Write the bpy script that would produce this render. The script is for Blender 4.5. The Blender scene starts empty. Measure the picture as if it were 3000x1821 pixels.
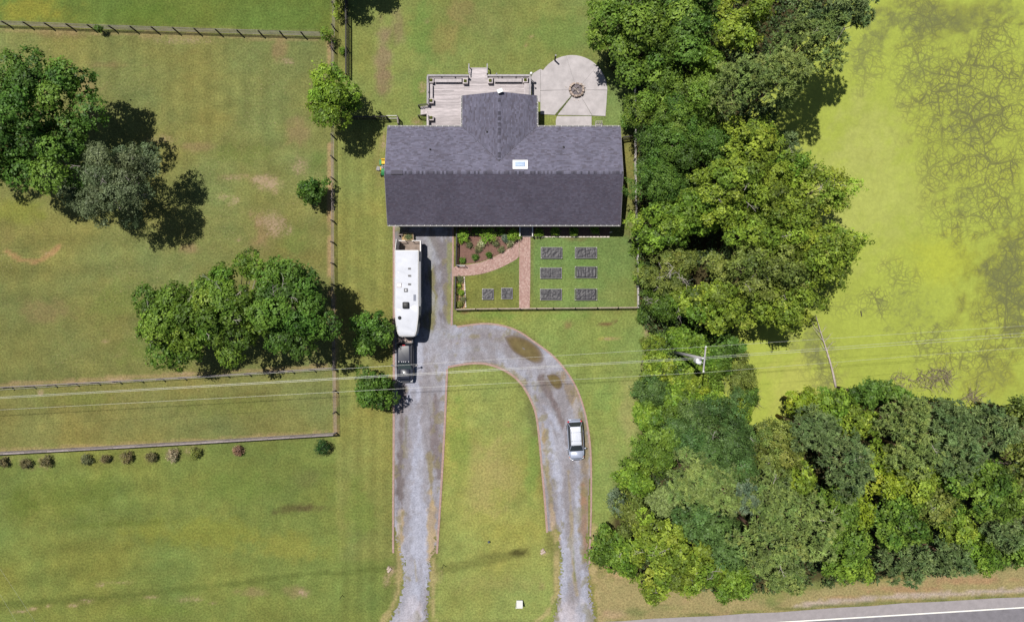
import bpy, bmesh, math, random
import numpy as np
from mathutils import Vector, Matrix

# ------------------------------------------------------------------ camera, sky, sun, exposure
scene = bpy.context.scene
SX = 0.04                      # metres of ground per photograph pixel
CAM_H = 80.0
cam_data = bpy.data.cameras.new('camera')
cam_data.sensor_width = 36.0
cam_data.lens = 24.0
cam_data.clip_end = 4000.0
cam = bpy.data.objects.new('camera', cam_data)
scene.collection.objects.link(cam)
cam.location = (0, 0, CAM_H)
cam.rotation_euler = (0, 0, 0)
scene.camera = cam

KX, KY = 0.27, 0.25            # shadow offset per metre of height (right, down in the photo)
world = bpy.data.worlds.new('World')
scene.world = world
world.use_nodes = True
wn = world.node_tree
for n in list(wn.nodes):
    wn.nodes.remove(n)
sky = wn.nodes.new('ShaderNodeTexSky')
sky.sky_type = 'NISHITA'
sky.sun_disc = False
sky.sun_elevation = math.atan(1.0 / math.hypot(KX, KY))
sky.sun_rotation = math.atan2(-KX, KY)
bg = wn.nodes.new('ShaderNodeBackground')
bg.inputs['Strength'].default_value = 0.05
wo = wn.nodes.new('ShaderNodeOutputWorld')
wn.links.new(sky.outputs[0], bg.inputs['Color'])
wn.links.new(bg.outputs[0], wo.inputs['Surface'])

sun_data = bpy.data.lights.new('sun', 'SUN')
sun_data.energy = 5.0
sun_data.angle = math.radians(0.55)
sun_data.color = (1.0, 0.955, 0.89)
sun = bpy.data.objects.new('sun', sun_data)
scene.collection.objects.link(sun)
sun.rotation_euler = Vector((KX, -KY, -1)).to_track_quat('-Z', 'Y').to_euler()
sun.location = (-20, 20, 90)

scene.view_settings.view_transform = 'Standard'
scene.view_settings.look = 'None'
scene.view_settings.exposure = 0.40
scene.view_settings.gamma = 1.0
scene.view_settings.use_curve_mapping = False
scene.cycles.max_bounces = 6
scene.cycles.diffuse_bounces = 3
scene.cycles.transparent_max_bounces = 6

# ------------------------------------------------------------------ helpers
COL = scene.collection
R = random.Random(11)

def P(px, py, h=0.0):
    """photo pixel -> world x, y of a point at height h"""
    s = SX * (CAM_H - h) / CAM_H
    return ((px - 1500.0) * s, (910.5 - py) * s)

def PX(px, h=0.0):
    return (px - 1500.0) * SX * (CAM_H - h) / CAM_H

def PY(py, h=0.0):
    return (910.5 - py) * SX * (CAM_H - h) / CAM_H

def U2(u, v):            # crop of the top middle
    return (1000 + u / 2.464, v / 2.464)

def U5(u, v):            # crop of the centre
    return (1000 + u / 2.464, 607 + v / 2.464)

def U8(u, v):            # crop of the bottom middle
    return (1000 + u / 2.464, 1214 + v / 2.464)

def lin(c):
    c = np.asarray(c, float) / 255.0
    return np.where(c <= 0.04045, c / 12.92, ((c + 0.055) / 1.055) ** 2.4)

def tag(o, label=None, cat=None, group=None, kind=None):
    if label: o['label'] = label
    if cat: o['category'] = cat
    if group: o['group'] = group
    if kind: o['kind'] = kind
    return o

def thing(name, label, cat, loc=(0, 0, 0), rotz=0.0, group=None):
    o = bpy.data.objects.new(name, None)
    o.empty_display_size = 0.3
    COL.objects.link(o)
    o.location = (loc[0], loc[1], loc[2] if len(loc) > 2 else 0.0)
    o.rotation_euler = (0, 0, rotz)
    return tag(o, label, cat, group)

def world_off(parent):
    off = Vector((0, 0, 0))
    while parent is not None:
        off += parent.location
        parent = parent.parent
    return off

class MB:
    """collects faces; build() links them as one mesh object"""
    def __init__(self):
        self.v = []; self.f = []; self.c = []
    def add(self, verts, faces, col=None):
        b = len(self.v)
        self.v.extend(verts)
        for f in faces:
            self.f.append([b + i for i in f])
            self.c.append(col)
        return self
    def box(self, c, s, rz=0.0, col=None, rx=0.0, ry=0.0, taper=1.0):
        hx, hy, hz = s[0] / 2, s[1] / 2, s[2] / 2
        m = Matrix.Rotation(rz, 3, 'Z') @ Matrix.Rotation(ry, 3, 'Y') @ Matrix.Rotation(rx, 3, 'X')
        vs = []
        for z in (-hz, hz):
            t = taper if z > 0 else 1.0
            for x, y in ((-hx, -hy), (hx, -hy), (hx, hy), (-hx, hy)):
                p = m @ Vector((x * t, y * t, z))
                vs.append((c[0] + p.x, c[1] + p.y, c[2] + p.z))
        return self.add(vs, [(3, 2, 1, 0), (4, 5, 6, 7), (0, 1, 5, 4), (1, 2, 6, 5), (2, 3, 7, 6), (3, 0, 4, 7)], col)
    def prism(self, poly, z0, z1, col=None):
        a = sum(poly[i][0] * poly[(i + 1) % len(poly)][1] - poly[(i + 1) % len(poly)][0] * poly[i][1] for i in range(len(poly)))
        if a < 0: poly = poly[::-1]
        n = len(poly)
        vs = [(p[0], p[1], z0) for p in poly] + [(p[0], p[1], z1) for p in poly]
        fs = [tuple(range(n - 1, -1, -1)), tuple(range(n, 2 * n))]
        for i in range(n):
            j = (i + 1) % n
            fs.append((i, j, n + j, n + i))
        return self.add(vs, fs, col)
    def sheet(self, poly, z, col=None):
        a = sum(poly[i][0] * poly[(i + 1) % len(poly)][1] - poly[(i + 1) % len(poly)][0] * poly[i][1] for i in range(len(poly)))
        if a < 0: poly = poly[::-1]
        return self.add([(p[0], p[1], z) for p in poly], [tuple(range(len(poly)))], col)
    def tube(self, pts, rad, n=6, col=None, cap=True):
        pts = [Vector(p) for p in pts]
        if not isinstance(rad, (list, tuple)): rad = [rad] * len(pts)
        vs = []
        for i, p in enumerate(pts):
            d = (pts[min(i + 1, len(pts) - 1)] - pts[max(i - 1, 0)]).normalized()
            a = d.orthogonal().normalized() if i == 0 else (a - d * a.dot(d)).normalized()
            b = d.cross(a)
            for k in range(n):
                t = 2 * math.pi * k / n
                q = p + (a * math.cos(t) + b * math.sin(t)) * rad[i]
                vs.append(tuple(q))
        fs = []
        for i in range(len(pts) - 1):
            for k in range(n):
                k2 = (k + 1) % n
                fs.append((i * n + k, i * n + k2, (i + 1) * n + k2, (i + 1) * n + k))
        if cap:
            fs.append(tuple(range(n - 1, -1, -1)))
            fs.append(tuple(range((len(pts) - 1) * n, len(pts) * n)))
        return self.add(vs, fs, col)
    def lathe(self, c, prof, n=14, col=None):
        """prof: (radius, z) list from bottom to top"""
        vs = []
        for r, z in prof:
            for k in range(n):
                t = 2 * math.pi * k / n
                vs.append((c[0] + r * math.cos(t), c[1] + r * math.sin(t), c[2] + z))
        fs = []
        for i in range(len(prof) - 1):
            for k in range(n):
                k2 = (k + 1) % n
                fs.append((i * n + k, i * n + k2, (i + 1) * n + k2, (i + 1) * n + k))
        fs.append(tuple(range(n - 1, -1, -1)))
        fs.append(tuple(range((len(prof) - 1) * n, len(prof) * n)))
        return self.add(vs, fs, col)
    def loft(self, rings, cap=True, col=None):
        n = len(rings[0]); vs = []
        for r in rings: vs.extend(r)
        fs = []
        for i in range(len(rings) - 1):
            for k in range(n):
                k2 = (k + 1) % n
                fs.append((i * n + k, i * n + k2, (i + 1) * n + k2, (i + 1) * n + k))
        if cap:
            fs.append(tuple(range(n - 1, -1, -1)))
            fs.append(tuple(range((len(rings) - 1) * n, len(rings) * n)))
        return self.add(vs, fs, col)
    def mesh(self, name, mat, off=(0, 0, 0), smooth=False):
        me = bpy.data.meshes.new(name)
        me.from_pydata([(v[0] - off[0], v[1] - off[1], v[2] - off[2]) for v in self.v], [], self.f)
        if any(c is not None for c in self.c):
            at = me.attributes.new('Col', 'FLOAT_COLOR', 'FACE')
            arr = np.ones((len(self.f), 4), np.float32)
            for i, c in enumerate(self.c):
                if c is not None: arr[i, :3] = c
            at.data.foreach_set('color', arr.ravel())
        if mat is not None: me.materials.append(mat)
        me.validate(); me.update()
        bm = bmesh.new(); bm.from_mesh(me)
        bmesh.ops.recalc_face_normals(bm, faces=bm.faces)
        bm.to_mesh(me); bm.free()
        if smooth:
            for p in me.polygons: p.use_smooth = True
        return me
    def build(self, name, mat, parent=None, world=True, smooth=False, bevel=0.0):
        off = world_off(parent) if (world and parent is not None) else (0, 0, 0)
        me = self.mesh(name, mat, off, smooth)
        o = bpy.data.objects.new(name, me)
        COL.objects.link(o)
        if parent is not None: o.parent = parent
        if bevel > 0:
            b = o.modifiers.new('bevel', 'BEVEL'); b.width = bevel; b.segments = 2; b.limit_method = 'ANGLE'
        return o

def inst(name, me, parent, loc, rz=0.0, world=True):
    """another object on shared mesh data; loc in world coordinates"""
    o = bpy.data.objects.new(name, me)
    COL.objects.link(o)
    off = world_off(parent) if world and parent is not None else Vector((0, 0, 0))
    o.location = Vector(loc) - off
    o.rotation_euler = (0, 0, rz)
    o.parent = parent
    return o

def inset(poly, d):
    n = len(poly)
    a = sum(poly[i][0] * poly[(i + 1) % n][1] - poly[(i + 1) % n][0] * poly[i][1] for i in range(n))
    s = 1.0 if a > 0 else -1.0
    out = []
    for i in range(n):
        p0, p1, p2 = Vector(poly[i - 1]), Vector(poly[i]), Vector(poly[(i + 1) % n])
        d1 = (p1 - p0).normalized(); d2 = (p2 - p1).normalized()
        n1 = Vector((-d1.y, d1.x)) * s; n2 = Vector((-d2.y, d2.x)) * s
        b = n1 + n2
        k = d / max(0.4, 1 + n1.dot(n2))
        out.append((p1.x + b.x * k, p1.y + b.y * k))
    return out

def resample(pts, step):
    pts = [Vector(p) for p in pts]
    out = [pts[0].copy()]; acc = 0.0
    for i in range(len(pts) - 1):
        seg = pts[i + 1] - pts[i]; L = seg.length; t = step - acc
        while t <= L:
            out.append(pts[i] + seg * (t / L)); t += step
        acc = L - (t - step)
    return out

def smooth_line(pts, it=2):
    pts = [Vector(p) for p in pts]
    for _ in range(it):
        q = [pts[0]]
        for i in range(len(pts) - 1):
            q.append(pts[i] * 0.75 + pts[i + 1] * 0.25); q.append(pts[i] * 0.25 + pts[i + 1] * 0.75)
        q.append(pts[-1]); pts = q
    return pts

# ------------------------------------------------------------------ numpy noise
_NT = {}
def vnoise(x, y, scale, seed):
    if seed not in _NT: _NT[seed] = np.random.RandomState(seed).rand(128, 128)
    T = _NT[seed]
    an = 0.35 + 0.77 * seed; ca, sa = math.cos(an), math.sin(an)
    x = np.asarray(x); y = np.asarray(y)
    xs = (x * ca - y * sa) / scale + 1000.0; ys = (x * sa + y * ca) / scale + 1000.0
    xi = np.floor(xs).astype(int); yi = np.floor(ys).astype(int)
    fx = xs - xi; fy = ys - yi
    fx = fx * fx * (3 - 2 * fx); fy = fy * fy * (3 - 2 * fy)
    g = lambda i, j: T[(xi + i) % 128, (yi + j) % 128]
    return (g(0, 0) * (1 - fx) + g(1, 0) * fx) * (1 - fy) + (g(0, 1) * (1 - fx) + g(1, 1) * fx) * fy

def fbm(x, y, scale, seed, octv=4):
    s = 0; a = 1.0; t = 0
    for i in range(octv):
        s = s + a * vnoise(x, y, scale / 2 ** i, seed + 17 * i); t += a; a *= 0.55
    return s / t

def sstep(a, b, x):
    t = np.clip((x - a) / (b - a), 0, 1)
    return t * t * (3 - 2 * t)

def inside(poly, X, Y):
    r = np.zeros(X.shape, bool); n = len(poly)
    for i in range(n):
        x1, y1 = poly[i]; x2, y2 = poly[(i + 1) % n]
        c = ((y1 > Y) != (y2 > Y))
        with np.errstate(divide='ignore', invalid='ignore'):
            r ^= c & (X < (x2 - x1) * (Y - y1) / (y2 - y1 + 1e-12) + x1)
    return r

def dist_line(pts, X, Y, closed=False):
    d = np.full(X.shape, 1e9); n = len(pts)
    for i in range(n if closed else n - 1):
        x1, y1 = pts[i]; x2, y2 = pts[(i + 1) % n]
        dx, dy = x2 - x1, y2 - y1
        t = np.clip(((X - x1) * dx + (Y - y1) * dy) / (dx * dx + dy * dy + 1e-9), 0, 1)
        d = np.minimum(d, np.hypot(X - x1 - t * dx, Y - y1 - t * dy))
    return d

class Paint:
    """soft patches of soil and plant colour laid over a sheet, in photo pixels of the ground"""
    def __init__(self, X, Y, base, K):
        self.X, self.Y, self.K = X, Y, K
        self.C = np.zeros(X.shape + (3,)) + lin(base) * K
        self.n = fbm(X, Y, 60, 5) - 0.5
        self.n2 = fbm(X, Y, 18, 9) - 0.5
    def mix(self, m, col, st=1.0):
        m = (np.clip(m, 0, 1) * st)[..., None]
        self.C = self.C * (1 - m) + (lin(col) * self.K) * m
    def ell(self, cx, cy, rx, ry, col, st=1.0, ang=0.0, nz=1.2, soft=0.8):
        a = math.radians(ang); dx, dy = self.X - cx, self.Y - cy
        u = (dx * math.cos(a) + dy * math.sin(a)) / rx; v = (-dx * math.sin(a) + dy * math.cos(a)) / ry
        d = 1 - np.hypot(u, v) + nz * (self.n * 0.8 + self.n2 * 0.9)
        self.mix(sstep(0, soft, d), col, st)
    def poly(self, pts, col, st=1.0, soft=12, nz=20):
        s = dist_line(pts, self.X, self.Y, True) * np.where(inside(pts, self.X, self.Y), 1, -1)
        self.mix(sstep(-soft, soft, s + nz * (self.n + self.n2)), col, st)
    def line(self, pts, w, col, st=1.0, nz=0.8, soft=0.7):
        d = 1 - dist_line(pts, self.X, self.Y) / w + nz * (self.n + self.n2)
        self.mix(sstep(0, soft, d), col, st)

# ------------------------------------------------------------------ materials
def new_mat(name):
    m = bpy.data.materials.new(name); m.use_nodes = True
    nt = m.node_tree
    bsdf = nt.nodes.get('Principled BSDF')
    return m, nt, bsdf

def node(nt, typ, **kw):
    n = nt.nodes.new(typ)
    for k, v in kw.items():
        if k in n.inputs: n.inputs[k].default_value = v
        else: setattr(n, k, v)
    return n

def mat(name, rgb=None, rough=0.8, var=0.12, scale=6.0, bump=0.0, metal=0.0, spec=0.3, attr=False, stretch=None,
        bscale=None, rnd=0.0, emit=None, coat=0.0):
    m, nt, b = new_mat(name)
    L = nt.links.new
    tc = node(nt, 'ShaderNodeTexCoord')
    mp = node(nt, 'ShaderNodeMapping')
    if stretch: mp.inputs['Scale'].default_value = stretch
    L(tc.outputs['Object'], mp.inputs['Vector'])
    nz = node(nt, 'ShaderNodeTexNoise', Scale=scale, Detail=5.0, Roughness=0.65)
    L(mp.outputs[0], nz.inputs['Vector'])
    mr = node(nt, 'ShaderNodeMapRange')
    mr.inputs['From Min'].default_value = 0.3; mr.inputs['From Max'].default_value = 0.7
    mr.inputs['To Min'].default_value = 1 - var; mr.inputs['To Max'].default_value = 1 + var
    L(nz.outputs['Fac'], mr.inputs['Value'])
    mul = node(nt, 'ShaderNodeVectorMath', operation='SCALE')
    if attr:
        at = node(nt, 'ShaderNodeAttribute', attribute_name='Col')
        L(at.outputs['Color'], mul.inputs[0])
    else:
        mul.inputs[0].default_value = tuple(v * 0.72 for v in rgb)   # palette was read off a picture exposed half a stop brighter
    src = mr.outputs[0]
    if rnd > 0:
        oi = node(nt, 'ShaderNodeObjectInfo')
        m2 = node(nt, 'ShaderNodeMapRange')
        m2.inputs['To Min'].default_value = 1 - rnd; m2.inputs['To Max'].default_value = 1 + rnd
        L(oi.outputs['Random'], m2.inputs['Value'])
        mm = node(nt, 'ShaderNodeMath', operation='MULTIPLY')
        L(src, mm.inputs[0]); L(m2.outputs[0], mm.inputs[1]); src = mm.outputs[0]
    L(src, mul.inputs['Scale'])
    L(mul.outputs[0], b.inputs['Base Color'])
    b.inputs['Roughness'].default_value = rough
    b.inputs['Metallic'].default_value = metal
    b.inputs['Specular IOR Level'].default_value = spec
    if coat: b.inputs['Coat Weight'].default_value = coat; b.inputs['Coat Roughness'].default_value = 0.06
    if bump:
        n2 = node(nt, 'ShaderNodeTexNoise', Scale=bscale or scale * 3, Detail=6.0, Roughness=0.7)
        L(mp.outputs[0], n2.inputs['Vector'])
        bp = node(nt, 'ShaderNodeBump', Strength=min(1.0, bump), Distance=0.02 if bump <= 1 else 0.02 * bump)
        L(n2.outputs['Fac'], bp.inputs['Height']); L(bp.outputs[0], b.inputs['Normal'])
    if emit:
        b.inputs['Emission Color'].default_value = (*emit[:3], 1); b.inputs['Emission Strength'].default_value = emit[3]
    return m

def leaf_mat(name, rough=0.55, trans=0.2, gloss=0.25):
    m, nt, b = new_mat(name); L = nt.links.new
    at = node(nt, 'ShaderNodeAttribute', attribute_name='Col')
    L(at.outputs['Color'], b.inputs['Base Color'])
    b.inputs['Roughness'].default_value = rough
    b.inputs['Specular IOR Level'].default_value = gloss
    tr = node(nt, 'ShaderNodeBsdfTranslucent')
    sc = node(nt, 'ShaderNodeVectorMath', operation='MULTIPLY')
    sc.inputs[1].default_value = (1.25, 1.3, 0.6)
    L(at.outputs['Color'], sc.inputs[0]); L(sc.outputs[0], tr.inputs['Color'])
    mx = node(nt, 'ShaderNodeMixShader'); mx.inputs[0].default_value = trans
    L(b.outputs[0], mx.inputs[1]); L(tr.outputs[0], mx.inputs[2])
    out = [n for n in nt.nodes if n.type == 'OUTPUT_MATERIAL'][0]
    L(mx.outputs[0], out.inputs['Surface'])
    return m

M = {}
M['leaf'] = leaf_mat('leaf')
M['needle'] = leaf_mat('needle', 0.6, 0.12, 0.3)
M['bark'] = mat('bark', (0.16, 0.13, 0.10), 0.9, 0.3, 5, 0.6, stretch=(3, 3, 0.6))
M['bark_pale'] = mat('bark_pale', (0.42, 0.38, 0.34), 0.9, 0.2, 6, 0.4)
M['bark_pine'] = mat('bark_pine', (0.20, 0.12, 0.08), 0.9, 0.3, 5, 0.6)
M['deadwood'] = mat('deadwood', (0.44, 0.38, 0.34), 0.9, 0.2, 5, 0.5)
M['brush'] = mat('brush', (0.25, 0.20, 0.15), 0.95, 0.3, 4, 0.3)
M['fence'] = mat('fence_wood', (0.25, 0.215, 0.215), 0.9, 0.25, 3, 0.3, rnd=0.25)
M['fence_dark'] = mat('fence_dark', (0.055, 0.05, 0.05), 0.85, 0.3, 4, 0.3, rnd=0.25)
M['fence_pale'] = mat('fence_pale', (0.45, 0.42, 0.40), 0.9, 0.2, 4, 0.3, rnd=0.2)
M['fence_tan'] = mat('fence_tan', (0.34, 0.27, 0.23), 0.9, 0.25, 4, 0.3, rnd=0.2)
M['black_metal'] = mat('black_metal', (0.02, 0.02, 0.022), 0.5, 0.2, 5)
M['deck'] = mat('deck_wood', (0.47, 0.425, 0.435), 0.9, 0.28, 3.0, 0.4, stretch=(0.35, 4, 4), rnd=0.16)
M['deck_dark'] = mat('deck_frame', (0.25, 0.22, 0.22), 0.9, 0.25, 3, 0.3)
M['rail_grey'] = mat('rail_grey', (0.36, 0.34, 0.36), 0.9, 0.2, 3, 0.3, rnd=0.1)
M['bench'] = mat('bench_wood', (0.46, 0.42, 0.43), 0.9, 0.18, 3, 0.3, rnd=0.1)
M['planter'] = mat('planter_wood', (0.50, 0.45, 0.46), 0.9, 0.15, 3, 0.3, rnd=0.1)
M['mortar'] = mat('mortar', (0.52, 0.40, 0.35), 1.0, 0.2, 6, 0.4)
M['soil'] = mat('soil', (0.09, 0.06, 0.04), 1.0, 0.3, 8, 0.8)
M['concrete'] = mat('concrete', (0.43, 0.40, 0.405), 0.9, 0.16, 0.9, 0.35, bscale=30, rnd=0.03)
M['brick'] = mat('brick', attr=True, rough=0.95, var=0.18, scale=12, bump=0.3)
M['shingle'] = mat('shingle', attr=True, rough=0.95, var=0.13, scale=14, bump=0.5, bscale=60, spec=0.2)
M['roof_base'] = mat('roof_base', (0.05, 0.05, 0.055), 0.95)
M['white_trim'] = mat('white_trim', (0.78, 0.76, 0.74), 0.5, 0.06, 3)
M['siding'] = mat('siding', (0.62, 0.58, 0.52), 0.8, 0.08, 2, 0.2)
M['garage_door'] = mat('garage_door', (0.72, 0.70, 0.66), 0.6, 0.05, 2)
M['door_red'] = mat('door_red', (0.20, 0.05, 0.04), 0.5, 0.1, 3)
M['glass'] = mat('glass_dark', (0.030, 0.036, 0.045), 0.10, 0.1, 2, spec=0.4)
M['glass_blue'] = mat('skylight_dome', (0.42, 0.53, 0.72), 0.2, 0.1, 2, spec=0.8)
M['pvc'] = mat('pipe_black', (0.02, 0.02, 0.02), 0.6)
M['white_plastic'] = mat('white_plastic', (0.85, 0.85, 0.85), 0.35, 0.03, 3)
M['camper_roof'] = mat('camper_roof', (0.55, 0.57, 0.63), 0.6, 0.06, 1.2, 0.3, bscale=2.0, spec=0.3)
M['camper_wall'] = mat('camper_wall', (0.72, 0.72, 0.75), 0.35, 0.05, 1, spec=0.5)
M['camper_stripe'] = mat('camper_stripe', (0.10, 0.12, 0.18), 0.35, 0.1, 1)
M['camper_floor'] = mat('camper_floor', (0.23, 0.18, 0.15), 0.9, 0.3, 2.5, 0.3)
M['truck_paint'] = mat('truck_paint', (0.016, 0.020, 0.036), 0.35, 0.1, 2, spec=0.4, coat=0.25)
M['silver'] = mat('silver_paint', (0.46, 0.51, 0.64), 0.32, 0.05, 2, metal=0.35, spec=0.6, coat=0.7)
M['silver_sunlit'] = mat('silver_sunlit', (0.66, 0.69, 0.76), 0.35, 0.05, 2, metal=0.2, spec=0.6, coat=0.6)  # paler copy of the body silver; sun glare on the roof put into colour
M['tyre'] = mat('tyre', (0.018, 0.018, 0.018), 0.9, 0.2, 5)
M['rim'] = mat('rim', (0.45, 0.45, 0.47), 0.35, 0.05, 3, metal=0.8)
M['red_lens'] = mat('red_lens', (0.55, 0.02, 0.03), 0.2, 0.05, 3)
M['amber_lens'] = mat('amber_lens', (0.75, 0.22, 0.05), 0.2, 0.05, 3)
M['lamp_lens'] = mat('lamp_lens', (0.7, 0.7, 0.72), 0.15, 0.05, 3)
M['grey_plastic'] = mat('grey_plastic', (0.10, 0.10, 0.11), 0.6, 0.15, 4)
M['mid_grey'] = mat('mid_grey', (0.26, 0.25, 0.25), 0.7, 0.15, 4)
M['bed_liner'] = mat('bed_liner', (0.42, 0.33, 0.29), 0.8, 0.2, 4)
M['mower_green'] = mat('mower_green', (0.03, 0.22, 0.07), 0.6, 0.1, 3, spec=0.3)
M['mower_yellow'] = mat('mower_yellow', (0.80, 0.48, 0.02), 0.6, 0.08, 3, spec=0.3)
M['fabric_black'] = mat('fabric_black', (0.046, 0.044, 0.050), 0.52, 0.25, 2.5, 0.3, bscale=6, spec=0.35)
M['zinc'] = mat('zinc', (0.30, 0.29, 0.31), 0.5, 0.12, 4, metal=0.4)
M['stone'] = mat('stone', (0.40, 0.32, 0.27), 0.95, 0.3, 7, 0.6, rnd=0.3)
M['stone_pale'] = mat('stone_pale', (0.62, 0.55, 0.50), 0.95, 0.2, 7, 0.5, rnd=0.2)
M['ash'] = mat('ash', (0.16, 0.14, 0.15), 1.0, 0.6, 6, 0.9)
M['charred'] = mat('charred', (0.06, 0.05, 0.045), 1.0, 0.5, 8, 0.6)
M['wire'] = mat('wire', (0.58, 0.58, 0.56), 0.5, 0.05, 2, metal=0.2)
M['pole_wood'] = mat('pole_wood', (0.38, 0.36, 0.38), 0.9, 0.2, 4, 0.4, stretch=(4, 4, 0.5))
M['transformer'] = mat('transformer', (0.66, 0.67, 0.70), 0.4, 0.05, 3)
M['blue_paint'] = mat('blue_paint', (0.10, 0.32, 0.65), 0.35, 0.1, 3)
M['straw'] = mat('straw', (0.45, 0.31, 0.15), 0.95, 0.3, 8, 0.5)
M['mulch'] = mat('mulch', (0.17, 0.095, 0.075), 1.0, 0.4, 9, 1.0, bscale=14)
M['bed_soil'] = mat('bed_soil', (0.36, 0.22, 0.13), 1.0, 0.3, 6, 0.8)
M['paint_line'] = mat('paint_line', (0.80, 0.79, 0.74), 0.7, 0.08, 5)
M['paint_yellow'] = mat('paint_yellow', (0.70, 0.45, 0.06), 0.7, 0.08, 5)
M['asphalt'] = mat('asphalt', (0.185, 0.175, 0.195), 0.95, 0.16, 1.3, 0.5, bscale=60)
M['asphalt_pale'] = mat('asphalt_pale', (0.30, 0.275, 0.285), 0.95, 0.12, 1.5, 0.5, bscale=60)

# ------------------------------------------------------------------ ground
POND = [P(x, y) for x, y in ((2330, -700), (2410, -300), (2450, -60), (2370, 90), (2290, 190), (2215, 260), (2150, 350), (2120, 470),
        (2150, 600), (2170, 760), (2165, 900), (2140, 985), (2105, 1060), (2085, 1120), (2120, 1170), (2150, 1225), (2200, 1265), (2300, 1250),
        (2420, 1180), (2560, 1160), (2700, 1175), (2850, 1205), (3000, 1205), (3200, 1200), (3700, 1260), (4100, 900), (4200, 100), (3800, -600))]
POND_Z = -0.22
ROAD_A = lambda px: 1807.0 - 0.061 * (px - 2000.0)         # upper edge of the asphalt, photo px

def fin(a, b, st, grow=1.35, far=1500):
    c = list(np.arange(a, b + st * 0.5, st)); s = st
    lo, hi = c[0], c[-1]; L, H = [], []
    while hi < far:
        s *= grow; hi += s; lo -= s; H.append(hi); L.append(lo)
    return np.array(L[::-1] + c + H)

gx = fin(-66, 66, 0.34); gy = fin(-42, 42, 0.34)
GX, GY = np.meshgrid(gx, gy)
GPX, GPY = GX / SX + 1500, 910.5 - GY / SX
KG = 0.53
g = Paint(GPX, GPY, (128, 130, 72), KG)
# zones; island and centre lawns: paler grass, partly lens vignette put into colour
g.poly([(-9000, -9000), (970, -9000), (970, 92), (0, 64), (-9000, -400)], (108, 124, 56), soft=6, nz=6)
g.poly([(-9000, -400), (0, 70), (965, 108), (972, 1085), (0, 1142), (-9000, 1700)], (127, 131, 74), soft=8, nz=8)
g.poly([(-9000, 1700), (0, 1142), (972, 1085), (976, 1275), (0, 1333), (-9000, 1900)], (131, 131, 74), soft=6, nz=6)
g.poly([(-9000, 1900), (0, 1335), (976, 1278), (1000, 1280), (1150, 1300), (1150, 1900), (-9000, 2400)], (122, 132, 66), soft=8, nz=10)
g.poly([(978, -9000), (1135, -9000), (1135, 660), (1152, 660), (1152, 1640), (990, 1640), (978, 900)], (134, 138, 74), soft=10, nz=14)
g.poly([(1020, -9000), (1860, -9000), (1860, 380), (1020, 380)], (128, 142, 78), soft=18, nz=20)
g.poly([(1565, 690), (1866, 690), (1866, 905), (1556, 905)], (120, 140, 76), soft=8, nz=8)
g.poly([(1335, 700), (1525, 700), (1525, 905), (1335, 905)], (122, 132, 68), soft=8, nz=8)
g.poly([(1330, 910), (1900, 910), (1900, 1240), (1850, 1480), (1740, 1560), (1735, 1280), (1660, 1080), (1540, 975), (1400, 940), (1330, 940)], (138, 152, 80), soft=10, nz=16)
g.poly([(1315, 1080), (1450, 1075), (1540, 1150), (1600, 1560), (1630, 1821), (1260, 1821), (1290, 1600)], (150, 157, 84), soft=14, nz=16)
# mowing bands and broad variation
band = 0.5 + 0.5 * np.sin((GPY + 0.06 * GPX) / 13.0 + 2.5 * (fbm(GPX, GPY, 200, 41) - 0.5))
band2 = 0.5 + 0.5 * np.sin((GPX) / 9.0 + 2.5 * (fbm(GPX, GPY, 200, 43) - 0.5))
left = sstep(1000, 900, GPX)
g.C *= (1 + 0.17 * (band - 0.5) * left * sstep(.35, .65, fbm(GPX, GPY, 180, 47, 3)) * sstep(150, 400, GPY))[..., None]
g.C *= (1 + 0.16 * (band2 - 0.5) * sstep(.38, .65, fbm(GPX, GPY, 160, 48, 3)) * sstep(600, 400, GPY) * sstep(1150, 900, GPX))[..., None]
strip = sstep(978, 990, GPX) * sstep(1150, 1140, GPX) * sstep(300, 420, GPY)
g.C *= (1 + 0.18 * (0.5 + 0.5 * np.sin(GPX / 6.5) - 0.5) * strip)[..., None]
br = fbm(GPX, GPY, 260, 51, 5) - 0.5
g.C *= (1 + 0.46 * br)[..., None]
hue = fbm(GPX, GPY, 170, 61, 5) - 0.5
g.C[..., 0] *= 1 + 0.46 * hue
g.C[..., 2] *= 1 - 0.25 * hue
fine = fbm(GPX, GPY, 22, 71, 3) - 0.5
g.C *= (1 + 0.30 * fine)[..., None]
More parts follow.
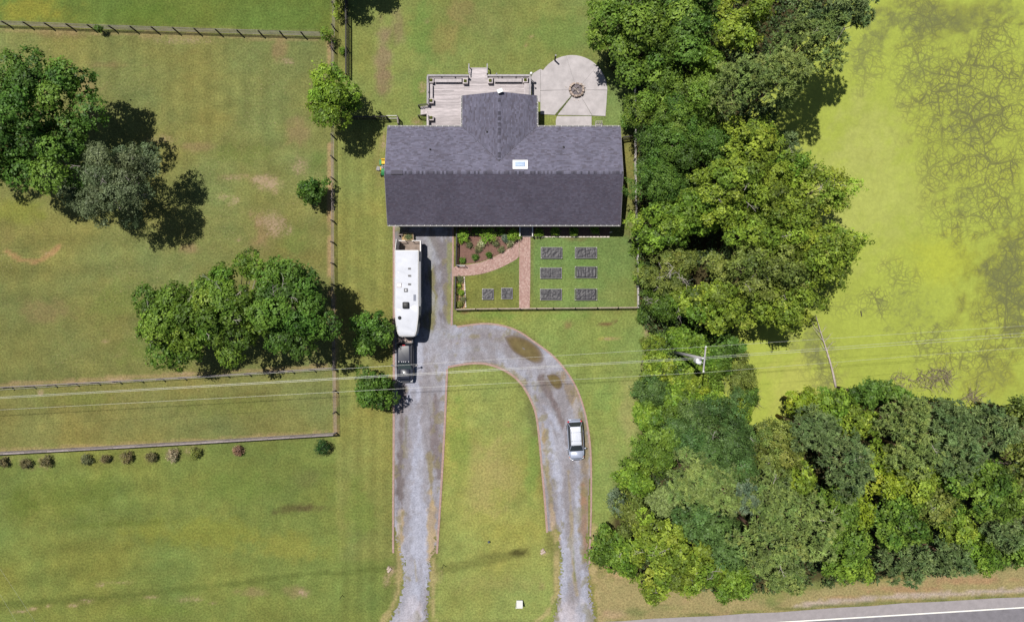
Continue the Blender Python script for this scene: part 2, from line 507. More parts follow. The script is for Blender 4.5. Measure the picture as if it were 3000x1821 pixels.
# yellow-green and green tints
for cx, cy, rx, ry, col, st in (
        (110, 30, 160, 50, (150, 146, 60), .7), (420, 40, 180, 60, (92, 118, 46), .5), (820, 50, 160, 60, (106, 132, 62), .5),
        (60, 620, 90, 50, (132, 138, 52), .5), (450, 1030, 150, 60, (110, 128, 58), .5), (330, 880, 110, 70, (118, 132, 64), .5),
        (860, 700, 60, 60, (112, 134, 66), .5), (700, 450, 90, 40, (110, 126, 60), .5), (930, 470, 40, 60, (108, 132, 64), .5),
        (640, 640, 80, 50, (138, 140, 80), .45), (700, 1190, 220, 40, (118, 130, 62), .4), (240, 1170, 160, 40, (112, 126, 56), .4),
        (220, 1450, 200, 70, (104, 120, 50), .5), (60, 1480, 70, 80, (92, 110, 44), .5), (560, 1560, 260, 60, (136, 140, 60), .6), (850, 1600, 160, 50, (146, 146, 68), .6),
        (700, 1430, 200, 60, (110, 130, 60), .5), (980, 1600, 50, 70, (136, 148, 72), .5), (300, 1640, 240, 30, (126, 132, 64), .4), (440, 1790, 160, 30, (112, 132, 56), .4),
        (1250, 90, 70, 120, (104, 138, 66), .6), (1640, 100, 140, 90, (112, 138, 70), .6), (1230, 250, 40, 80, (108, 138, 66), .5), (1420, 60, 130, 70, (138, 142, 82), .5),
        (1350, 30, 60, 60, (142, 128, 82), .6), (1300, 110, 60, 70, (146, 132, 80), .55), (1500, 170, 60, 30, (134, 140, 74), .5),
        (1720, 780, 60, 60, (106, 138, 70), .5), (1640, 830, 120, 60, (132, 148, 78), .4), (1800, 860, 60, 40, (138, 146, 82), .4),
        (1440, 870, 70, 40, (132, 134, 74), .5), (1420, 1400, 80, 160, (170, 160, 100), .65), (1480, 1380, 60, 160, (164, 154, 96), .5), (1350, 1300, 40, 160, (118, 146, 66), .55),
        (1560, 1350, 30, 160, (116, 148, 70), .6), (1500, 1560, 120, 40, (152, 152, 74), .5), (1450, 1710, 160, 40, (148, 146, 86), .5), (1380, 1750, 90, 40, (134, 140, 74), .4),
        (1780, 1000, 60, 60, (130, 150, 76), .5), (1840, 1200, 40, 160, (160, 156, 100), .6), (1790, 1330, 40, 120, (150, 154, 88), .5), (1770, 1180, 40, 60, (122, 152, 80), .5),
        (1460, 925, 100, 14, (112, 144, 66), .6), (1640, 925, 130, 14, (116, 146, 66), .5), (1080, 700, 60, 160, (134, 140, 72), .45), (1110, 480, 22, 70, (128, 120, 76), .5),
        (1050, 1500, 60, 110, (112, 134, 60), .5)):
    g.ell(cx, cy, rx, ry, col, st)
bare = np.zeros(GPX.shape)
# dry and bare patches
for cx, cy, rx, ry, col, st in (
        (745, 525, 60, 14, (178, 148, 116), .9), (790, 540, 36, 26, (182, 152, 120), .9), (690, 520, 60, 14, (160, 134, 100), .7),
        (845, 180, 36, 18, (172, 146, 112), .9), (820, 150, 30, 40, (148, 126, 90), .6), (480, 410, 60, 18, (156, 134, 96), .6), (560, 430, 70, 16, (150, 130, 92), .5),
        (870, 390, 50, 60, (148, 126, 92), .5), (880, 480, 30, 34, (164, 140, 106), .7), (800, 660, 60, 50, (152, 126, 92), .75), (760, 690, 50, 60, (146, 122, 88), .6),
        (700, 700, 10, 8, (196, 160, 128), .9), (250, 250, 50, 40, (146, 128, 88), .5), (310, 190, 90, 14, (142, 124, 84), .5), (560, 120, 140, 10, (160, 140, 98), .6),
        (130, 910, 110, 40, (138, 122, 82), .5), (180, 100, 160, 20, (134, 116, 78), .5), (690, 590, 20, 16, (168, 164, 96), .8), (650, 575, 30, 14, (176, 172, 106), .7),
        (550, 730, 40, 16, (150, 128, 92), .6), (310, 1000, 16, 8, (182, 150, 118), .7), (345, 1045, 14, 5, (176, 146, 112), .7), (120, 1149, 10, 8, (192, 160, 128), .9), (222, 1138, 8, 5, (190, 160, 128), .9),
        (350, 1113, 50, 6, (186, 158, 122), .8), (540, 1095, 40, 5, (180, 148, 116), .7), (820, 1085, 60, 4, (170, 140, 104), .6), (200, 1120, 120, 5, (168, 140, 106), .6),
        (95, 1782, 18, 8, (196, 162, 130), .95), (143, 1772, 9, 6, (196, 162, 130), .9), (60, 1790, 26, 6, (176, 146, 112), .7), (215, 1772, 16, 8, (186, 154, 122), .8), (255, 1760, 30, 8, (176, 148, 114), .7),
        (295, 1712, 14, 6, (178, 148, 116), .7), (350, 1707, 60, 4, (160, 142, 100), .6), (440, 1748, 30, 5, (176, 146, 112), .7), (560, 1755, 40, 10, (160, 138, 104), .6), (625, 1764, 12, 5, (176, 146, 112), .6),
        (892, 1738, 24, 13, (172, 142, 116), .85), (740, 1735, 60, 14, (150, 134, 94), .5), (860, 1735, 50, 20, (146, 130, 92), .5), (470, 1812, 10, 4, (186, 158, 126), .7),
        (1145, 1668, 14, 14, (196, 162, 132), .9), (1135, 1700, 12, 30, (172, 146, 112), .6), (1290, 1690, 10, 26, (172, 146, 116), .5), (1590, 1620, 18, 12, (196, 164, 132), .85), (1588, 1712, 5, 14, (166, 130, 98), .7),
        (1250, 65, 8, 12, (194, 160, 124), .8), (1282, 78, 5, 4, (196, 166, 140), .8), (1543, 130, 7, 5, (200, 156, 120), .9), (1556, 107, 7, 4, (190, 150, 114), .8), (1236, 258, 14, 22, (176, 138, 98), .7), (1228, 356, 22, 14, (152, 106, 78), .85),
        (1124, 420, 8, 30, (180, 148, 116), .8), (1122, 150, 34, 90, (146, 130, 98), .8), (1124, 240, 26, 60, (140, 124, 92), .75), (1165, 80, 26, 60, (142, 128, 94), .6),
        (1780, 948, 30, 10, (112, 78, 60), .85), (1800, 938, 14, 6, (104, 70, 58), .85), (1688, 963, 12, 5, (112, 80, 62), .8), (1665, 955, 20, 18, (144, 122, 84), .6), (1790, 992, 26, 5, (206, 150, 116), .9), (1758, 993, 6, 4, (190, 178, 60), .6),
        (1580, 690, 22, 8, (120, 96, 66), .8), (1700, 698, 90, 5, (132, 100, 72), .8), (1852, 700, 14, 22, (110, 88, 66), .7), (1362, 916, 14, 4, (128, 96, 70), .7),
        (1895, 960, 14, 60, (176, 140, 108), .75), (1905, 1000, 12, 40, (168, 132, 100), .7), (1888, 1060, 10, 60, (184, 152, 112), .6), (1925, 990, 30, 40, (150, 116, 84), .6), (1920, 735, 26, 36, (168, 124, 88), .8),
        (12, 1354, 24, 18, (156, 132, 96), .7), (77, 1357, 26, 18, (156, 132, 96), .7), (136, 1352, 30, 20, (160, 136, 98), .8), (256, 1346, 24, 16, (152, 130, 94), .6), (310, 1343, 22, 16, (156, 132, 96), .7), (373, 1338, 30, 18, (152, 130, 94), .6), (444, 1336, 26, 18, (152, 130, 94), .6), (506, 1332, 28, 20, (152, 130, 94), .6), (560, 1322, 34, 16, (160, 138, 100), .8), (698, 1318, 20, 14, (152, 130, 94), .6), (945, 1309, 32, 26, (120, 112, 66), .6),
        (20, 700, 40, 50, (140, 132, 78), .4), (130, 740, 30, 8, (176, 138, 96), .7)):
    keepC = g.C.copy(); g.ell(cx, cy, rx * 1.15, ry * 1.15, col, st * .40)
    u_, v_ = (GPX - cx) / (rx * 1.35), (GPY - cy) / (ry * 1.35)
    if col[0] > 150: bare = np.maximum(bare, st * sstep(0, 1.0, 1 - np.hypot(u_, v_) + 1.1 * (g.n * .8 + g.n2 * .9)))
    else: g.ell(cx, cy, rx, ry, col, st)
g.line([(18, 735), (60, 760), (100, 768), (140, 750), (175, 722)], 10, (178, 138, 98), .65)
for x0, y0, x1, y1 in ((967, 420, 969, 860), (965, 110, 967, 200), (980, 870, 982, 1270)):
    g.line([(x0, y0), (x1, y1)], 9, (186, 154, 118), .65, nz=1.4)
g.line([(0, 1128), (500, 1098), (960, 1072)], 8, (176, 148, 112), .5, nz=1.4)
g.line([(0, 1320), (500, 1295), (960, 1266)], 7, (178, 150, 112), .45, nz=1.4)
g.line([(0, 88), (500, 102), (930, 116)], 9, (166, 144, 104), .5, nz=1.4)
# damp darker swale and stains in the lawn
g.line([(0, 1772), (250, 1752), (420, 1738), (600, 1718), (780, 1695), (900, 1680), (1000, 1678), (1150, 1662)], 11, (88, 100, 46), .48, nz=1.3)
g.line([(1300, 1668), (1400, 1648), (1480, 1630), (1540, 1612)], 18, (108, 112, 58), .6)
g.ell(1530, 1618, 50, 18, (76, 72, 38), .9, -5)
g.ell(1440, 1625, 60, 9, (110, 112, 60), .6, -6)
g.ell(850, 1490, 90, 16, (92, 88, 52), .75, -4)
g.ell(920, 1488, 60, 14, (96, 86, 56), .7)
g.ell(800, 1497, 24, 10, (82, 76, 48), .7)
g.ell(340, 1535, 220, 12, (92, 106, 42), .45, -3)
g.ell(900, 1400, 60, 40, (112, 112, 66), .45)
# verge by the road and below the woods
g.poly([(1715, 1640), (1745, 1670), (1900, 1700), (2160, 1740), (2420, 1720), (2700, 1690), (3100, 1640), (9000, 1300), (9000, 1700), (3000, 1750), (2000, 1812), (1760, 1828), (1740, 1740)], (168, 154, 108), .8, soft=12, nz=40)
for cx, cy, rx, ry, col, st in ((1860, 1790, 50, 20, (108, 124, 70), .6), (1960, 1780, 60, 14, (132, 138, 84), .6), (2270, 1745, 90, 20, (134, 142, 78), .7), (2250, 1768, 50, 14, (112, 126, 70), .7),
        (2440, 1690, 60, 20, (140, 144, 78), .6), (2540, 1680, 30, 30, (130, 142, 74), .6), (2640, 1725, 140, 16, (172, 140, 104), .8), (2850, 1700, 150, 16, (176, 142, 106), .8), (2480, 1750, 80, 8, (176, 144, 108), .6),
        (2900, 1660, 80, 20, (122, 140, 72), .7), (1810, 1680, 60, 30, (196, 164, 126), .7), (1920, 1720, 60, 20, (190, 162, 122), .6), (1790, 1800, 60, 20, (188, 160, 128), .6), (2120, 1795, 90, 10, (180, 150, 114), .7), (2010, 1760, 60, 10, (186, 158, 118), .6)):
    g.ell(cx, cy, rx, ry, col, st)
g.line([(2330, 1772), (2450, 1762), (2600, 1748), (2800, 1738), (3200, 1715)], 9, (192, 176, 166), .75, nz=1.2)
g.line([(1990, 1803), (2300, 1783), (2600, 1765), (3100, 1736)], 5, (104, 116, 60), .7, nz=1.5)
# bare margins beside the gravel drives
for pts in (((1268, 1640), (1272, 1700), (1266, 1760), (1275, 1821)), ((1175, 1560), (1172, 1640), (1168, 1720), (1150, 1775), (1120, 1821)),
            ((1625, 1560), (1634, 1640), (1630, 1740), (1600, 1800), (1570, 1821)), ((1740, 1540), (1735, 1640), (1745, 1740), (1760, 1821))):
    g.line(pts, 10, (196, 174, 128), .55, nz=1.6)
# soil under the woods
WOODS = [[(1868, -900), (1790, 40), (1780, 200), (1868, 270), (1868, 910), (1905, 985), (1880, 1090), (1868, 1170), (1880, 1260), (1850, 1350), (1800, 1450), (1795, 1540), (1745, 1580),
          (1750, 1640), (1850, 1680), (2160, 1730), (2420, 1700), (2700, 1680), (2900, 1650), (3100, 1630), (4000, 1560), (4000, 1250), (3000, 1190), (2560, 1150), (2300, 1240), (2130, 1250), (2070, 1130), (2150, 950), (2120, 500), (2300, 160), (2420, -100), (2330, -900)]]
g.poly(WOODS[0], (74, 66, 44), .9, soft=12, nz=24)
g.ell(1930, 1490, 90, 80, (136, 146, 92), 1.0, nz=.6)
g.ell(1960, 1545, 60, 50, (122, 136, 82), 1.0, nz=.6)
g.ell(1918, 735, 24, 36, (170, 126, 92), .8)
g.C[..., 2] *= 1.02; g.C[..., 0] *= .985
# pond hollow
pd = dist_line(POND, GX, GY, True) * np.where(inside(POND, GX, GY), 1, -1)
GZ = -1.1 * sstep(-0.6, 2.4, pd) + 0.05 * (fbm(GX, GY, 14, 91) - 0.5) * sstep(60, 40, np.abs(GX))
GZ = np.where(pd < -0.6, GZ * 0.0, GZ)
m = sstep(-1.4, 0.4, pd)[..., None]
g.C = g.C * (1 - m) + (lin((78, 72, 44)) * KG) * m

def grid_obj(name, X, Y, Z, Cc, material, extra=None, smooth=True):
    ny, nx = X.shape
    V = np.stack([X, Y, Z], -1).reshape(-1, 3).astype(np.float32)
    i = np.arange(ny * nx).reshape(ny, nx)
    F = np.stack([i[:-1, :-1], i[:-1, 1:], i[1:, 1:], i[1:, :-1]], -1).reshape(-1, 4)
    return np_mesh(name, V, F, material, None, Cc.reshape(-1, 3), extra, smooth)

def np_mesh(name, V, F, material, fcol=None, vcol=None, extra=None, smooth=False):
    me = bpy.data.meshes.new(name)
    k = F.shape[1]
    me.vertices.add(len(V)); me.vertices.foreach_set('co', np.ascontiguousarray(V, np.float32).ravel())
    me.loops.add(F.size); me.loops.foreach_set('vertex_index', np.ascontiguousarray(F, np.int32).ravel())
    me.polygons.add(len(F))
    me.polygons.foreach_set('loop_start', np.arange(0, F.size, k, dtype=np.int32))
    me.polygons.foreach_set('loop_total', np.full(len(F), k, np.int32))
    if smooth: me.polygons.foreach_set('use_smooth', np.ones(len(F), bool))
    if fcol is not None:
        at = me.attributes.new('Col', 'FLOAT_COLOR', 'FACE')
        a = np.ones((len(F), 4), np.float32); a[:, :3] = fcol; at.data.foreach_set('color', a.ravel())
    if vcol is not None:
        at = me.attributes.new('Col', 'FLOAT_COLOR', 'POINT')
        a = np.ones((len(V), 4), np.float32); a[:, :3] = vcol; at.data.foreach_set('color', a.ravel())
    for nm, arr in (extra or {}).items():
        at = me.attributes.new(nm, 'FLOAT', 'POINT'); at.data.foreach_set('value', np.ascontiguousarray(arr.ravel(), np.float32))
    me.materials.append(material)
    me.update(calc_edges=True)
    me.validate()
    o = bpy.data.objects.new(name, me); COL.objects.link(o)
    return o

def grass_material():
    m, nt, b = new_mat('grass'); L = nt.links.new
    at = node(nt, 'ShaderNodeAttribute', attribute_name='Col')
    dr = node(nt, 'ShaderNodeAttribute', attribute_name='dry')
    tc = node(nt, 'ShaderNodeTexCoord')
    n1 = node(nt, 'ShaderNodeTexNoise', Scale=4.4, Detail=4.0, Roughness=0.85); L(tc.outputs['Object'], n1.inputs['Vector'])
    n2 = node(nt, 'ShaderNodeTexNoise', Scale=0.55, Detail=6.0, Roughness=0.7); L(tc.outputs['Object'], n2.inputs['Vector'])
    r1 = node(nt, 'ShaderNodeMapRange'); r1.inputs['From Min'].default_value = 0.32; r1.inputs['From Max'].default_value = 0.68
    r1.inputs['To Min'].default_value = 0.60; r1.inputs['To Max'].default_value = 1.40; L(n1.outputs['Fac'], r1.inputs['Value'])
    r2 = node(nt, 'ShaderNodeMapRange'); r2.inputs['From Min'].default_value = 0.3; r2.inputs['From Max'].default_value = 0.7
    r2.inputs['To Min'].default_value = 0.86; r2.inputs['To Max'].default_value = 1.14; L(n2.outputs['Fac'], r2.inputs['Value'])
    mm = node(nt, 'ShaderNodeMath', operation='MULTIPLY'); L(r1.outputs[0], mm.inputs[0]); L(r2.outputs[0], mm.inputs[1])
    sc = node(nt, 'ShaderNodeVectorMath', operation='SCALE'); L(at.outputs['Color'], sc.inputs[0]); L(mm.outputs[0], sc.inputs['Scale'])
    # mid-scale mottling: greener and drier turf
    n3 = node(nt, 'ShaderNodeTexNoise', Scale=0.9, Detail=5.0, Roughness=0.72); L(tc.outputs['Object'], n3.inputs['Vector'])
    r3 = node(nt, 'ShaderNodeMapRange'); r3.inputs['From Min'].default_value = 0.40; r3.inputs['From Max'].default_value = 0.66
    L(n3.outputs['Fac'], r3.inputs['Value'])
    tint = node(nt, 'ShaderNodeMix', data_type='RGBA', blend_type='MULTIPLY'); L(r3.outputs[0], tint.inputs[0]); L(sc.outputs[0], tint.inputs[6])
    tint.inputs[7].default_value = (1.08, 1.01, 1.04, 1)
    # bare soil and straw breaking through in specks
    ba = node(nt, 'ShaderNodeAttribute', attribute_name='bare')
    n4 = node(nt, 'ShaderNodeTexNoise', Scale=3.6, Detail=4.0, Roughness=0.85); L(tc.outputs['Object'], n4.inputs['Vector'])
    b1 = node(nt, 'ShaderNodeMath', operation='MULTIPLY_ADD'); L(n4.outputs['Fac'], b1.inputs[0]); b1.inputs[1].default_value = 3.0; b1.inputs[2].default_value = -1.5
    b2 = node(nt, 'ShaderNodeMath', operation='ADD'); L(b1.outputs[0], b2.inputs[0]); L(ba.outputs['Fac'], b2.inputs[1])
    b3 = node(nt, 'ShaderNodeMapRange'); b3.inputs['From Min'].default_value = 0.45; b3.inputs['From Max'].default_value = 1.0; b3.inputs['To Max'].default_value = 0.85; L(b2.outputs[0], b3.inputs['Value'])
    b4 = node(nt, 'ShaderNodeMath', operation='MULTIPLY'); L(b3.outputs[0], b4.inputs[0]); 
    b5 = node(nt, 'ShaderNodeMapRange'); b5.inputs['From Max'].default_value = 0.25; L(ba.outputs['Fac'], b5.inputs['Value']); L(b5.outputs[0], b4.inputs[1])
    soil = node(nt, 'ShaderNodeMix', data_type='RGBA'); L(b4.outputs[0], soil.inputs[0]); L(tint.outputs[2], soil.inputs[6]); soil.inputs[7].default_value = (0.25, 0.185, 0.125, 1)
    # dead blades and leaf litter
    vo = node(nt, 'ShaderNodeTexNoise', Scale=4.2, Detail=3.0, Roughness=0.8); L(tc.outputs['Object'], vo.inputs['Vector'])
    th = node(nt, 'ShaderNodeMapRange'); th.inputs['From Min'].default_value = 0.60; th.inputs['From Max'].default_value = 0.70
    L(vo.outputs['Fac'], th.inputs['Value'])
    m2 = node(nt, 'ShaderNodeMath', operation='MULTIPLY'); L(th.outputs[0], m2.inputs[0]); L(dr.outputs['Fac'], m2.inputs[1])
    mx = node(nt, 'ShaderNodeMix', data_type='RGBA'); L(m2.outputs[0], mx.inputs[0]); L(soil.outputs[2], mx.inputs[6])
    mx.inputs[7].default_value = (0.30, 0.24, 0.14, 1)
    L(mx.outputs[2], b.inputs['Base Color'])
    b.inputs['Roughness'].default_value = 0.95; b.inputs['Specular IOR Level'].default_value = 0.1
    bp = node(nt, 'ShaderNodeBump', Strength=0.6, Distance=0.09); L(n1.outputs['Fac'], bp.inputs['Height']); L(bp.outputs[0], b.inputs['Normal'])
    return m

dry = sstep(1010, 940, GPX) * sstep(60, 120, GPY) * sstep(1340, 1100, GPY) * np.clip(0.35 + 2.2 * (fbm(GPX, GPY, 130, 77, 3) - 0.42), 0, 1)
dry = np.maximum(dry, 0.5 * sstep(1690, 1720, GPY) * np.clip(2 * (fbm(GPX, GPY, 60, 78, 3) - 0.45), 0, 1))
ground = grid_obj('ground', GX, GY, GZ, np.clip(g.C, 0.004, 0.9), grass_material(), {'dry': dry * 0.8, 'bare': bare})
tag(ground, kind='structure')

# ------------------------------------------------------------------ pond covered with duckweed
wx = np.arange(20, 140, 0.42); wy = np.arange(-18, 66, 0.42)
WX, WY = np.meshgrid(wx, wy)
WPX, WPY = WX / SX + 1500, 910.5 - WY / SX
w = Paint(WPX, WPY, (176, 189, 79), 0.49)
murk = np.zeros(WPX.shape)
for cx, cy, rx, ry, col, st, ang in ((2550, 560, 260, 300, (184, 191, 100), .8, 30), (2560, 380, 140, 160, (188, 194, 104), .7, 0), (2350, 1150, 160, 140, (190, 190, 98), .6, 0),
        (2570, 90, 60, 150, (172, 186, 56), .8, 35), (2680, 220, 50, 140, (176, 188, 58), .7, 40), (2650, 60, 120, 60, (134, 140, 68), .8, 0), (2780, 60, 200, 50, (128, 136, 66), .8, 5),
        (2660, 100, 60, 30, (118, 124, 62), .6, 0), (2720, 30, 70, 30, (156, 152, 76), .7, 0), (2950, 20, 80, 40, (150, 146, 62), .6, 0), (2610, 80, 40, 50, (160, 158, 84), .6, 0),
        (2850, 320, 190, 200, (178, 178, 70), .6, 0), (2830, 360, 90, 90, (142, 136, 62), .55, 20), (2750, 210, 60, 80, (158, 152, 72), .6, 0), (2960, 830, 110, 160, (128, 122, 60), .8, 0), (2990, 900, 90, 140, (122, 116, 58), .7, 0),
        (2900, 800, 40, 90, (134, 128, 62), .6, 0), (2760, 760, 200, 100, (186, 194, 66), .7, 0), (2650, 900, 160, 90, (178, 186, 66), .6, 0), (2390, 1000, 42, 150, (142, 144, 78), .8, -14), (2430, 1130, 30, 50, (130, 130, 72), .7, 0),
        (2330, 985, 40, 60, (160, 162, 88), .6, 0), (2900, 1080, 120, 80, (156, 152, 64), .6, 0), (2590, 890, 40, 30, (150, 146, 58), .7, 20), (2720, 1000, 60, 50, (168, 168, 66), .5, 0), (2130, 1135, 50, 40, (146, 142, 96), .9, 0),
        (2840, 590, 60, 120, (150, 146, 66), .5, -30), (2960, 640, 40, 60, (146, 140, 66), .5, -40), (2760, 1110, 60, 24, (150, 140, 78), .5, 0)):
    if sum(col) < 440:
        a_ = math.radians(ang); dx, dy = WPX - cx, WPY - cy
        u = (dx * math.cos(a_) + dy * math.sin(a_)) / (rx * 1.25); v = (-dx * math.sin(a_) + dy * math.cos(a_)) / (ry * 1.25)
        murk = np.maximum(murk, min(1, st * (1.30 if sum(col) < 370 else .95)) * sstep(0, .9, 1 - np.hypot(u, v) + .9 * (w.n + w.n2)))
    else:
        w.ell(cx, cy, rx, ry, col, st, ang, nz=1.0)
w.ell(2880, 360, 320, 400, (164, 170, 68), .65, 0, nz=1.3); w.ell(2960, 820, 190, 300, (152, 154, 62), .75, 0, nz=1.3); w.ell(2780, 50, 330, 110, (150, 154, 70), .8, 0, nz=1.3); w.ell(2880, 1090, 180, 90, (160, 160, 62), .6, 0, nz=1.3)
w.C *= (1 + 0.20 * (fbm(WPX, WPY, 120, 31, 5) - 0.5) + 0.12 * (fbm(WPX, WPY, 16, 33, 3) - 0.5))[..., None]
cr = np.zeros(WPX.shape)
def crk(cx, cy, rx, ry, v, ang=0):
    global cr
    a = math.radians(ang); dx, dy = WPX - cx, WPY - cy
    u = (dx * math.cos(a) + dy * math.sin(a)) / rx; vv = (-dx * math.sin(a) + dy * math.cos(a)) / ry
    cr = np.maximum(cr, v * sstep(0, 0.8, 1 - np.hypot(u, vv) + 1.0 * (w.n + w.n2)))
for a in ((2870, 330, 270, 330, 1.0), (2700, 200, 120, 170, .75, 30), (2900, 590, 190, 190, .85), (2540, 170, 80, 130, .5), (2970, 850, 150, 260, 1.0), (2690, 60, 150, 90, .85), (2580, 880, 90, 70, .9, 30),
          (2640, 800, 90, 80, .65), (2720, 1010, 120, 80, .65), (2850, 1060, 170, 100, .8), (2420, 1080, 70, 110, .6), (2780, 640, 110, 80, .5), (2470, 900, 90, 50, .4), (2930, 120, 140, 110, .85), (2760, 480, 120, 120, .7)):
    crk(*a)

def pond_material():
    m, nt, b = new_mat('duckweed'); L = nt.links.new
    at = node(nt, 'ShaderNodeAttribute', attribute_name='Col'); ck = node(nt, 'ShaderNodeAttribute', attribute_name='crack')
    tc = node(nt, 'ShaderNodeTexCoord')
    wn_ = node(nt, 'ShaderNodeTexNoise', Scale=0.45, Detail=5.0, Roughness=0.6); L(tc.outputs['Object'], wn_.inputs['Vector'])
    ws = node(nt, 'ShaderNodeVectorMath', operation='SCALE'); ws.inputs['Scale'].default_value = 1.5
    wc = node(nt, 'ShaderNodeVectorMath', operation='SUBTRACT'); wc.inputs[1].default_value = (0.5, 0.5, 0.5)
    L(wn_.outputs['Color'], wc.inputs[0]); L(wc.outputs[0], ws.inputs[0])
    ad = node(nt, 'ShaderNodeVectorMath', operation='ADD'); L(tc.outputs['Object'], ad.inputs[0]); L(ws.outputs[0], ad.inputs[1])
    def cracks(scale, wid, seed):
        of = node(nt, 'ShaderNodeVectorMath', operation='ADD'); of.inputs[1].default_value = (seed, seed * 0.7, 0); L(ad.outputs[0], of.inputs[0])
        v = node(nt, 'ShaderNodeTexVoronoi', Scale=scale); v.feature = 'DISTANCE_TO_EDGE'; v.voronoi_dimensions = '2D'; L(of.outputs[0], v.inputs['Vector'])
        nn = node(nt, 'ShaderNodeTexNoise', Scale=scale * 1.3, Detail=3.0); L(of.outputs[0], nn.inputs['Vector'])
        wm = node(nt, 'ShaderNodeMapRange'); wm.inputs['From Min'].default_value = 0.33; wm.inputs['From Max'].default_value = 0.70
        wm.inputs['To Min'].default_value = 0.30 * wid; wm.inputs['To Max'].default_value = wid; L(nn.outputs['Fac'], wm.inputs['Value'])
        dv = node(nt, 'ShaderNodeMath', operation='DIVIDE'); L(v.outputs['Distance'], dv.inputs[0]); 
        ae = node(nt, 'ShaderNodeMath', operation='ADD'); ae.inputs[1].default_value = 0.002; L(wm.outputs[0], ae.inputs[0]); L(ae.outputs[0], dv.inputs[1])
        inv = node(nt, 'ShaderNodeMapRange'); inv.inputs['From Min'].default_value = 0.45; inv.inputs['From Max'].default_value = 1.0
        inv.inputs['To Min'].default_value = 1.0; inv.inputs['To Max'].default_value = 0.0; L(dv.outputs[0], inv.inputs['Value'])
        return inv.outputs[0]
    c1, c2, c3 = cracks(0.36, 0.075, 3.0), cracks(0.85, 0.13, 11.0), cracks(1.9, 0.22, 23.0)
    a1 = node(nt, 'ShaderNodeMath', operation='MAXIMUM'); L(c1, a1.inputs[0])
    s2 = node(nt, 'ShaderNodeMath', operation='MULTIPLY'); s2.inputs[1].default_value = 0.92; L(c2, s2.inputs[0]); L(s2.outputs[0], a1.inputs[1])
    a2 = node(nt, 'ShaderNodeMath', operation='MAXIMUM'); L(a1.outputs[0], a2.inputs[0])
    s3 = node(nt, 'ShaderNodeMath', operation='MULTIPLY'); s3.inputs[1].default_value = 0.75; L(c3, s3.inputs[0]); L(s3.outputs[0], a2.inputs[1])
    cm = node(nt, 'ShaderNodeMath', operation='MULTIPLY'); L(a2.outputs[0], cm.inputs[0])
    cf = node(nt, 'ShaderNodeMapRange'); cf.inputs['To Min'].default_value = 0.09; cf.inputs['To Max'].default_value = 0.95; L(ck.outputs['Fac'], cf.inputs['Value']); L(cf.outputs[0], cm.inputs[1])
    # fine duckweed grain and lighter rafts
    n1 = node(nt, 'ShaderNodeTexNoise', Scale=3.0, Detail=8.0, Roughness=0.75); L(tc.outputs['Object'], n1.inputs['Vector'])
    r1 = node(nt, 'ShaderNodeMapRange'); r1.inputs['From Min'].default_value = 0.3; r1.inputs['From Max'].default_value = 0.7
    r1.inputs['To Min'].default_value = 0.87; r1.inputs['To Max'].default_value = 1.13; L(n1.outputs['Fac'], r1.inputs['Value'])
    vb = node(nt, 'ShaderNodeTexVoronoi', Scale=0.9); vb.voronoi_dimensions = '2D'; L(ad.outputs[0], vb.inputs['Vector'])
    rb = node(nt, 'ShaderNodeMapRange'); rb.inputs['To Min'].default_value = 0.0; rb.inputs['To Max'].default_value = 1.0
    rb.inputs['From Min'].default_value = 0.36; rb.inputs['From Max'].default_value = 0.28; L(vb.outputs['Distance'], rb.inputs['Value'])
    rs = node(nt, 'ShaderNodeMath', operation='MULTIPLY'); L(rb.outputs[0], rs.inputs[0]); L(ck.outputs['Fac'], rs.inputs[1])
    n6 = node(nt, 'ShaderNodeTexNoise', Scale=0.55, Detail=7.0, Roughness=0.7); L(ad.outputs[0], n6.inputs['Vector'])
    r6 = node(nt, 'ShaderNodeMapRange'); r6.inputs['From Min'].default_value = 0.3; r6.inputs['From Max'].default_value = 0.7; r6.inputs['To Min'].default_value = 0.94; r6.inputs['To Max'].default_value = 1.05; L(n6.outputs['Fac'], r6.inputs['Value'])
    m6 = node(nt, 'ShaderNodeMath', operation='MULTIPLY'); L(r1.outputs[0], m6.inputs[0]); L(r6.outputs[0], m6.inputs[1])
    rs2 = node(nt, 'ShaderNodeMath', operation='MULTIPLY'); rs2.inputs[1].default_value = 0.28; L(rs.outputs[0], rs2.inputs[0])
    sc = node(nt, 'ShaderNodeVectorMath', operation='SCALE'); L(at.outputs['Color'], sc.inputs[0]); L(m6.outputs[0], sc.inputs['Scale'])
    mr = node(nt, 'ShaderNodeMix', data_type='RGBA'); L(rs2.outputs[0], mr.inputs[0]); L(sc.outputs[0], mr.inputs[6]); mr.inputs[7].default_value = (0.28, 0.32, 0.045, 1)
    mx = node(nt, 'ShaderNodeMix', data_type='RGBA'); L(cm.outputs[0], mx.inputs[0]); L(mr.outputs[2], mx.inputs[6]); mx.inputs[7].default_value = (0.088, 0.090, 0.030, 1)
    # open murky water with ragged edges and rafts of weed left in it
    mk = node(nt, 'ShaderNodeAttribute', attribute_name='murk')
    n5 = node(nt, 'ShaderNodeTexNoise', Scale=1.1, Detail=9.0, Roughness=0.78); L(ad.outputs[0], n5.inputs['Vector'])
    k1 = node(nt, 'ShaderNodeMath', operation='MULTIPLY_ADD'); L(n5.outputs['Fac'], k1.inputs[0]); k1.inputs[1].default_value = 3.4; k1.inputs[2].default_value = -1.7
    k2 = node(nt, 'ShaderNodeMath', operation='ADD'); L(k1.outputs[0], k2.inputs[0]); L(mk.outputs['Fac'], k2.inputs[1])
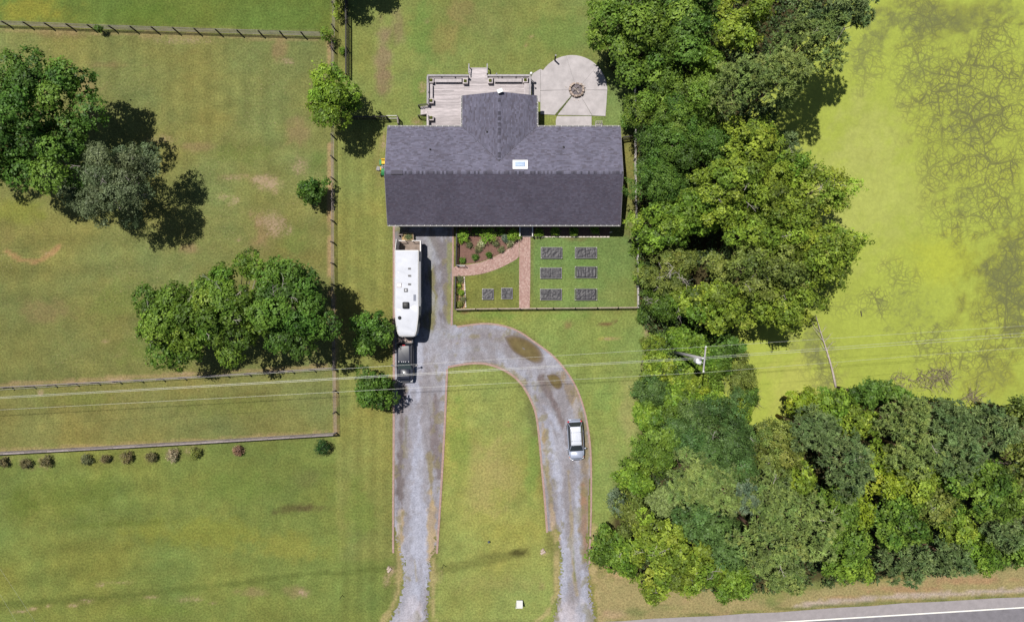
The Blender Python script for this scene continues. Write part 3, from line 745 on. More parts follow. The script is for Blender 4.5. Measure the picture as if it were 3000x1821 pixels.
    k3 = node(nt, 'ShaderNodeMapRange'); k3.inputs['From Min'].default_value = 0.35; k3.inputs['From Max'].default_value = 1.25; k3.inputs['To Max'].default_value = 0.85; L(k2.outputs[0], k3.inputs['Value'])
    k4 = node(nt, 'ShaderNodeMapRange'); k4.inputs['From Max'].default_value = 0.3; L(mk.outputs['Fac'], k4.inputs['Value'])
    k5 = node(nt, 'ShaderNodeMath', operation='MULTIPLY'); L(k3.outputs[0], k5.inputs[0]); L(k4.outputs[0], k5.inputs[1])
    mm2 = node(nt, 'ShaderNodeMix', data_type='RGBA'); L(k5.outputs[0], mm2.inputs[0]); L(mx.outputs[2], mm2.inputs[6]); mm2.inputs[7].default_value = (0.088, 0.095, 0.036, 1)
    L(mm2.outputs[2], b.inputs['Base Color'])
    b.inputs['Roughness'].default_value = 0.75; b.inputs['Specular IOR Level'].default_value = 0.2
    return m
pond = grid_obj('pond_water', WX, WY, np.full(WX.shape, POND_Z), np.clip(w.C, 0.004, 0.9), pond_material(), {'crack': cr, 'murk': murk})
tag(pond, kind='structure')

# ------------------------------------------------------------------ road
def road_y(px, d):      # world y of a line d metres below the upper road edge at photo px
    return PY(ROAD_A(px)) - d
RX0, RX1 = -1200.0, 4200.0
def road_strip(name, d0, d1, z, m, x0=RX0, x1=RX1):
    xs = np.linspace(x0, x1, 60); mb = MB()
    for i in range(len(xs) - 1):
        a, b = xs[i], xs[i + 1]
        j = lambda p: (0.05 * math.sin(p * 0.9) + 0.05 * math.sin(p * 0.37)) if d0 == 0 else 0.0
        mb.add([(PX(a), road_y(a, d0 + j(a)), z), (PX(a), road_y(a, d1), z), (PX(b), road_y(b, d1), z), (PX(b), road_y(b, d0 + j(b)), z)], [(0, 1, 2, 3)])
    return mb
road = road_strip('road', 0.0, 10.0, 0.02, None).build('road', M['asphalt'])
tag(road, kind='structure')
sh = road_strip('road_shoulder', 0.0, 1.16, 0.026, None).build('road_shoulder', M['asphalt_pale'], road)
for d0, d1, mm, nm in ((1.19, 1.35, 'paint_line', 'edge_line'), (4.8, 4.9, 'paint_yellow', 'centre_line'), (5.05, 5.15, 'paint_yellow', 'centre_line'), (8.6, 8.75, 'paint_line', 'edge_line')):
    road_strip(nm, d0, d1, 0.032, None).build(nm, M[mm], road)

# ------------------------------------------------------------------ gravel driveway
DRIVE = [[(1155, 600), (1326, 600), (1326, 950), (1352, 957), (1418, 947), (1471, 953), (1519, 969), (1568, 1004), (1617, 1038), (1657, 1083), (1690, 1136), (1714, 1205), (1728, 1288), (1731, 1356), (1726, 1420), (1722, 1500), (1726, 1600), (1730, 1700), (1745, 1821), (1770, 1880),
          (1590, 1880), (1618, 1821), (1634, 1762), (1641, 1660), (1633, 1547), (1603, 1559), (1597, 1474), (1588, 1376), (1578, 1263), (1571, 1214), (1548, 1155), (1523, 1116), (1487, 1088), (1446, 1070), (1406, 1062), (1357, 1066), (1311, 1077),
          (1306, 1167), (1304, 1226), (1298, 1336), (1290, 1474), (1281, 1600), (1265, 1640), (1260, 1701), (1254, 1790), (1262, 1890), (1090, 1890), (1138, 1821), (1164, 1774), (1178, 1721), (1178, 1640), (1158, 1560), (1155, 1400)]]
dpoly = [P(x, y) for x, y in DRIVE[0]]
dx_ = np.arange(-17, 11.5, 0.12); dy_ = np.arange(-39.2, 12.5, 0.12)
DX, DY = np.meshgrid(dx_, dy_)
DPX, DPY = DX / SX + 1500, 910.5 - DY / SX
jn = 14 * (fbm(DPX, DPY, 26, 301, 4) - 0.5); jn2 = 14 * (fbm(DPX, DPY, 26, 302, 4) - 0.5)
low = sstep(1530, 1600, DPY)                       # ragged only where no edging holds it
d = Paint(DPX, DPY, (150, 147, 154), 0.60)
GR = (166, 168, 183); DK = (108, 98, 98); MO = (126, 122, 78); TN = (170, 148, 112)
d.poly([(1155, 640), (1326, 640), (1326, 940), (1240, 990), (1155, 1000)], (122, 117, 117), .9)
for pts, wd, col, st in (
        ([(1205, 690), (1206, 800), (1200, 950)], 16, (134, 130, 136), .7), ([(1290, 700), (1295, 800), (1290, 940)], 15, (122, 116, 120), .8),
        ([(1258, 700), (1262, 800), (1272, 900), (1262, 970)], 13, MO, .8), ([(1238, 740), (1242, 860), (1246, 960)], 7, (112, 108, 84), .6), ([(1318, 720), (1316, 850), (1316, 945)], 9, (136, 142, 80), .8),
        ([(1255, 700), (1270, 760)], 22, (153, 154, 163), .6),
        ([(1210, 985), (1290, 985), (1380, 985), (1450, 1000)], 26, (153, 154, 163), .8), ([(1330, 965), (1420, 953), (1480, 960), (1540, 990), (1600, 1040)], 10, (158, 158, 172), .8),
        ([(1320, 1000), (1420, 985), (1470, 995), (1490, 1020)], 16, (140, 133, 140), .6), ([(1310, 1030), (1420, 1020), (1500, 1060), (1560, 1120), (1620, 1190), (1650, 1280)], 14, (149, 149, 158), .8),
        ([(1225, 1010), (1215, 1100), (1210, 1200), (1215, 1330), (1222, 1480), (1225, 1640), (1225, 1760), (1210, 1860)], 27, GR, .95), ([(1240, 1480), (1235, 1640), (1230, 1800)], 26, (169, 171, 186), .8),
        ([(1178, 1140), (1176, 1250), (1170, 1400), (1170, 1500)], 15, DK, .9), ([(1190, 1220), (1188, 1300)], 10, (118, 114, 92), .7), ([(1276, 1160), (1272, 1260), (1280, 1320), (1288, 1400)], 16, (116, 104, 104), .8), ([(1258, 1330), (1262, 1400), (1266, 1470)], 12, (136, 124, 88), .8),
        ([(1265, 1180), (1268, 1240)], 5, (150, 146, 156), .6), ([(1175, 1500), (1172, 1590)], 12, TN, .8), ([(1262, 1440), (1266, 1540), (1264, 1640)], 15, (178, 156, 118), .85), ([(1215, 1640), (1220, 1700)], 4, (160, 148, 116), .5),
        ([(1460, 1085), (1530, 1130), (1570, 1200)], 14, (152, 148, 130), .7), ([(1360, 1068), (1440, 1066), (1500, 1088), (1540, 1120)], 9, (140, 130, 96), .8), ([(1585, 1110), (1620, 1170), (1650, 1240), (1668, 1300)], 14, (118, 106, 106), .9),
        ([(1595, 1190), (1620, 1230), (1635, 1260)], 14, GR, .9), ([(1600, 1230), (1620, 1330), (1640, 1440), (1645, 1540), (1650, 1660), (1655, 1800), (1650, 1870)], 19, (167, 169, 184), .95), ([(1690, 1340), (1692, 1460), (1700, 1580), (1712, 1700), (1718, 1860)], 17, (167, 169, 184), .95),
        ([(1665, 1380), (1672, 1480), (1676, 1600), (1684, 1700), (1690, 1740)], 8, (162, 148, 118), .75), ([(1680, 1600), (1685, 1700)], 5, (120, 122, 80), .8), ([(1597, 1260), (1604, 1400), (1618, 1500)], 12, (146, 136, 100), .85), ([(1590, 1240), (1596, 1330)], 8, (160, 140, 108), .7), ([(1615, 1480), (1625, 1560), (1640, 1600)], 10, (186, 162, 128), .8),
        ([(1640, 1100), (1672, 1150), (1696, 1220), (1712, 1300), (1714, 1400), (1714, 1520), (1718, 1640)], 20, (146, 130, 106), .9), ([(1708, 1420), (1712, 1540), (1720, 1640)], 10, (150, 118, 94), .8), ([(1700, 1200), (1716, 1290)], 9, (120, 118, 88), .6),
        ([(1210, 1780), (1200, 1880)], 40, (184, 176, 182), .8), ([(1660, 1790), (1670, 1880)], 60, (186, 178, 184), .8)):
    d.line(pts, wd, col, st, nz=1.3)
for cx, cy, rx, ry, col, st, ang in ((1390, 985, 24, 9, (150, 140, 96), .7, 0), (1340, 1005, 9, 5, (160, 150, 120), .7, 0), (1440, 950, 14, 5, (130, 136, 86), .6, 0), (1200, 820, 12, 30, (112, 112, 84), .5, 0), (1170, 650, 20, 60, (118, 124, 72), .7, 0)):
    d.ell(cx, cy, rx, ry, col, st, ang)
q1 = fbm(DPX + 30 * (fbm(DPX, DPY, 60, 351) - .5), DPY * .28, 30, 341, 5)
d.mix(sstep(.47, .36, q1), (126, 118, 118), .38)
d.mix(sstep(.54, .64, q1), (172, 174, 188), .4)
q2 = fbm(DPX, DPY * .7, 22, 347, 5)
d.mix(sstep(.56, .66, q2) * sstep(60, 15, dist_line(DRIVE[0], DPX, DPY, True)), (132, 124, 88), .6)
for cx, cy, rx, ry, ang in ((1535, 1016, 74, 44, 38), (1622, 1117, 40, 34, 50)):
    d.ell(cx, cy, rx, ry, (118, 108, 94), .7, ang, nz=.5, soft=.6)
sp = fbm(DPX, DPY, 10, 311, 4) - 0.5
d.C *= (1 + 0.34 * sp)[..., None]
st_ = fbm(DPX * 3.0, DPY * 0.5, 20, 315, 4) - 0.5
d.C *= (1 + 0.22 * st_ * sstep(1000, 1150, DPY))[..., None]
cellx = (DPX[:-1, :-1] + DPX[1:, 1:]) / 2; celly = (DPY[:-1, :-1] + DPY[1:, 1:]) / 2
cx_, cy_ = cellx + (jn * low)[:-1, :-1], celly + (jn2 * low)[:-1, :-1]
keep = inside(DRIVE[0], cx_, cy_)
# ragged fringe: drop scattered cells near the free edges
ed = dist_line(DRIVE[0], cellx, celly, True)
keep &= ~((ed < 12) & (low[:-1, :-1] > 0.3) & (fbm(cellx, celly, 5, 331, 2) > 0.40 + ed / 30.0))
ii = np.arange(DX.size).reshape(DX.shape)
Fq = np.stack([ii[:-1, :-1], ii[:-1, 1:], ii[1:, 1:], ii[1:, :-1]], -1)[keep]
used = np.unique(Fq); remap = -np.ones(DX.size, int); remap[used] = np.arange(len(used))
DZ = 0.045 + 0.012 * (fbm(DPX, DPY, 40, 321) - 0.5)
V = np.stack([DX, DY, DZ], -1).reshape(-1, 3)[used]
M['gravel'] = mat('gravel', attr=True, rough=0.97, var=0.26, scale=7, bump=0.8, bscale=16, spec=0.2)
drive = np_mesh('driveway', V, remap[Fq], M['gravel'], None, np.clip(d.C, .004, .9).reshape(-1, 3)[used], None, True)
tag(drive, kind='structure')

# puddles left on the gravel
def puddle_mat():
    m, nt, b = new_mat('puddle_water'); L = nt.links.new
    at = node(nt, 'ShaderNodeAttribute', attribute_name='Col'); tc = node(nt, 'ShaderNodeTexCoord'); n1 = node(nt, 'ShaderNodeTexNoise', Scale=1.1, Detail=6.0, Roughness=.7); L(tc.outputs['Object'], n1.inputs['Vector'])
    r_ = node(nt, 'ShaderNodeMapRange'); r_.inputs['From Min'].default_value = .3; r_.inputs['From Max'].default_value = .7; r_.inputs['To Min'].default_value = .8; r_.inputs['To Max'].default_value = 1.2; L(n1.outputs['Fac'], r_.inputs['Value'])
    s_ = node(nt, 'ShaderNodeVectorMath', operation='SCALE'); L(at.outputs['Color'], s_.inputs[0]); L(r_.outputs[0], s_.inputs['Scale']); L(s_.outputs[0], b.inputs['Base Color'])
    b.inputs['Roughness'].default_value = 0.10; b.inputs['Specular IOR Level'].default_value = 0.4
    return m
M['puddle'] = puddle_mat()
def puddle(pts):
    pts = [P(x, y) for x, y in pts]
    pts = [tuple(p) for p in smooth_line(list(pts) + [pts[0]], 3)][:-1]
    c0 = np.mean(np.array(pts), 0); pts = sorted(pts, key=lambda p: math.atan2(p[1] - c0[1], p[0] - c0[0]))
    pts = [p for i, p in enumerate(pts) if math.hypot(p[0] - pts[i - 1][0], p[1] - pts[i - 1][1]) > .02]
    n_ = len(pts); c = np.mean(np.array(pts), 0); rings = (1.0, .93, .84, .70, .45, .08)
    cols = [(134, 126, 128), (126, 116, 108), (120, 106, 84), (116, 102, 68), (118, 105, 68), (120, 108, 72)]
    V = np.array([[c[0] + (p[0] - c[0]) * s, c[1] + (p[1] - c[1]) * s, .062] for s in rings for p in pts])
    F = np.array([[i * n_ + k, i * n_ + (k + 1) % n_, (i + 1) * n_ + (k + 1) % n_, (i + 1) * n_ + k] for i in range(len(rings) - 1) for k in range(n_)])
    rs = np.random.RandomState(n_)
    vc = np.array([lin(cols[i]) * .56 for i in range(len(rings)) for _ in pts]) * rs.uniform(.92, 1.08, (len(V), 1))
    o = np_mesh('puddle', V, F, M['puddle'], None, vc, None, True); tag(o, kind='structure')
puddle([U5(1175, 935), U5(1230, 915), U5(1330, 940), U5(1420, 1000), U5(1460, 1070), U5(1455, 1120), U5(1400, 1130), U5(1320, 1090), U5(1240, 1045), U5(1205, 1000)])
puddle([U5(1480, 1210), U5(1540, 1195), U5(1590, 1235), U5(1600, 1300), U5(1560, 1320), U5(1510, 1280)])

# ------------------------------------------------------------------ brick edging and brick walks
BRK = [(190, 156, 146), (196, 163, 153), (202, 170, 160), (186, 150, 140), (206, 176, 166), (194, 160, 150), (180, 146, 137)]
def brick_col(rr): return tuple(lin(rr.choice(BRK)) * 0.54 * rr.uniform(0.94, 1.06))
def edging(name, pts, width=0.2, z=0.07):
    rr = random.Random(len(pts) * 7 + int(pts[0][0]))
    line = resample(smooth_line([P(x, y) for x, y in pts], 2), 0.225)
    root = bpy.data.objects.new(name, None); COL.objects.link(root); root.location = (line[0].x, line[0].y, 0); tag(root, kind='structure')
    mb = MB()
    for i in range(len(line) - 1):
        a, b = line[i], line[i + 1]; dd = b - a; an = math.atan2(dd.y, dd.x); nr = Vector((-math.sin(an), math.cos(an)))
        for s in (-1, 1):
            c = (a + b) / 2 + nr * (s * width * .25)
            col = brick_col(rr); col = tuple(.5 * v + .5 * w_ for v, w_ in zip(col, lin((186, 160, 150)) * .46))
            mb.box((c.x, c.y, z / 2 + rr.uniform(-.008, .008)), (0.222, width * .485, z), an + rr.uniform(-.04, .04), col)
    o = mb.build('bricks', M['brick'], root); tag(o, kind='stuff')
edging('brick_edging', [(1154, 662), (1154, 1215), (1152, 1500), (1152, 1622)], 0.24)
edging('brick_edging', [(1327, 660), (1327, 780), (1325, 880), (1323, 955)], 0.2)
edging('brick_edging', [(1340, 957), (1351, 955), (1418, 946), (1471, 952), (1519, 968), (1568, 1003), (1617, 1037), (1657, 1082), (1690, 1135), (1714, 1204), (1728, 1287), (1732, 1356), (1732, 1498), (1730, 1539), (1727, 1656)], 0.2)
edging('brick_edging', [(1280, 1620), (1290, 1474), (1298, 1336), (1304, 1226), (1306, 1167), (1310, 1079)], 0.24)
edging('brick_edging', [(1312, 1075), (1357, 1066), (1406, 1062), (1446, 1070), (1487, 1088), (1523, 1116), (1548, 1155), (1564, 1191), (1571, 1214), (1578, 1263), (1588, 1376), (1597, 1474), (1603, 1559)], 0.24)

def brick_walk(name, la, lb, rowstep=0.21, z=0.05, across=6):
    """bricks laid between two edge lines (world points)"""
    rr = random.Random(5)
    A = resample(smooth_line(la, 2), 0.05); B = resample(smooth_line(lb, 2), 0.05)
    L = sum((A[i + 1] - A[i]).length for i in range(len(A) - 1))
    n = int(L / rowstep)
    root = MB().sheet([tuple(p) for p in A] + [tuple(p) for p in B[::-1]], 0.018).build(name, M['mortar']); tag(root, kind='structure')
    mb = MB()
    g_ = lambda Ln, t: Ln[min(len(Ln) - 1, int(t * (len(Ln) - 1)))]
    for i in range(n):
        t0, t1 = i / n, (i + 1) / n
        for k in range(across):
            o = 0.5 / n if k % 2 else 0
            u0, u1 = k / across, (k + 1) / across
            q = []
            for t, u in ((t0 + o, u0), (t1 + o, u0), (t1 + o, u1), (t0 + o, u1)):
                p = g_(A, min(1, t)) * (1 - u) + g_(B, min(1, t)) * u; q.append((p.x, p.y))
            c = (sum(p[0] for p in q) / 4, sum(p[1] for p in q) / 4)
            q = [(c[0] + (p[0] - c[0]) * .94, c[1] + (p[1] - c[1]) * .94) for p in q]
            if abs((q[0][0] - q[2][0]) * (q[1][1] - q[3][1]) - (q[1][0] - q[3][0]) * (q[0][1] - q[2][1])) < 0.006: continue
            mb.prism(q, 0.02, z + rr.uniform(-.006, .006), brick_col(rr))
    o = mb.build('bricks', M['brick'], root); tag(o, kind='stuff')
brick_walk('brick_path', [P(1522, 690), P(1521, 800), P(1521, 903)], [P(1554, 690), P(1554, 800), P(1552, 903)], 0.205, across=10)
brick_walk('brick_path', [P(1329, 783), P(1343, 777), P(1397, 772), P(1436, 758), P(1475, 738), P(1505, 719), P(1521, 699)],
           [P(1326, 809), P(1366, 808), P(1412, 803), P(1456, 789), P(1495, 770), P(1512, 760), P(1521, 751)], 0.205, z=0.046, across=9)

# planting beds
def bed(name, pts, m, z):
    pts = [P(x, y) for x, y in pts]
    line = resample(list(pts) + [pts[0]], 0.5)[:-1]
    q = [(p.x + R.uniform(-.05, .05), p.y + R.uniform(-.05, .05)) for p in line]
    o = MB().sheet(q, z).build(name, M[m]); tag(o, kind='structure'); return o
bed('mulch_bed', [(1339, 640), (1339, 774), (1397, 770), (1436, 756), (1475, 736), (1505, 717), (1520, 698), (1520, 640)], 'mulch', 0.022)
bed('mulch_bed', [(1560, 640), (1560, 692), (1788, 692), (1788, 640)], 'mulch', 0.022)
bed('soil_bed', [(1338, 812), (1338, 902), (1365, 902), (1361, 812)], 'bed_soil', 0.02)
def stone_edge(pts, size):
    rr = random.Random(int(pts[0][0]))
    root = bpy.data.objects.new('stone_edging', None); COL.objects.link(root); p0 = P(*pts[0]); root.location = (p0[0], p0[1], 0); tag(root, kind='structure')
    line = resample([P(*p) for p in pts], size)
    for i in range(len(line) - 1):
        c = (line[i] + line[i + 1]) / 2; dd = line[i + 1] - line[i]
        MB().box((c.x, c.y, 0.05), (size * .93, 0.15 * rr.uniform(.8, 1.15), 0.10 + rr.uniform(0, .03)), math.atan2(dd.y, dd.x) + rr.uniform(-.1, .1), taper=0.85).build('stone', M['stone_pale'], root)
stone_edge([(1360, 810), (1362, 850), (1365, 902)], 0.28)
stone_edge([(1566, 694), (1680, 694), (1788, 694)], 0.40)

# ------------------------------------------------------------------ house
EZ, PITCH = 3.3, 1 / 3.0
HX0, HX1 = PX(1135, EZ), PX(1818, EZ)
HYS, HYN = PY(658.5, EZ), PY(371.4, EZ)
HYM = (HYS + HYN) / 2
RZ = EZ + (HYN - HYM) * PITCH
WX0, WX1 = PX(1354, EZ), PX(1572.5, EZ)
WXM = (WX0 + WX1) / 2
WZ = EZ + (WX1 - WXM) * PITCH
WYN = PY(280, EZ)
house = thing('house', 'long single-storey house with grey shingled gable roof and rear wing', 'house', ((HX0 + HX1) / 2, HYM, 0))
wx0, wx1, wys, wyn = HX0 + 0.35, HX1 - 0.35, HYS + 0.55, HYN - 0.5
T_ = 0.18
def wall_slab(x0, y0, x1, y1, z0, z1, nm='wall', m='siding'):
    return MB().box(((x0 + x1) / 2, (y0 + y1) / 2, (z0 + z1) / 2), (abs(x1 - x0), abs(y1 - y0), z1 - z0)).build(nm, M[m], house)
wall_slab(wx0, wys, wx1, wys + T_, 0, EZ + 0.02)
wall_slab(wx0, wyn - T_, WX0 + 0.40, wyn, 0, EZ + 0.02)
wall_slab(WX1 - 0.40, wyn - T_, wx1, wyn, 0, EZ + 0.02)
for x in (wx0, wx1 - T_):                           # gable ends
    mb = MB(); ys, yn = wys + T_ + .002, wyn - T_ - .002
    prof = [(ys, 0), (yn, 0), (yn, EZ), (HYM, RZ - 0.12), (ys, EZ)]
    v = [(x, a, b) for a, b in prof] + [(x + T_, a, b) for a, b in prof]; n = 5
    mb.add(v, [(0, 1, 2, 3, 4), (9, 8, 7, 6, 5)] + [(i, (i + 1) % n, n + (i + 1) % n, n + i) for i in range(n)])
    mb.build('wall', M['siding'], house)
gy = WYN - 0.4
for x in (WX0 + 0.4, WX1 - 0.4 - T_):
    wall_slab(x, wyn + .003, x + T_, gy - T_ - .003, 0, EZ + 0.02)
mb = MB(); prof = [(WX0 + .4, 0), (WX1 - .4, 0), (WX1 - .4, EZ), (WXM, WZ - .12), (WX0 + .4, EZ)]
v = [(a, gy - T_, b) for a, b in prof] + [(a, gy, b) for a, b in prof]; n = 5
mb.add(v, [(0, 1, 2, 3, 4), (9, 8, 7, 6, 5)] + [(i, (i + 1) % n, n + (i + 1) % n, n + i) for i in range(n)])
mb.build('wall', M['siding'], house)
def window(x, y, z, w_, h_, side):
    dy = {'s': (0, -1), 'n': (0, 1), 'e': (1, 0), 'w': (-1, 0)}[side]
    fr = MB(); ax = dy[0] == 0
    sz = lambda a, t, b: (a, t, b) if ax else (t, a, b)
    fr.box((x + dy[0] * .03, y + dy[1] * .03, z), sz(w_, .06, h_)); f = fr.build('window', M['white_trim'], house)
    for k in (-1, 1):
        MB().box((x + dy[0] * .066, y + dy[1] * .066, z + k * h_ * .235), sz(w_ - .16, .012, h_ * .43)).build('pane', M['glass'], f)
for px in (1400, 1470, 1600, 1680, 1760): window(PX(px), wys, 1.9, 1.3, 1.4, 's')
for px in (1190, 1265, 1620, 1740): window(PX(px), wyn, 1.9, 1.1, 1.3, 'n')
window(wx1, HYM - 2, 1.9, 1.0, 1.3, 'e'); window(wx0, HYM + 2.6, 1.9, 1.0, 1.3, 'w'); window(WXM + 2, gy, 1.9, 1.4, 1.4, 'n')
gd = MB().box((PX(1248), wys - .03, 1.2), (5.4, .05, 2.4)).build('garage_door', M['garage_door'], house)
for k in range(4):
    for j in range(8):
        MB().box((PX(1248) - 2.36 + j * .675, wys - .062, .32 + k * .58), (.60, .014, .50)).build('panel', M['garage_door'], gd)
fd = MB().box((PX(1540), wys - .03, 1.75), (1.0, .06, 2.1)).build('door', M['door_red'], house)
MB().box((PX(1540) + .4, wys - .09, 1.7), (.05, .06, .12)).build('handle', M['rim'], fd)
bd = MB().box((WXM - 2.2, gy + .03, 1.85), (1.8, .06, 2.1)).build('door', M['glass'], house)
MB().box((WXM - 2.2, gy + .075, 1.85), (.06, .03, 2.1)).build('handle', M['rim'], bd)

# roof: decking + shingle courses
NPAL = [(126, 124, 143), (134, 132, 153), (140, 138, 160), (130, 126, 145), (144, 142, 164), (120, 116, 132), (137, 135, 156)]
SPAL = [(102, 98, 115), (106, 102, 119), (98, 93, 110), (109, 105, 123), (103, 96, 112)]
def slope_mesh(along0, along1, s_len, pos, clip, pal, rr, exposure=0.145, amin=0.18, amax=0.5, K=0.40):
    """pos(a, s) -> xyz on the slope; a runs along the eave, s up the slope (horizontal run)"""
    mb = MB(); rows = int(s_len / exposure)
    for r in range(rows):
        s0 = r * exposure; s1 = min(s_len, s0 + exposure * 1.08)
        for a0, a1 in clip(s0 + exposure / 2):
            a = a0 - rr.uniform(0, 0.4)
            while a < a1:
                ln = rr.uniform(amin, amax); b0, b1 = max(a, a0), min(a + ln, a1); a += ln
                if b1 - b0 < 0.02: continue
                c = lin(rr.choice(pal)) * K * rr.uniform(.90, 1.08)
                t = 0.010 + rr.uniform(0, .012)
                m_ = pos((b0 + b1) / 2, s0); c = c * (1 + .30 * (float(fbm(m_[0] * 1.6, m_[1] * .8, 2.2, 901, 4)) - .5))
                p = [pos(b0, s0), pos(b1, s0), pos(b1, s1), pos(b0, s1)]
                q = [(p[0][0], p[0][1], p[0][2] + .004 + t), (p[1][0], p[1][1], p[1][2] + .004 + t), (p[2][0], p[2][1], p[2][2] + .004), (p[3][0], p[3][1], p[3][2] + .004)]
                lo = [(p[0][0], p[0][1], p[0][2] + .001), (p[1][0], p[1][1], p[1][2] + .001)]
                mb.add(q + lo, [(0, 1, 2, 3), (4, 5, 1, 0)], tuple(c))
    return mb
roof = MB()
th = 0.10
def plane(pts):
    roof.add([tuple(p) for p in pts] + [(p[0], p[1], p[2] - th) for p in pts], [(0, 1, 2, 3), (7, 6, 5, 4)] + [(i, (i + 1) % 4, 4 + (i + 1) % 4, 4 + i) for i in range(4)])
plane([(HX0, HYN, EZ), (HX1, HYN, EZ), (HX1, HYM, RZ), (HX0, HYM, RZ)])
plane([(HX1, HYS, EZ), (HX0, HYS, EZ), (HX0, HYM, RZ), (HX1, HYM, RZ)])
vy = HYN - (WZ - EZ) / PITCH
plane([(WX0, WYN, EZ), (WX0, HYN, EZ), (WXM, vy, WZ), (WXM, WYN, WZ)])
plane([(WX1, HYN, EZ), (WX1, WYN, EZ), (WXM, WYN, WZ), (WXM, vy, WZ)])
roof_o = roof.build('roof', M['roof_base'], house)
rr = random.Random(3)
run = HYN - HYM
def clipN(s):
    half = (WZ - EZ - s * PITCH) / PITCH
    return [(HX0, HX1)] if half <= 0 else [(HX0, WXM - half), (WXM + half, HX1)]
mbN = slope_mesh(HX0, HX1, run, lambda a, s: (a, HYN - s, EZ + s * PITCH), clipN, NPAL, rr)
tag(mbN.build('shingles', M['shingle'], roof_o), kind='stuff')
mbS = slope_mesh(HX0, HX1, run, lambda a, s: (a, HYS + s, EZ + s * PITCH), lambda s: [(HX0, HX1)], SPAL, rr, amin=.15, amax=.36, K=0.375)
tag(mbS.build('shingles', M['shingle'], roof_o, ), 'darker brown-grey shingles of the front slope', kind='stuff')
half = WX1 - WXM
for sgn in (-1, 1):
    f = (lambda a, s, sg=sgn: (WXM + sg * (half - s), a, EZ + s * PITCH))
    mbw = slope_mesh(0, 0, half, f, lambda s: [(HYN - s, WYN)], NPAL, rr, K=0.36)
    tag(mbw.build('shingles', M['shingle'], roof_o), kind='stuff')
# ridge caps, one by one
capmats = []
for i, c in enumerate(NPAL[:4]):
    capmats.append(mat('ridge_cap_%d' % i, tuple(lin(c) * (.30, .62, .48, .38)[i]), .95, .2, 14, .4))
def cap_mesh(m, L_, W_):
    mb = MB(); h = W_ / 2 * PITCH
    mb.add([(-L_ / 2, -W_ / 2, -h + .02), (L_ / 2, -W_ / 2, -h + .012), (L_ / 2, 0, .014), (-L_ / 2, 0, .028), (L_ / 2, W_ / 2, -h + .012), (-L_ / 2, W_ / 2, -h + .02)], [(0, 1, 2, 3), (3, 2, 4, 5), (0, 3, 5)])
    return mb.mesh('ridge_cap', m)
caps = [cap_mesh(m, .23, .34) for m in capmats]
x = HX0 + .1
while x < HX1 - .1:
    inst('ridge_cap', rr.choice(caps), roof_o, (x, HYM, RZ + .022)); x += .205
y = vy + .3
while y < WYN - .08:
    inst('ridge_cap', rr.choice(caps), roof_o, (WXM, y, WZ + .022), math.pi / 2); y += .205
rv = MB().box((PX(1163, RZ), HYM, RZ + .055), (1.25, .36, .05)).build('ridge_vent', capmats[3], roof_o)
for s in (-1, 1): MB().box((PX(1163, RZ), HYM + s * .2, RZ + .03), (1.25, .035, .05)).build('ridge_vent_slot', M['pvc'], rv)
# gutters with hangers
def gutter(p, q, outward):
    p, q = Vector(p), Vector(q); dd = (q - p); L_ = dd.length; an = math.atan2(dd.y, dd.x); o = Vector(outward)
    mb = MB(); c = (p + q) / 2 + o * .075
    e = (p + q) / 2 + o * .135; mb.box((e.x, e.y, EZ - .065), (L_, .022, .11), an)
    e = (p + q) / 2 + o * .006; mb.box((e.x, e.y, EZ - .065), (L_, .012, .11), an)
    gt = mb.build('gutter', M['white_trim'], house)
    MB().box((c.x, c.y, EZ - .11), (L_ - .01, .11, .012), an).build('gutter_floor', M['grey_plastic'], gt)  # dark colour stands for leaf fill and the shade inside the trough
    hm = MB().box((0, 0, 0), (.035, .12, .010)).mesh('hanger', M['white_trim'])
    n_ = int(L_ / .66)
    for i in range(n_ + 1):
        r_ = p + dd * ((i + .3) / (n_ + .6)) + o * .07
        inst('hanger', hm, gt, (r_.x, r_.y, EZ - .002), an)
gutter((HX0 + .02, HYS, 0), (HX1 - .02, HYS, 0), (0, -1, 0))
gutter((HX0 + .02, HYN, 0), (WX0 - .02, HYN, 0), (0, 1, 0))
gutter((WX1 + .02, HYN, 0), (HX1 - .02, HYN, 0), (0, 1, 0))
gutter((WX0, HYN + .16, 0), (WX0, WYN - .02, 0), (-1, 0, 0))
gutter((WX1, HYN + .16, 0), (WX1, WYN - .02, 0), (1, 0, 0))
# rake boards
for x in (HX0 - .015, HX1 + .015):
    for ya, yb in ((HYS, HYM), (HYN, HYM)):
        L_ = math.hypot(yb - ya, RZ - EZ); an = math.atan2(RZ - EZ, abs(yb - ya)) * (1 if yb > ya else -1)
        MB().box((x, (ya + yb) / 2, (EZ + RZ) / 2 - .09), (.03, L_, .16), rx=an).build('rake_board', M['mid_grey'], house)
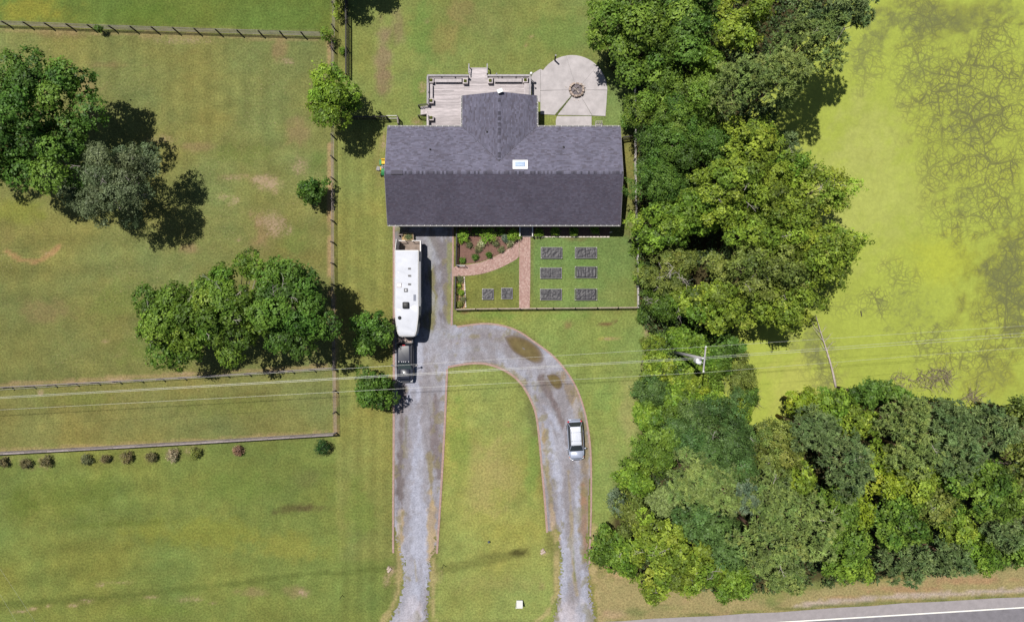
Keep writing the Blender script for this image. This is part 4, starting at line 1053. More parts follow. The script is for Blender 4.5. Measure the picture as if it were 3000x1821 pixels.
# skylight, pipe vents
SKX, SKY = (PX(1502, 4.7) + PX(1546, 4.7)) / 2, (PY(469, 4.7) + PY(499, 4.7)) / 2
SKZ = EZ + (HYN - SKY) * PITCH
tilt = -math.atan(PITCH)
sk = MB().box((SKX, SKY, SKZ + .06), (1.66, 1.12, .16), rx=tilt).build('skylight', M['white_plastic'], roof_o)
mb = MB(); nrm = Vector((0, math.sin(-tilt), math.cos(tilt)))
rg = []
for s_, hh in ((1.0, .145), (.86, .26), (.3, .31)):
    rg.append([tuple(Vector((SKX, SKY, SKZ)) + Matrix.Rotation(tilt, 3, 'X') @ Vector((sx * .56 * s_, sy * .30 * s_, hh))) for sx, sy in ((-1, -1), (1, -1), (1, 1), (-1, 1))])
mb.loft(rg).build('dome', M['glass_blue'], sk)
for px, py in ((1260.6, 438.3), (1651.4, 431)):
    yy = PY(py, 4.2); zz = EZ + (HYN - yy) * PITCH
    v = MB().lathe((PX(px, 4.2), yy, zz), [(.14, -.06), (.13, .03), (.055, .05), (.055, .35), (.045, .35), (.045, .30)], 12).build('vent_pipe', M['pvc'], roof_o)
xx = PX(1427, 4.3)
MB().lathe((xx, PY(386, 4.3), EZ + (xx - WX0) * PITCH), [(.14, -.06), (.13, .03), (.055, .05), (.055, .35), (.045, .35), (.045, .30)], 12).build('vent_pipe', M['pvc'], roof_o)
# front steps and rails under the eave
st = thing('front_steps', 'dark front steps with white side rails descending to the straight brick path', 'steps', (PX(1540), PY(686), 0))
for i in range(5):
    yy = wys - .05 - .15 - i * .3
    MB().box((PX(1541), yy, (.75 - i * .15) / 2), (1.45, .30, .75 - i * .15)).build('step', M['deck_dark'], st)
for px in (1523, 1560):
    rl = MB(); x = PX(px, .9)
    rl.box((x, wys - .75, 1.28), (.11, 1.75, .06), rx=math.atan(.42)); 
    for k in range(2): rl.box((x, wys - .12 - k * 1.42, .72 - k * .25), (.1, .1, 1.75 - k * .35))
    rl.build('rail', M['white_trim'], st)
    for k in range(7):
        MB().box((x, wys - .28 - k * .18, .98 - k * .075), (.035, .035, .5)).build('baluster', M['white_trim'], st)

# satellite dish and its arm on the wing's gable tip
dz = WZ + .42
dx, dyy = PX(1464.7, dz), PY(266, dz)
dish = thing('satellite_dish', 'white rectangular satellite dish at the tip of the rear wing ridge', 'satellite dish', (dx, dyy, WZ - .2))
MB().tube([(dx, WYN - .01, WZ - .22), (dx, dyy, WZ - .05), (dx, dyy, dz - .05)], .03, 8).build('mast', M['mid_grey'], dish)
MB().box((dx, dyy, dz), (.60, .42, .05), math.radians(22), rx=.12).build('panel', M['white_plastic'], dish, bevel=.015)

# ------------------------------------------------------------------ deck
DZ_ = 0.72
dk0, dk1 = PX(1254, DZ_), PX(1553, DZ_)
dn, ds = PY(222, DZ_), wyn + .02
deck = thing('deck', 'weathered grey plank deck wrapped around the rear wing of the house', 'deck', ((dk0 + dk1) / 2, (dn + ds) / 2, 0))
fr = MB()
fr.box(((dk0 + dk1) / 2, dn - .03, .34), (dk1 - dk0, .05, .64)); fr.box((dk0 + .03, (dn + ds) / 2, .34), (.05, dn - ds - .1, .64)); fr.box((dk1 - .03, (dn + gy) / 2, .34), (.05, dn - gy - .1, .64))
y = ds + .5
while y < dn - .2:
    fr.box(((dk0 + WX0) / 2 if y < gy else (dk0 + dk1) / 2, y, .56), ((WX0 + .3 - dk0) if y < gy else dk1 - dk0 - .2, .05, .2)); y += 1.2
fr.build('frame', M['deck_dark'], deck)
rr = random.Random(8)
y = ds + .08
pm = {}
def plank(x0, x1, y):
    L_ = round((x1 - x0) * 2) / 2.0
    L_ = x1 - x0
    MB().box(((x0 + x1) / 2, y, DZ_ - .015 + rr.uniform(-.004, .004)), (L_ - .008, .136, .03), rr.uniform(-.0008, .0008)).build('plank', M['deck'], deck)
while y < dn:
    xe = WX0 + .39 if y < gy + .08 else dk1
    xs = [dk0]
    while xs[-1] < xe - 5.2: xs.append(xs[-1] + rr.choice((3.0, 3.6, 4.2, 4.8)))
    xs.append(xe)
    for a, b in zip(xs[:-1], xs[1:]): plank(a, b, y)
    y += .146
# railings round the deck
def rail_run(name, a, b, h, parent, m, z0=DZ_, posts=True, cap=.19, bal=True):
    a, b = Vector(a), Vector(b); dd = b - a; an = math.atan2(dd.y, dd.x); L_ = dd.length; c = (a + b) / 2
    MB().box((c.x, c.y, z0 + h), (L_, cap, .05), an).build('top_rail', M[m], parent)
    MB().box((c.x, c.y, z0 + h - .11), (L_, .04, .10), an).build('rail', M['deck_dark'], parent)
    MB().box((c.x, c.y, z0 + h - .36), (L_, .04, .12), an).build('rail', M['deck_dark'], parent)
    MB().box((c.x, c.y, z0 + h - .62), (L_, .04, .12), an).build('rail', M['deck_dark'], parent)
    n_ = max(1, round(L_ / 1.6)); pmesh = MB().box((0, 0, 0), (.1, .1, z0 + h)).mesh('post', M[m])
    for i in range(n_ + 1):
        q = a + dd * (i / n_); inst('post', pmesh, parent, (q.x, q.y, (z0 + h) / 2 - .03), an)
RH = .92
rt = DZ_ + RH
ry = PY(221, rt); rxw = PX(1252.5, rt); rxe = PX(1553, rt)
rail_run('r', (rxw, ry), (PX(1372, rt), ry), RH, deck, 'rail_grey')
rail_run('r', (PX(1429, rt), ry), (rxe, ry), RH, deck, 'rail_grey')
rail_run('r', (rxw, ry - .1), (rxw, PY(304, rt)), RH, deck, 'rail_grey')
rail_run('r', (rxe, ry - .1), (rxe, gy + .1), RH, deck, 'rail_grey')
rail_run('r', (rxw, PY(335, rt)), (rxw, ds + .1), RH, deck, 'bench')
# steps to the lawn at the back and at the side
for i in range(4):
    MB().box((PX(1400.5), dn + .16 + i * .28, (DZ_ - .16 * (i + 1) + .04) / 2), (2.08, .29, DZ_ - .16 * (i + 1) + .04)).build('step', M['deck'], deck)
for px in (1373, 1427):
    x = PX(px, rt)
    MB().box((x, dn + .62, rt - .30), (.12, 1.35, .05), rx=-.36).build('hand_rail', M['rail_grey'], deck)
    MB().box((x, dn + 1.15, .52), (.09, .09, 1.04)).build('post', M['rail_grey'], deck)
    for k in range(3): MB().box((x, dn + .25 + k * .26, .75 - k * .09), (.04, .04, .85)).build('baluster', M['rail_grey'], deck)
for i in range(3):
    MB().box((dk0 - .17 - i * .3, PY(324, .3), (DZ_ - .18 * (i + 1)) / 2 + .03), (.31, 1.02, DZ_ - .18 * (i + 1) + .06)).build('step', M['deck'], deck)
for py in (307, 337):
    yy = PY(py, 1.2)
    MB().box((dk0 - .55, yy, 1.30), (1.15, .08, .06), ry=-.42 * 1).build('hand_rail', M['fence_dark'], deck)
    for k in range(7): MB().box((dk0 - .10 - k * .15, yy, .80 - k * .065 + .02), (.045, .045, .95)).build('baluster', M['fence_dark'], deck)
    MB().box((dk0 - 1.1, yy, .5), (.1, .1, 1.0)).build('post', M['fence_dark'], deck)
# planters and benches stand on the deck
pz = DZ_ + .55
def planter(u, v, label):
    px, py = U2(u, v); x, y = PX(px, pz), PY(py, pz)
    t = thing('deck_planter', label, 'planter', (x, y, DZ_), 0, 'wooden planter boxes on the deck')
    o_, i_ = .29, .17
    for sx, sy, a, b in ((0, 1, 2 * o_, o_ - i_), (0, -1, 2 * o_, o_ - i_), (1, 0, o_ - i_, 2 * i_), (-1, 0, o_ - i_, 2 * i_)):
        m_ = (o_ + i_) / 2
        MB().box((x + sx * m_, y + sy * m_, DZ_ + .575), (a - .004, b - .004, .05)).build('rim', M['planter'], t)
    MB().box((x, y, DZ_ + .275), (.52, .52, .545)).build('box', M['planter'], t)
    MB().box((x, y, DZ_ + .556), (2 * i_ - .01, 2 * i_ - .01, .02)).build('soil', M['soil'], t)
    rs = np.random.RandomState(int(u)); n_ = 150
    c = np.stack([x + rs.uniform(-.15, .15, n_), y + rs.uniform(-.15, .15, n_), DZ_ + .58 + rs.rand(n_) * .14], -1)
    nn = rs.normal(size=(n_, 3)); nn[:, 2] = np.abs(nn[:, 2]) + .4
    col = np.array((.13, .15, .03)) * rs.uniform(.4, 1.7, (n_, 1))
    V, F = leaf_quads(c, nn, rs.uniform(.03, .07, n_), .6, rs)
    o = np_mesh('plant', V - np.array(t.location), F, M['leaf'], col); o.parent = t
    return t

def leaf_quads(c, n, size, aspect, rs, axis=None):
    n = n / (np.linalg.norm(n, axis=1, keepdims=True) + 1e-9)
    if axis is None:
        a = rs.normal(size=c.shape)
    else:
        a = axis
    t = a - n * np.sum(a * n, 1, keepdims=True); t /= (np.linalg.norm(t, axis=1, keepdims=True) + 1e-9)
    b = np.cross(n, t)
    s = np.asarray(size)[:, None]
    asp = aspect if np.isscalar(aspect) else np.asarray(aspect)[:, None]
    V = np.stack([c - t * s, c - b * s * asp, c + t * s, c + b * s * asp], 1).reshape(-1, 3)
    F = np.arange(len(V)).reshape(-1, 4)
    return V, F
for u, v, l in ((648, 580, 'wooden deck planter in the far left corner of the railing'), (895, 586, 'wooden deck planter left of the back steps'), (1075, 583, 'wooden deck planter right of the back steps'),
                (1328, 578, 'wooden deck planter in the corner nearest the round patio'), (648, 728, 'wooden deck planter above the side steps'), (648, 851, 'wooden deck planter below the side steps next to the house')):
    planter(u, v, l)
def bench(a, b, wd, label):
    z = DZ_ + .42
    (ax, ay), (bx, by) = P(*U2(*a), z), P(*U2(*b), z)
    horiz = abs(bx - ax) > abs(by - ay)
    t = thing('deck_bench', label, 'bench', ((ax + bx) / 2, (ay + by) / 2, DZ_), 0, 'built-in benches along the deck railing')
    for k in range(3):
        o = (k - 1) * wd / 3
        if horiz: MB().box(((ax + bx) / 2, ay + o, z), (abs(bx - ax), wd / 3 - .008, .04)).build('seat_slat', M['bench'], t)
        else: MB().box((ax + o, (ay + by) / 2, z), (wd / 3 - .008, abs(by - ay), .04)).build('seat_slat', M['bench'], t)
    n_ = 3
    for i in range(n_):
        f = .12 + .76 * i / (n_ - 1); q = (ax + (bx - ax) * f, ay + (by - ay) * f)
        MB().box((q[0], q[1], DZ_ + .20), ((.08, wd * .8, .40) if horiz else (wd * .8, .08, .40))).build('leg', M['bench'], t)
bench((673, 580), (868, 580), .46, 'long deck bench along the back railing left of the steps')
bench((1103, 580), (1302, 580), .40, 'long deck bench along the back railing right of the steps')
bench((646, 607), (646, 708), .42, 'short deck bench along the left railing')
bench((1337, 602), (1337, 700), .56, 'wide pale deck bench on the side nearest the round patio')
t = thing('globe_lamp', 'small white globe lamp on the deck corner post by the patio', 'lamp', (rxe + .12, ry + .1, 0))
MB().tube([(rxe + .12, ry + .1, 0), (rxe + .12, ry + .1, 1.85)], .04, 8).build('post', M['mid_grey'], t)
MB().lathe((rxe + .12, ry + .1, 1.85), [(.05, 0), (.13, .06), (.165, .16), (.13, .27), (.04, .32)], 12).build('globe', M['white_plastic'], t, smooth=True)
x, y = P(*U2(1388, 604), 1.0)
t = thing('patio_torch', 'short dark pole with a round top beside the deck', 'torch', (x, y, 0))
MB().tube([(x, y, 0), (x, y, 1.0)], .025, 6).build('pole', M['black_metal'], t)
MB().lathe((x, y, 1.0), [(.04, 0), (.10, .05), (.10, .14), (.03, .2)], 10).build('head', M['black_metal'], t)
x, y = P(*U2(1120, 540), rt + .05)
t = thing('rail_feeder', 'small pale blue tub hung on the back railing', 'tub', (x, y + .1, rt - .1))
MB().lathe((x, y + .1, rt - .12), [(.07, 0), (.085, .22), (.075, .22), (.06, .03)], 10).build('tub', M['transformer'], t)
MB().box((x, y + .02, rt + .03), (.03, .1, .02)).build('hook', M['black_metal'], t)

# ------------------------------------------------------------------ patio of poured slabs
cu, cv = 1700, 650
arc = lambda a0, a1, n: [(1665 + 255 * math.cos(math.radians(a0 + (a1 - a0) * i / n)), 655 - 255 * math.sin(math.radians(a0 + (a1 - a0) * i / n))) for i in range(n + 1)]
slabs = [[(cu, cv)] + arc(44, 100, 9) + [(1622, 405)],
         [(cu, cv), (1622, 405)] + arc(104, 145, 7) + [(1437, 500), (1437, 655)],
         [(cu, cv), (1919, 652)] + arc(1, 44, 7),
         [(cu, cv), (1812, 836), (1906, 840), (1914, 740), (1919, 654)],
         [(cu, cv), (1560, 832), (1810, 836)],
         [(cu, cv), (1437, 657), (1437, 826), (1540, 831)],
         [(1436, 500), (1385, 530), (1368, 560), (1376, 690), (1410, 702), (1422, 735), (1436, 740)],
         [(1556, 840), (1806, 840), (1806, 924), (1548, 924), (1548, 870)]]
pb = MB()
for s_ in slabs: pb.sheet([P(*U2(*p)) for p in s_], .012)
patio = pb.build('patio', M['mid_grey']); tag(patio, kind='structure')
for s_ in slabs:
    MB().prism(inset([P(*U2(*p)) for p in s_], .007), .004, .085 + R.uniform(-.004, .004)).build('slab', M['concrete'], patio)
gj = MB()
rs = np.random.RandomState(4); n_ = 500
tt = rs.rand(n_); a_, b_ = np.array(P(*U2(1665, 690))), np.array(P(*U2(1549, 832)))
c = np.zeros((n_, 3)); c[:, :2] = a_ + (b_ - a_) * tt[:, None] + rs.normal(size=(n_, 2)) * (.02 + .05 * tt[:, None]); c[:, 2] = .09 + rs.rand(n_) * .05
nn = rs.normal(size=(n_, 3)); nn[:, 2] += 1.5
V, F = leaf_quads(c, nn, rs.uniform(.03, .07, n_), .4, rs)
o = np_mesh('joint_grass', V, F, M['leaf'], np.array((.11, .14, .04)) * rs.uniform(.6, 1.4, (n_, 1))); tag(o, 'strip of grass growing in the patio joint below the fire pit', 'grass', kind='stuff')

fx, fy = P(1689.5, 262.5, .3)
fp = thing('fire_pit', 'round stone fire pit with ashes in the middle of the patio', 'fire pit', (fx, fy, .08))
rr = random.Random(21)
for lvl in range(2):
    n_ = 13
    for k in range(n_):
        if lvl == 1 and k in (2, 3): continue
        a = 2 * math.pi * (k + .5 * lvl) / n_ + rr.uniform(-.06, .06); r_ = .77 + rr.uniform(-.03, .03)
        MB().box((fx + r_ * math.cos(a), fy + r_ * math.sin(a), .20 + lvl * .20), (.24 * rr.uniform(.85, 1.15), .35 * rr.uniform(.9, 1.05), .20), a, taper=.88, rx=rr.uniform(-.06, .06)).build('stone', M['stone'], fp, bevel=.025)
MB().lathe((fx, fy, .086), [(.66, 0), (.64, .10), (.4, .17), (.1, .20)], 18).build('ash', M['ash'], fp)
for k in range(6):
    a = rr.uniform(0, 6.28); MB().tube([(fx + .45 * math.cos(a), fy + .45 * math.sin(a), .26), (fx - .3 * math.cos(a + .4), fy - .3 * math.sin(a + .4), .34)], [.05, .04], 6).build('log', M['charred'] if k % 2 else M['deadwood'], fp)
MB().tube([(fx + .25, fy + .6, .34), (fx + .95, fy + .35, .58)], [.06, .05], 6).build('log', M['deadwood'], fp)
for k, (du, dv) in enumerate(((1658 - 1689.5, 253 - 262.5), (1683 - 1689.5, 291 - 262.5), (1695 - 1689.5, 291.5 - 262.5), (1716 - 1689.5, 264 - 262.5))):
    x, y = fx + du * .04, fy - dv * .04
    o = MB().box((x, y, .115), (.15, .11, .07), rr.uniform(0, 3), taper=.7).build('loose_stone', M['stone_pale']); tag(o, ['pale loose stone left of the fire pit', 'pale loose stone below the fire pit, the left one', 'pale loose stone below the fire pit, the right one', 'pale loose stone right of the fire pit'][k], 'stone', 'loose stones around the fire pit')
x, y = P(*U2(1541, 440))
t = thing('lantern_post', 'dark wooden post standing at the upper edge of the round patio', 'post', (x, y, .05))
MB().box((x, y, .90), (.14, .14, 1.65), .2).build('post', M['fence_dark'], t)
MB().box((x, y, 1.745), (.18, .18, .04), .2).build('cap', M['mid_grey'], t)
x, y = P(*U2(1855, 900))
t = thing('utility_rack', 'small pale rack against the back wall near the patio path', 'rack', (x, y, 0))
for k in range(4): MB().box((x - .35 + k * .23, y, .35), (.04, .5, .70)).build('bar', M['fence_pale'], t)
MB().box((x, y + .22, .70), (.80, .05, .05)).build('rail', M['fence_pale'], t); MB().box((x, y - .2, .70), (.80, .05, .05)).build('rail', M['fence_pale'], t)

# ------------------------------------------------------------------ fences
def rail_fence(name, label, pts, h, levels, spacing, m, mp=None, wob=.02, rail=(.035, .075), cap=False, seed=1):
    """post and rail; pts are photo pixels of the top rail"""
    rr = random.Random(seed)
    W = [Vector(P(x, y, h)) for x, y in pts]
    t = thing(name, label, 'fence', (W[0].x, W[0].y, 0))
    L_ = sum((W[i + 1] - W[i]).length for i in range(len(W) - 1)); n_ = max(1, round(L_ / spacing))
    line = resample(W, L_ / n_ - 1e-5)[:n_ + 1]
    pmesh = MB().box((0, 0, 0), (.12, .12, h + .08), taper=.92).mesh('post', M[mp or m])
    for q in line: 
        o = inst('post', pmesh, t, (q.x, q.y, (h + .08) / 2), rr.uniform(-.2, .2)); o.rotation_euler[0] = rr.uniform(-.02, .02)
    for i in range(len(line) - 1):
        a, b = line[i], line[i + 1]; dd = b - a; an = math.atan2(dd.y, dd.x); c = (a + b) / 2; nrm = Vector((-math.sin(an), math.cos(an))) * .075
        rm = MB().box((0, 0, 0), (dd.length - .006, rail[0], rail[1])).mesh('rail', M[m])
        for k in range(levels):
            z = h - .07 - k * (h - .30) / max(1, levels - 1) * .95
            o = inst('rail', rm, t, (c.x + nrm.x, c.y + nrm.y, z + rr.uniform(-wob, wob)), an + rr.uniform(-.004, .004)); o.rotation_euler[1] = rr.uniform(-.012, .012)
        if cap:
            cm = MB().box((0, 0, 0), (dd.length - .006, .16, .04)).mesh('cap_rail', M[m]); inst('cap_rail', cm, t, (c.x, c.y, h + .06), an)
    return t
rail_fence('paddock_fence', 'four-rail paddock fence across the top left pasture', [(-120, 58), (0, 63), (300, 75), (620, 86), (944, 96)], 1.35, 4, 2.46, 'fence', 'fence_dark', seed=2)
rail_fence('paddock_fence', 'weathered paddock fence running down the left side yard', [(970, 330), (968, 430), (970, 560), (968, 700), (970, 860), (971, 1000), (974, 1150), (977, 1273)], 1.35, 3, 2.55, 'fence', 'fence_dark', seed=3)
rail_fence('paddock_fence', 'short grey paddock fence between the bushes at the top', [(972, -60), (972, 60), (969, 130), (968, 203)], 1.35, 3, 2.5, 'fence', 'fence_dark', seed=4)
rail_fence('paddock_fence', 'paddock fence below the clump of three trees', [(-120, 1144), (0, 1137), (300, 1121), (600, 1104), (972, 1080)], 1.35, 3, 2.5, 'fence', 'fence_dark', seed=5)
rail_fence('paddock_fence', 'capped paddock fence behind the row of brown shrubs', [(-120, 1336), (0, 1329), (300, 1313), (600, 1296), (977, 1273)], 1.30, 3, 2.52, 'fence', 'fence_dark', cap=True, seed=6)
rail_fence('side_fence', 'pale narrow rail fence half hidden along the woods beside the house', [(1860, 150), (1861, 280), (1861, 380), (1862, 470), (1864, 600), (1868, 690), (1869, 790), (1870, 900)], 1.2, 3, 2.4, 'fence_pale', 'fence_pale', rail=(.05, .1), seed=7)

def picket_fence(name, label, pts, h, m, mcap=None, spacing=.125, post_sp=2.45, capw=.14):
    W = [Vector(P(x, y, h)) for x, y in pts]
    t = thing(name, label, 'fence', (W[0].x, W[0].y, 0))
    pk = MB().box((0, 0, 0), (.055, .022, h - .14)).mesh('picket', M[m])
    for s in range(len(W) - 1):
        a, b = W[s], W[s + 1]; dd = b - a; L_ = dd.length; an = math.atan2(dd.y, dd.x); c = (a + b) / 2
        MB().box((c.x, c.y, h), (L_, capw, .045), an).build('top_rail', M[mcap or m], t)
        MB().box((c.x, c.y, .22), (L_, .05, .09), an).build('rail', M[m], t); MB().box((c.x, c.y, h - .16), (L_, .05, .09), an).build('rail', M[m], t)
        nr = Vector((-math.sin(an), math.cos(an))) * .038
        for i in range(int(L_ / spacing)):
            q = a + dd * ((i + .5) * spacing / L_); inst('picket', pk, t, (q.x - nr.x, q.y - nr.y, .07 + (h - .14) / 2), an)
        n_ = max(1, round(L_ / post_sp)); pm_ = MB().box((0, 0, 0), (.11, .11, h + .06)).mesh('post', M[m])
        for i in range(n_ + 1):
            q = a + dd * (i / n_); inst('post', pm_, t, (q.x, q.y, (h + .06) / 2), an)
    return t
picket_fence('garden_fence', 'front garden picket fence with pale top rail along the lawn', [U5(822, 737), U5(970, 733), U5(1130, 731), U5(1290, 730), U5(1530, 728), U5(1850, 725), U5(2150, 722)], 1.0, 'fence_dark', 'fence_tan', capw=.11)
picket_fence('garden_fence', 'dark picket fence beside the mulch bed and the gravel drive', [U5(832, 120), U5(831, 270), U5(828, 415)], 1.0, 'fence_dark', 'fence_dark')
picket_fence('garden_fence', 'dark picket fence beside the narrow soil bed', [U5(824, 500), U5(821, 620), U5(819, 730)], 1.0, 'fence_dark', 'fence_dark')
picket_fence('yard_fence', 'black picket fence below the top shadow, behind the house corner', [(1011, -60), (1013, 60), (1013, 215)], 1.35, 'fence_dark', 'fence_dark')
picket_fence('yard_fence', 'dark picket fence between the small tree and the side gate', [(1020, 342), (1095, 341), (1131, 341)], 1.3, 'fence_dark', 'fence_dark')
picket_fence('yard_fence', 'short dark picket fence from the side gate to the house', [(1164, 341), (1166, 362)], 1.3, 'fence_dark', 'fence')
picket_fence('yard_fence', 'short dark picket fence between the house and the woods', [(1826, 402), (1862, 396)], 1.25, 'fence_dark', 'fence_dark')
def gate(label, a, b, h, m):
    a, b = Vector(P(*a, h)), Vector(P(*b, h)); dd = b - a; an = math.atan2(dd.y, dd.x); L_ = dd.length; c = (a + b) / 2
    t = thing('garden_gate', label, 'gate', (a.x, a.y, 0))
    for z in (h, .2): MB().box((c.x, c.y, z), (L_, .05, .06), an).build('rail', M[m], t)
    for q in (a, b): MB().box((q.x, q.y, h / 2), (.06, .06, h), an).build('stile', M[m], t)
    n_ = int(L_ / .16)
    for i in range(1, n_): 
        q = a + dd * (i / n_); MB().box((q.x, q.y, h / 2 + .1), (.02, .02, h - .22), an).build('bar', M[m], t)
    MB().box((b.x, b.y, h * .75), (.10, .09, .06), an).build('latch', M['black_metal'], t)
gate('blue-grey metal gate standing open over the curved brick path', U5(832, 418), U5(893, 420), 1.0, 'zinc')
gate('pale metal gate in the dark fence left of the deck', (1133, 339), (1162, 339), 1.3, 'zinc')

# ------------------------------------------------------------------ vehicles
def rring(w_, zb, zt, y, r=.12, n=3):
    pts = []
    for cx, cz, a0 in ((w_ - r, zt - r, 0), (-w_ + r, zt - r, 90), (-w_ + r, zb + r, 180), (w_ - r, zb + r, 270)):
        for k in range(n + 1):
            a = math.radians(a0 + 90 * k / n); pts.append((cx + r * math.cos(a), y, cz + r * math.sin(a)))
    return pts
def plan_ring(hw, y0, y1, z, r=.2, n=4):
    pts = []
    for cx, cy, a0 in ((hw - r, y1 - r, 0), (-hw + r, y1 - r, 90), (-hw + r, y0 + r, 180), (hw - r, y0 + r, 270)):
        for k in range(n + 1):
            a = math.radians(a0 + 90 * k / n); pts.append((cx + r * math.cos(a), cy + r * math.sin(a), z))
    return pts
def wheel(t, x, y, r, wd):
    wl = MB(); n = 18; pr = [(-wd / 2, r * .62), (-wd / 2, r * .95), (-wd * .35, r), (wd * .35, r), (wd / 2, r * .95), (wd / 2, r * .62)]
    rings = [[(x + a, y + b * math.cos(2 * math.pi * k / n), r + b * math.sin(2 * math.pi * k / n)) for k in range(n)] for a, b in pr]
    w_ = wl.loft(rings).build('wheel', M['tyre'], t, world=False)
    rm = MB(); s = 1 if x > 0 else -1
    rings = [[(x + a, y + b * math.cos(2 * math.pi * k / n), r + b * math.sin(2 * math.pi * k / n)) for k in range(n)] for a, b in ((s * wd * .50, r * .62), (s * wd * .53, r * .55), (s * wd * .46, r * .2))]
    rm.loft(rings).build('rim', M['rim'], w_, world=False)
def frustum_panels(t, lo, hi, names, mats, ins=.06, out=.012):
    """lo/hi: four plan corners (x,y,z) each, order: front-left, front-right, rear-right, rear-left"""
    for i, (nm, mm) in enumerate(zip(names, mats)):
        if nm is None: continue
        a, b, c, d = (Vector(lo[i]), Vector(lo[(i + 1) % 4]), Vector(hi[(i + 1) % 4]), Vector(hi[i]))
        ctr = (a + b + c + d) / 4; nrm = (b - a).cross(d - a).normalized()
        if nrm.dot(ctr - Vector((0, ctr.y if i in (1, 3) else 0, .6))) < 0: nrm = -nrm
        q = []
        for p in (a, b, c, d):
            dv = ctr - p; q.append(p + dv.normalized() * ins + nrm * out)
        q2 = [p - nrm * .03 for p in q]
        MB().add([tuple(p) for p in q + q2], [(0, 1, 2, 3), (7, 6, 5, 4), (0, 4, 5, 1), (1, 5, 6, 2), (2, 6, 7, 3), (3, 7, 4, 0)]).build(nm, M[mm], t, world=False)

# --- silver wagon on the right arm of the drive (nose towards the road)
sx, sy = P(1686.5, 1288, .8)
suv = thing('parked_car', 'silver wagon with roof rack parked on the right arm of the drive', 'car', (sx, sy, .05), math.radians(3.4))
W_ = lambda *a, **k: None
body = [(2.30, .60, .45, .80), (2.22, .78, .36, .92), (1.95, .88, .28, .98), (1.2, .915, .26, 1.0), (0, .92, .26, .98), (-1.0, .92, .26, .98), (-1.55, .90, .28, .93), (-2.0, .84, .34, .84), (-2.22, .72, .40, .76), (-2.30, .52, .45, .68)]
MB().loft([rring(w_, zb, zt, y, .10 if w_ > .7 else .08) for y, w_, zb, zt in body]).build('body', M['silver'], suv, world=False, smooth=True)
lo = [(-.84, -1.25, .955), (.84, -1.25, .955), (.86, 2.10, .955), (-.86, 2.10, .955)]
hi = [(-.60, -.45, 1.56), (.60, -.45, 1.56), (.60, 1.68, 1.58), (-.60, 1.68, 1.58)]
MB().add(lo + hi, [(3, 2, 1, 0), (4, 5, 6, 7), (0, 1, 5, 4), (1, 2, 6, 5), (2, 3, 7, 6), (3, 0, 4, 7)]).build('cabin', M['silver'], suv, world=False)
frustum_panels(suv, lo, hi, ('windshield', 'side_window', 'rear_window', 'side_window'), ('glass',) * 4, .05)
MB().loft([plan_ring(.63, -.50, 1.70, 1.565, .16), plan_ring(.61, -.46, 1.66, 1.615, .16), plan_ring(.52, -.32, 1.54, 1.64, .16)]).build('roof', M['silver_sunlit'], suv, world=False, smooth=True)
for k in range(3): MB().box((-.3 + k * .3, .6, 1.645), (.05, 1.6, .02)).build('roof_rib', M['silver_sunlit'], suv, world=False)
for x in (-.55, .55): MB().tube([(x, -.2, 1.63), (x, -.1, 1.69), (x, 1.35, 1.69), (x, 1.45, 1.63)], .02, 6).build('roof_rail', M['silver'], suv, world=False)
for y in (.05, 1.05):
    for x in (-.52, .52): MB().box((x, y, 1.70), (.16, .05, .03)).build('rack_foot', M['grey_plastic'], suv, world=False)
    MB().box((0, y, 1.705), (.9, .035, .018)).build('cross_bar', M['silver'], suv, world=False)
MB().loft([plan_ring(.76, -2.12, -1.24, .90, .2), plan_ring(.70, -2.02, -1.25, .965, .2)]).build('hood', M['silver'], suv, world=False, smooth=True)
for x in (-.3, .3): MB().box((x, -1.62, .972), (.03, .7, .012), x * -.25).build('hood_crease', M['silver'], suv, world=False)
for s in (-1, 1):
    mr_ = MB().box((s * 1.03, -.95, 1.02), (.20, .13, .15), s * .25).build('mirror', M['silver'], suv, world=False, bevel=.03)
    MB().box((s * .93, -.93, .99), (.1, .06, .05)).build('arm', M['grey_plastic'], mr_, world=False)
    MB().box((s * .70, -2.10, .72), (.26, .18, .16), s * .55).build('headlight', M['lamp_lens'], suv, world=False, bevel=.04)
    MB().box((s * .815, -1.93, .78), (.08, .16, .10), s * .3).build('indicator', M['amber_lens'], suv, world=False, bevel=.02)
    MB().box((s * .74, 2.16, .86), (.20, .16, .22), -s * .7).build('tail_light', M['red_lens'], suv, world=False, bevel=.03)
    for y in (-.1, .95): MB().box((s * .925, y, .86), (.02, .16, .03)).build('door_handle', M['rim'], suv, world=False)
    for y in (-1.42, 1.38): wheel(suv, s * .82, y, .34, .22)
MB().loft([rring(.78, .35, .62, 2.33, .08), rring(.70, .38, .58, 2.40, .08)]).build('bumper', M['silver'], suv, world=False, smooth=True)
MB().loft([rring(.66, .34, .58, -2.33, .08), rring(.55, .36, .55, -2.39, .08)]).build('bumper', M['silver'], suv, world=False, smooth=True)
MB().box((0, -2.335, .64), (.7, .03, .1)).build('grille', M['grey_plastic'], suv, world=False)

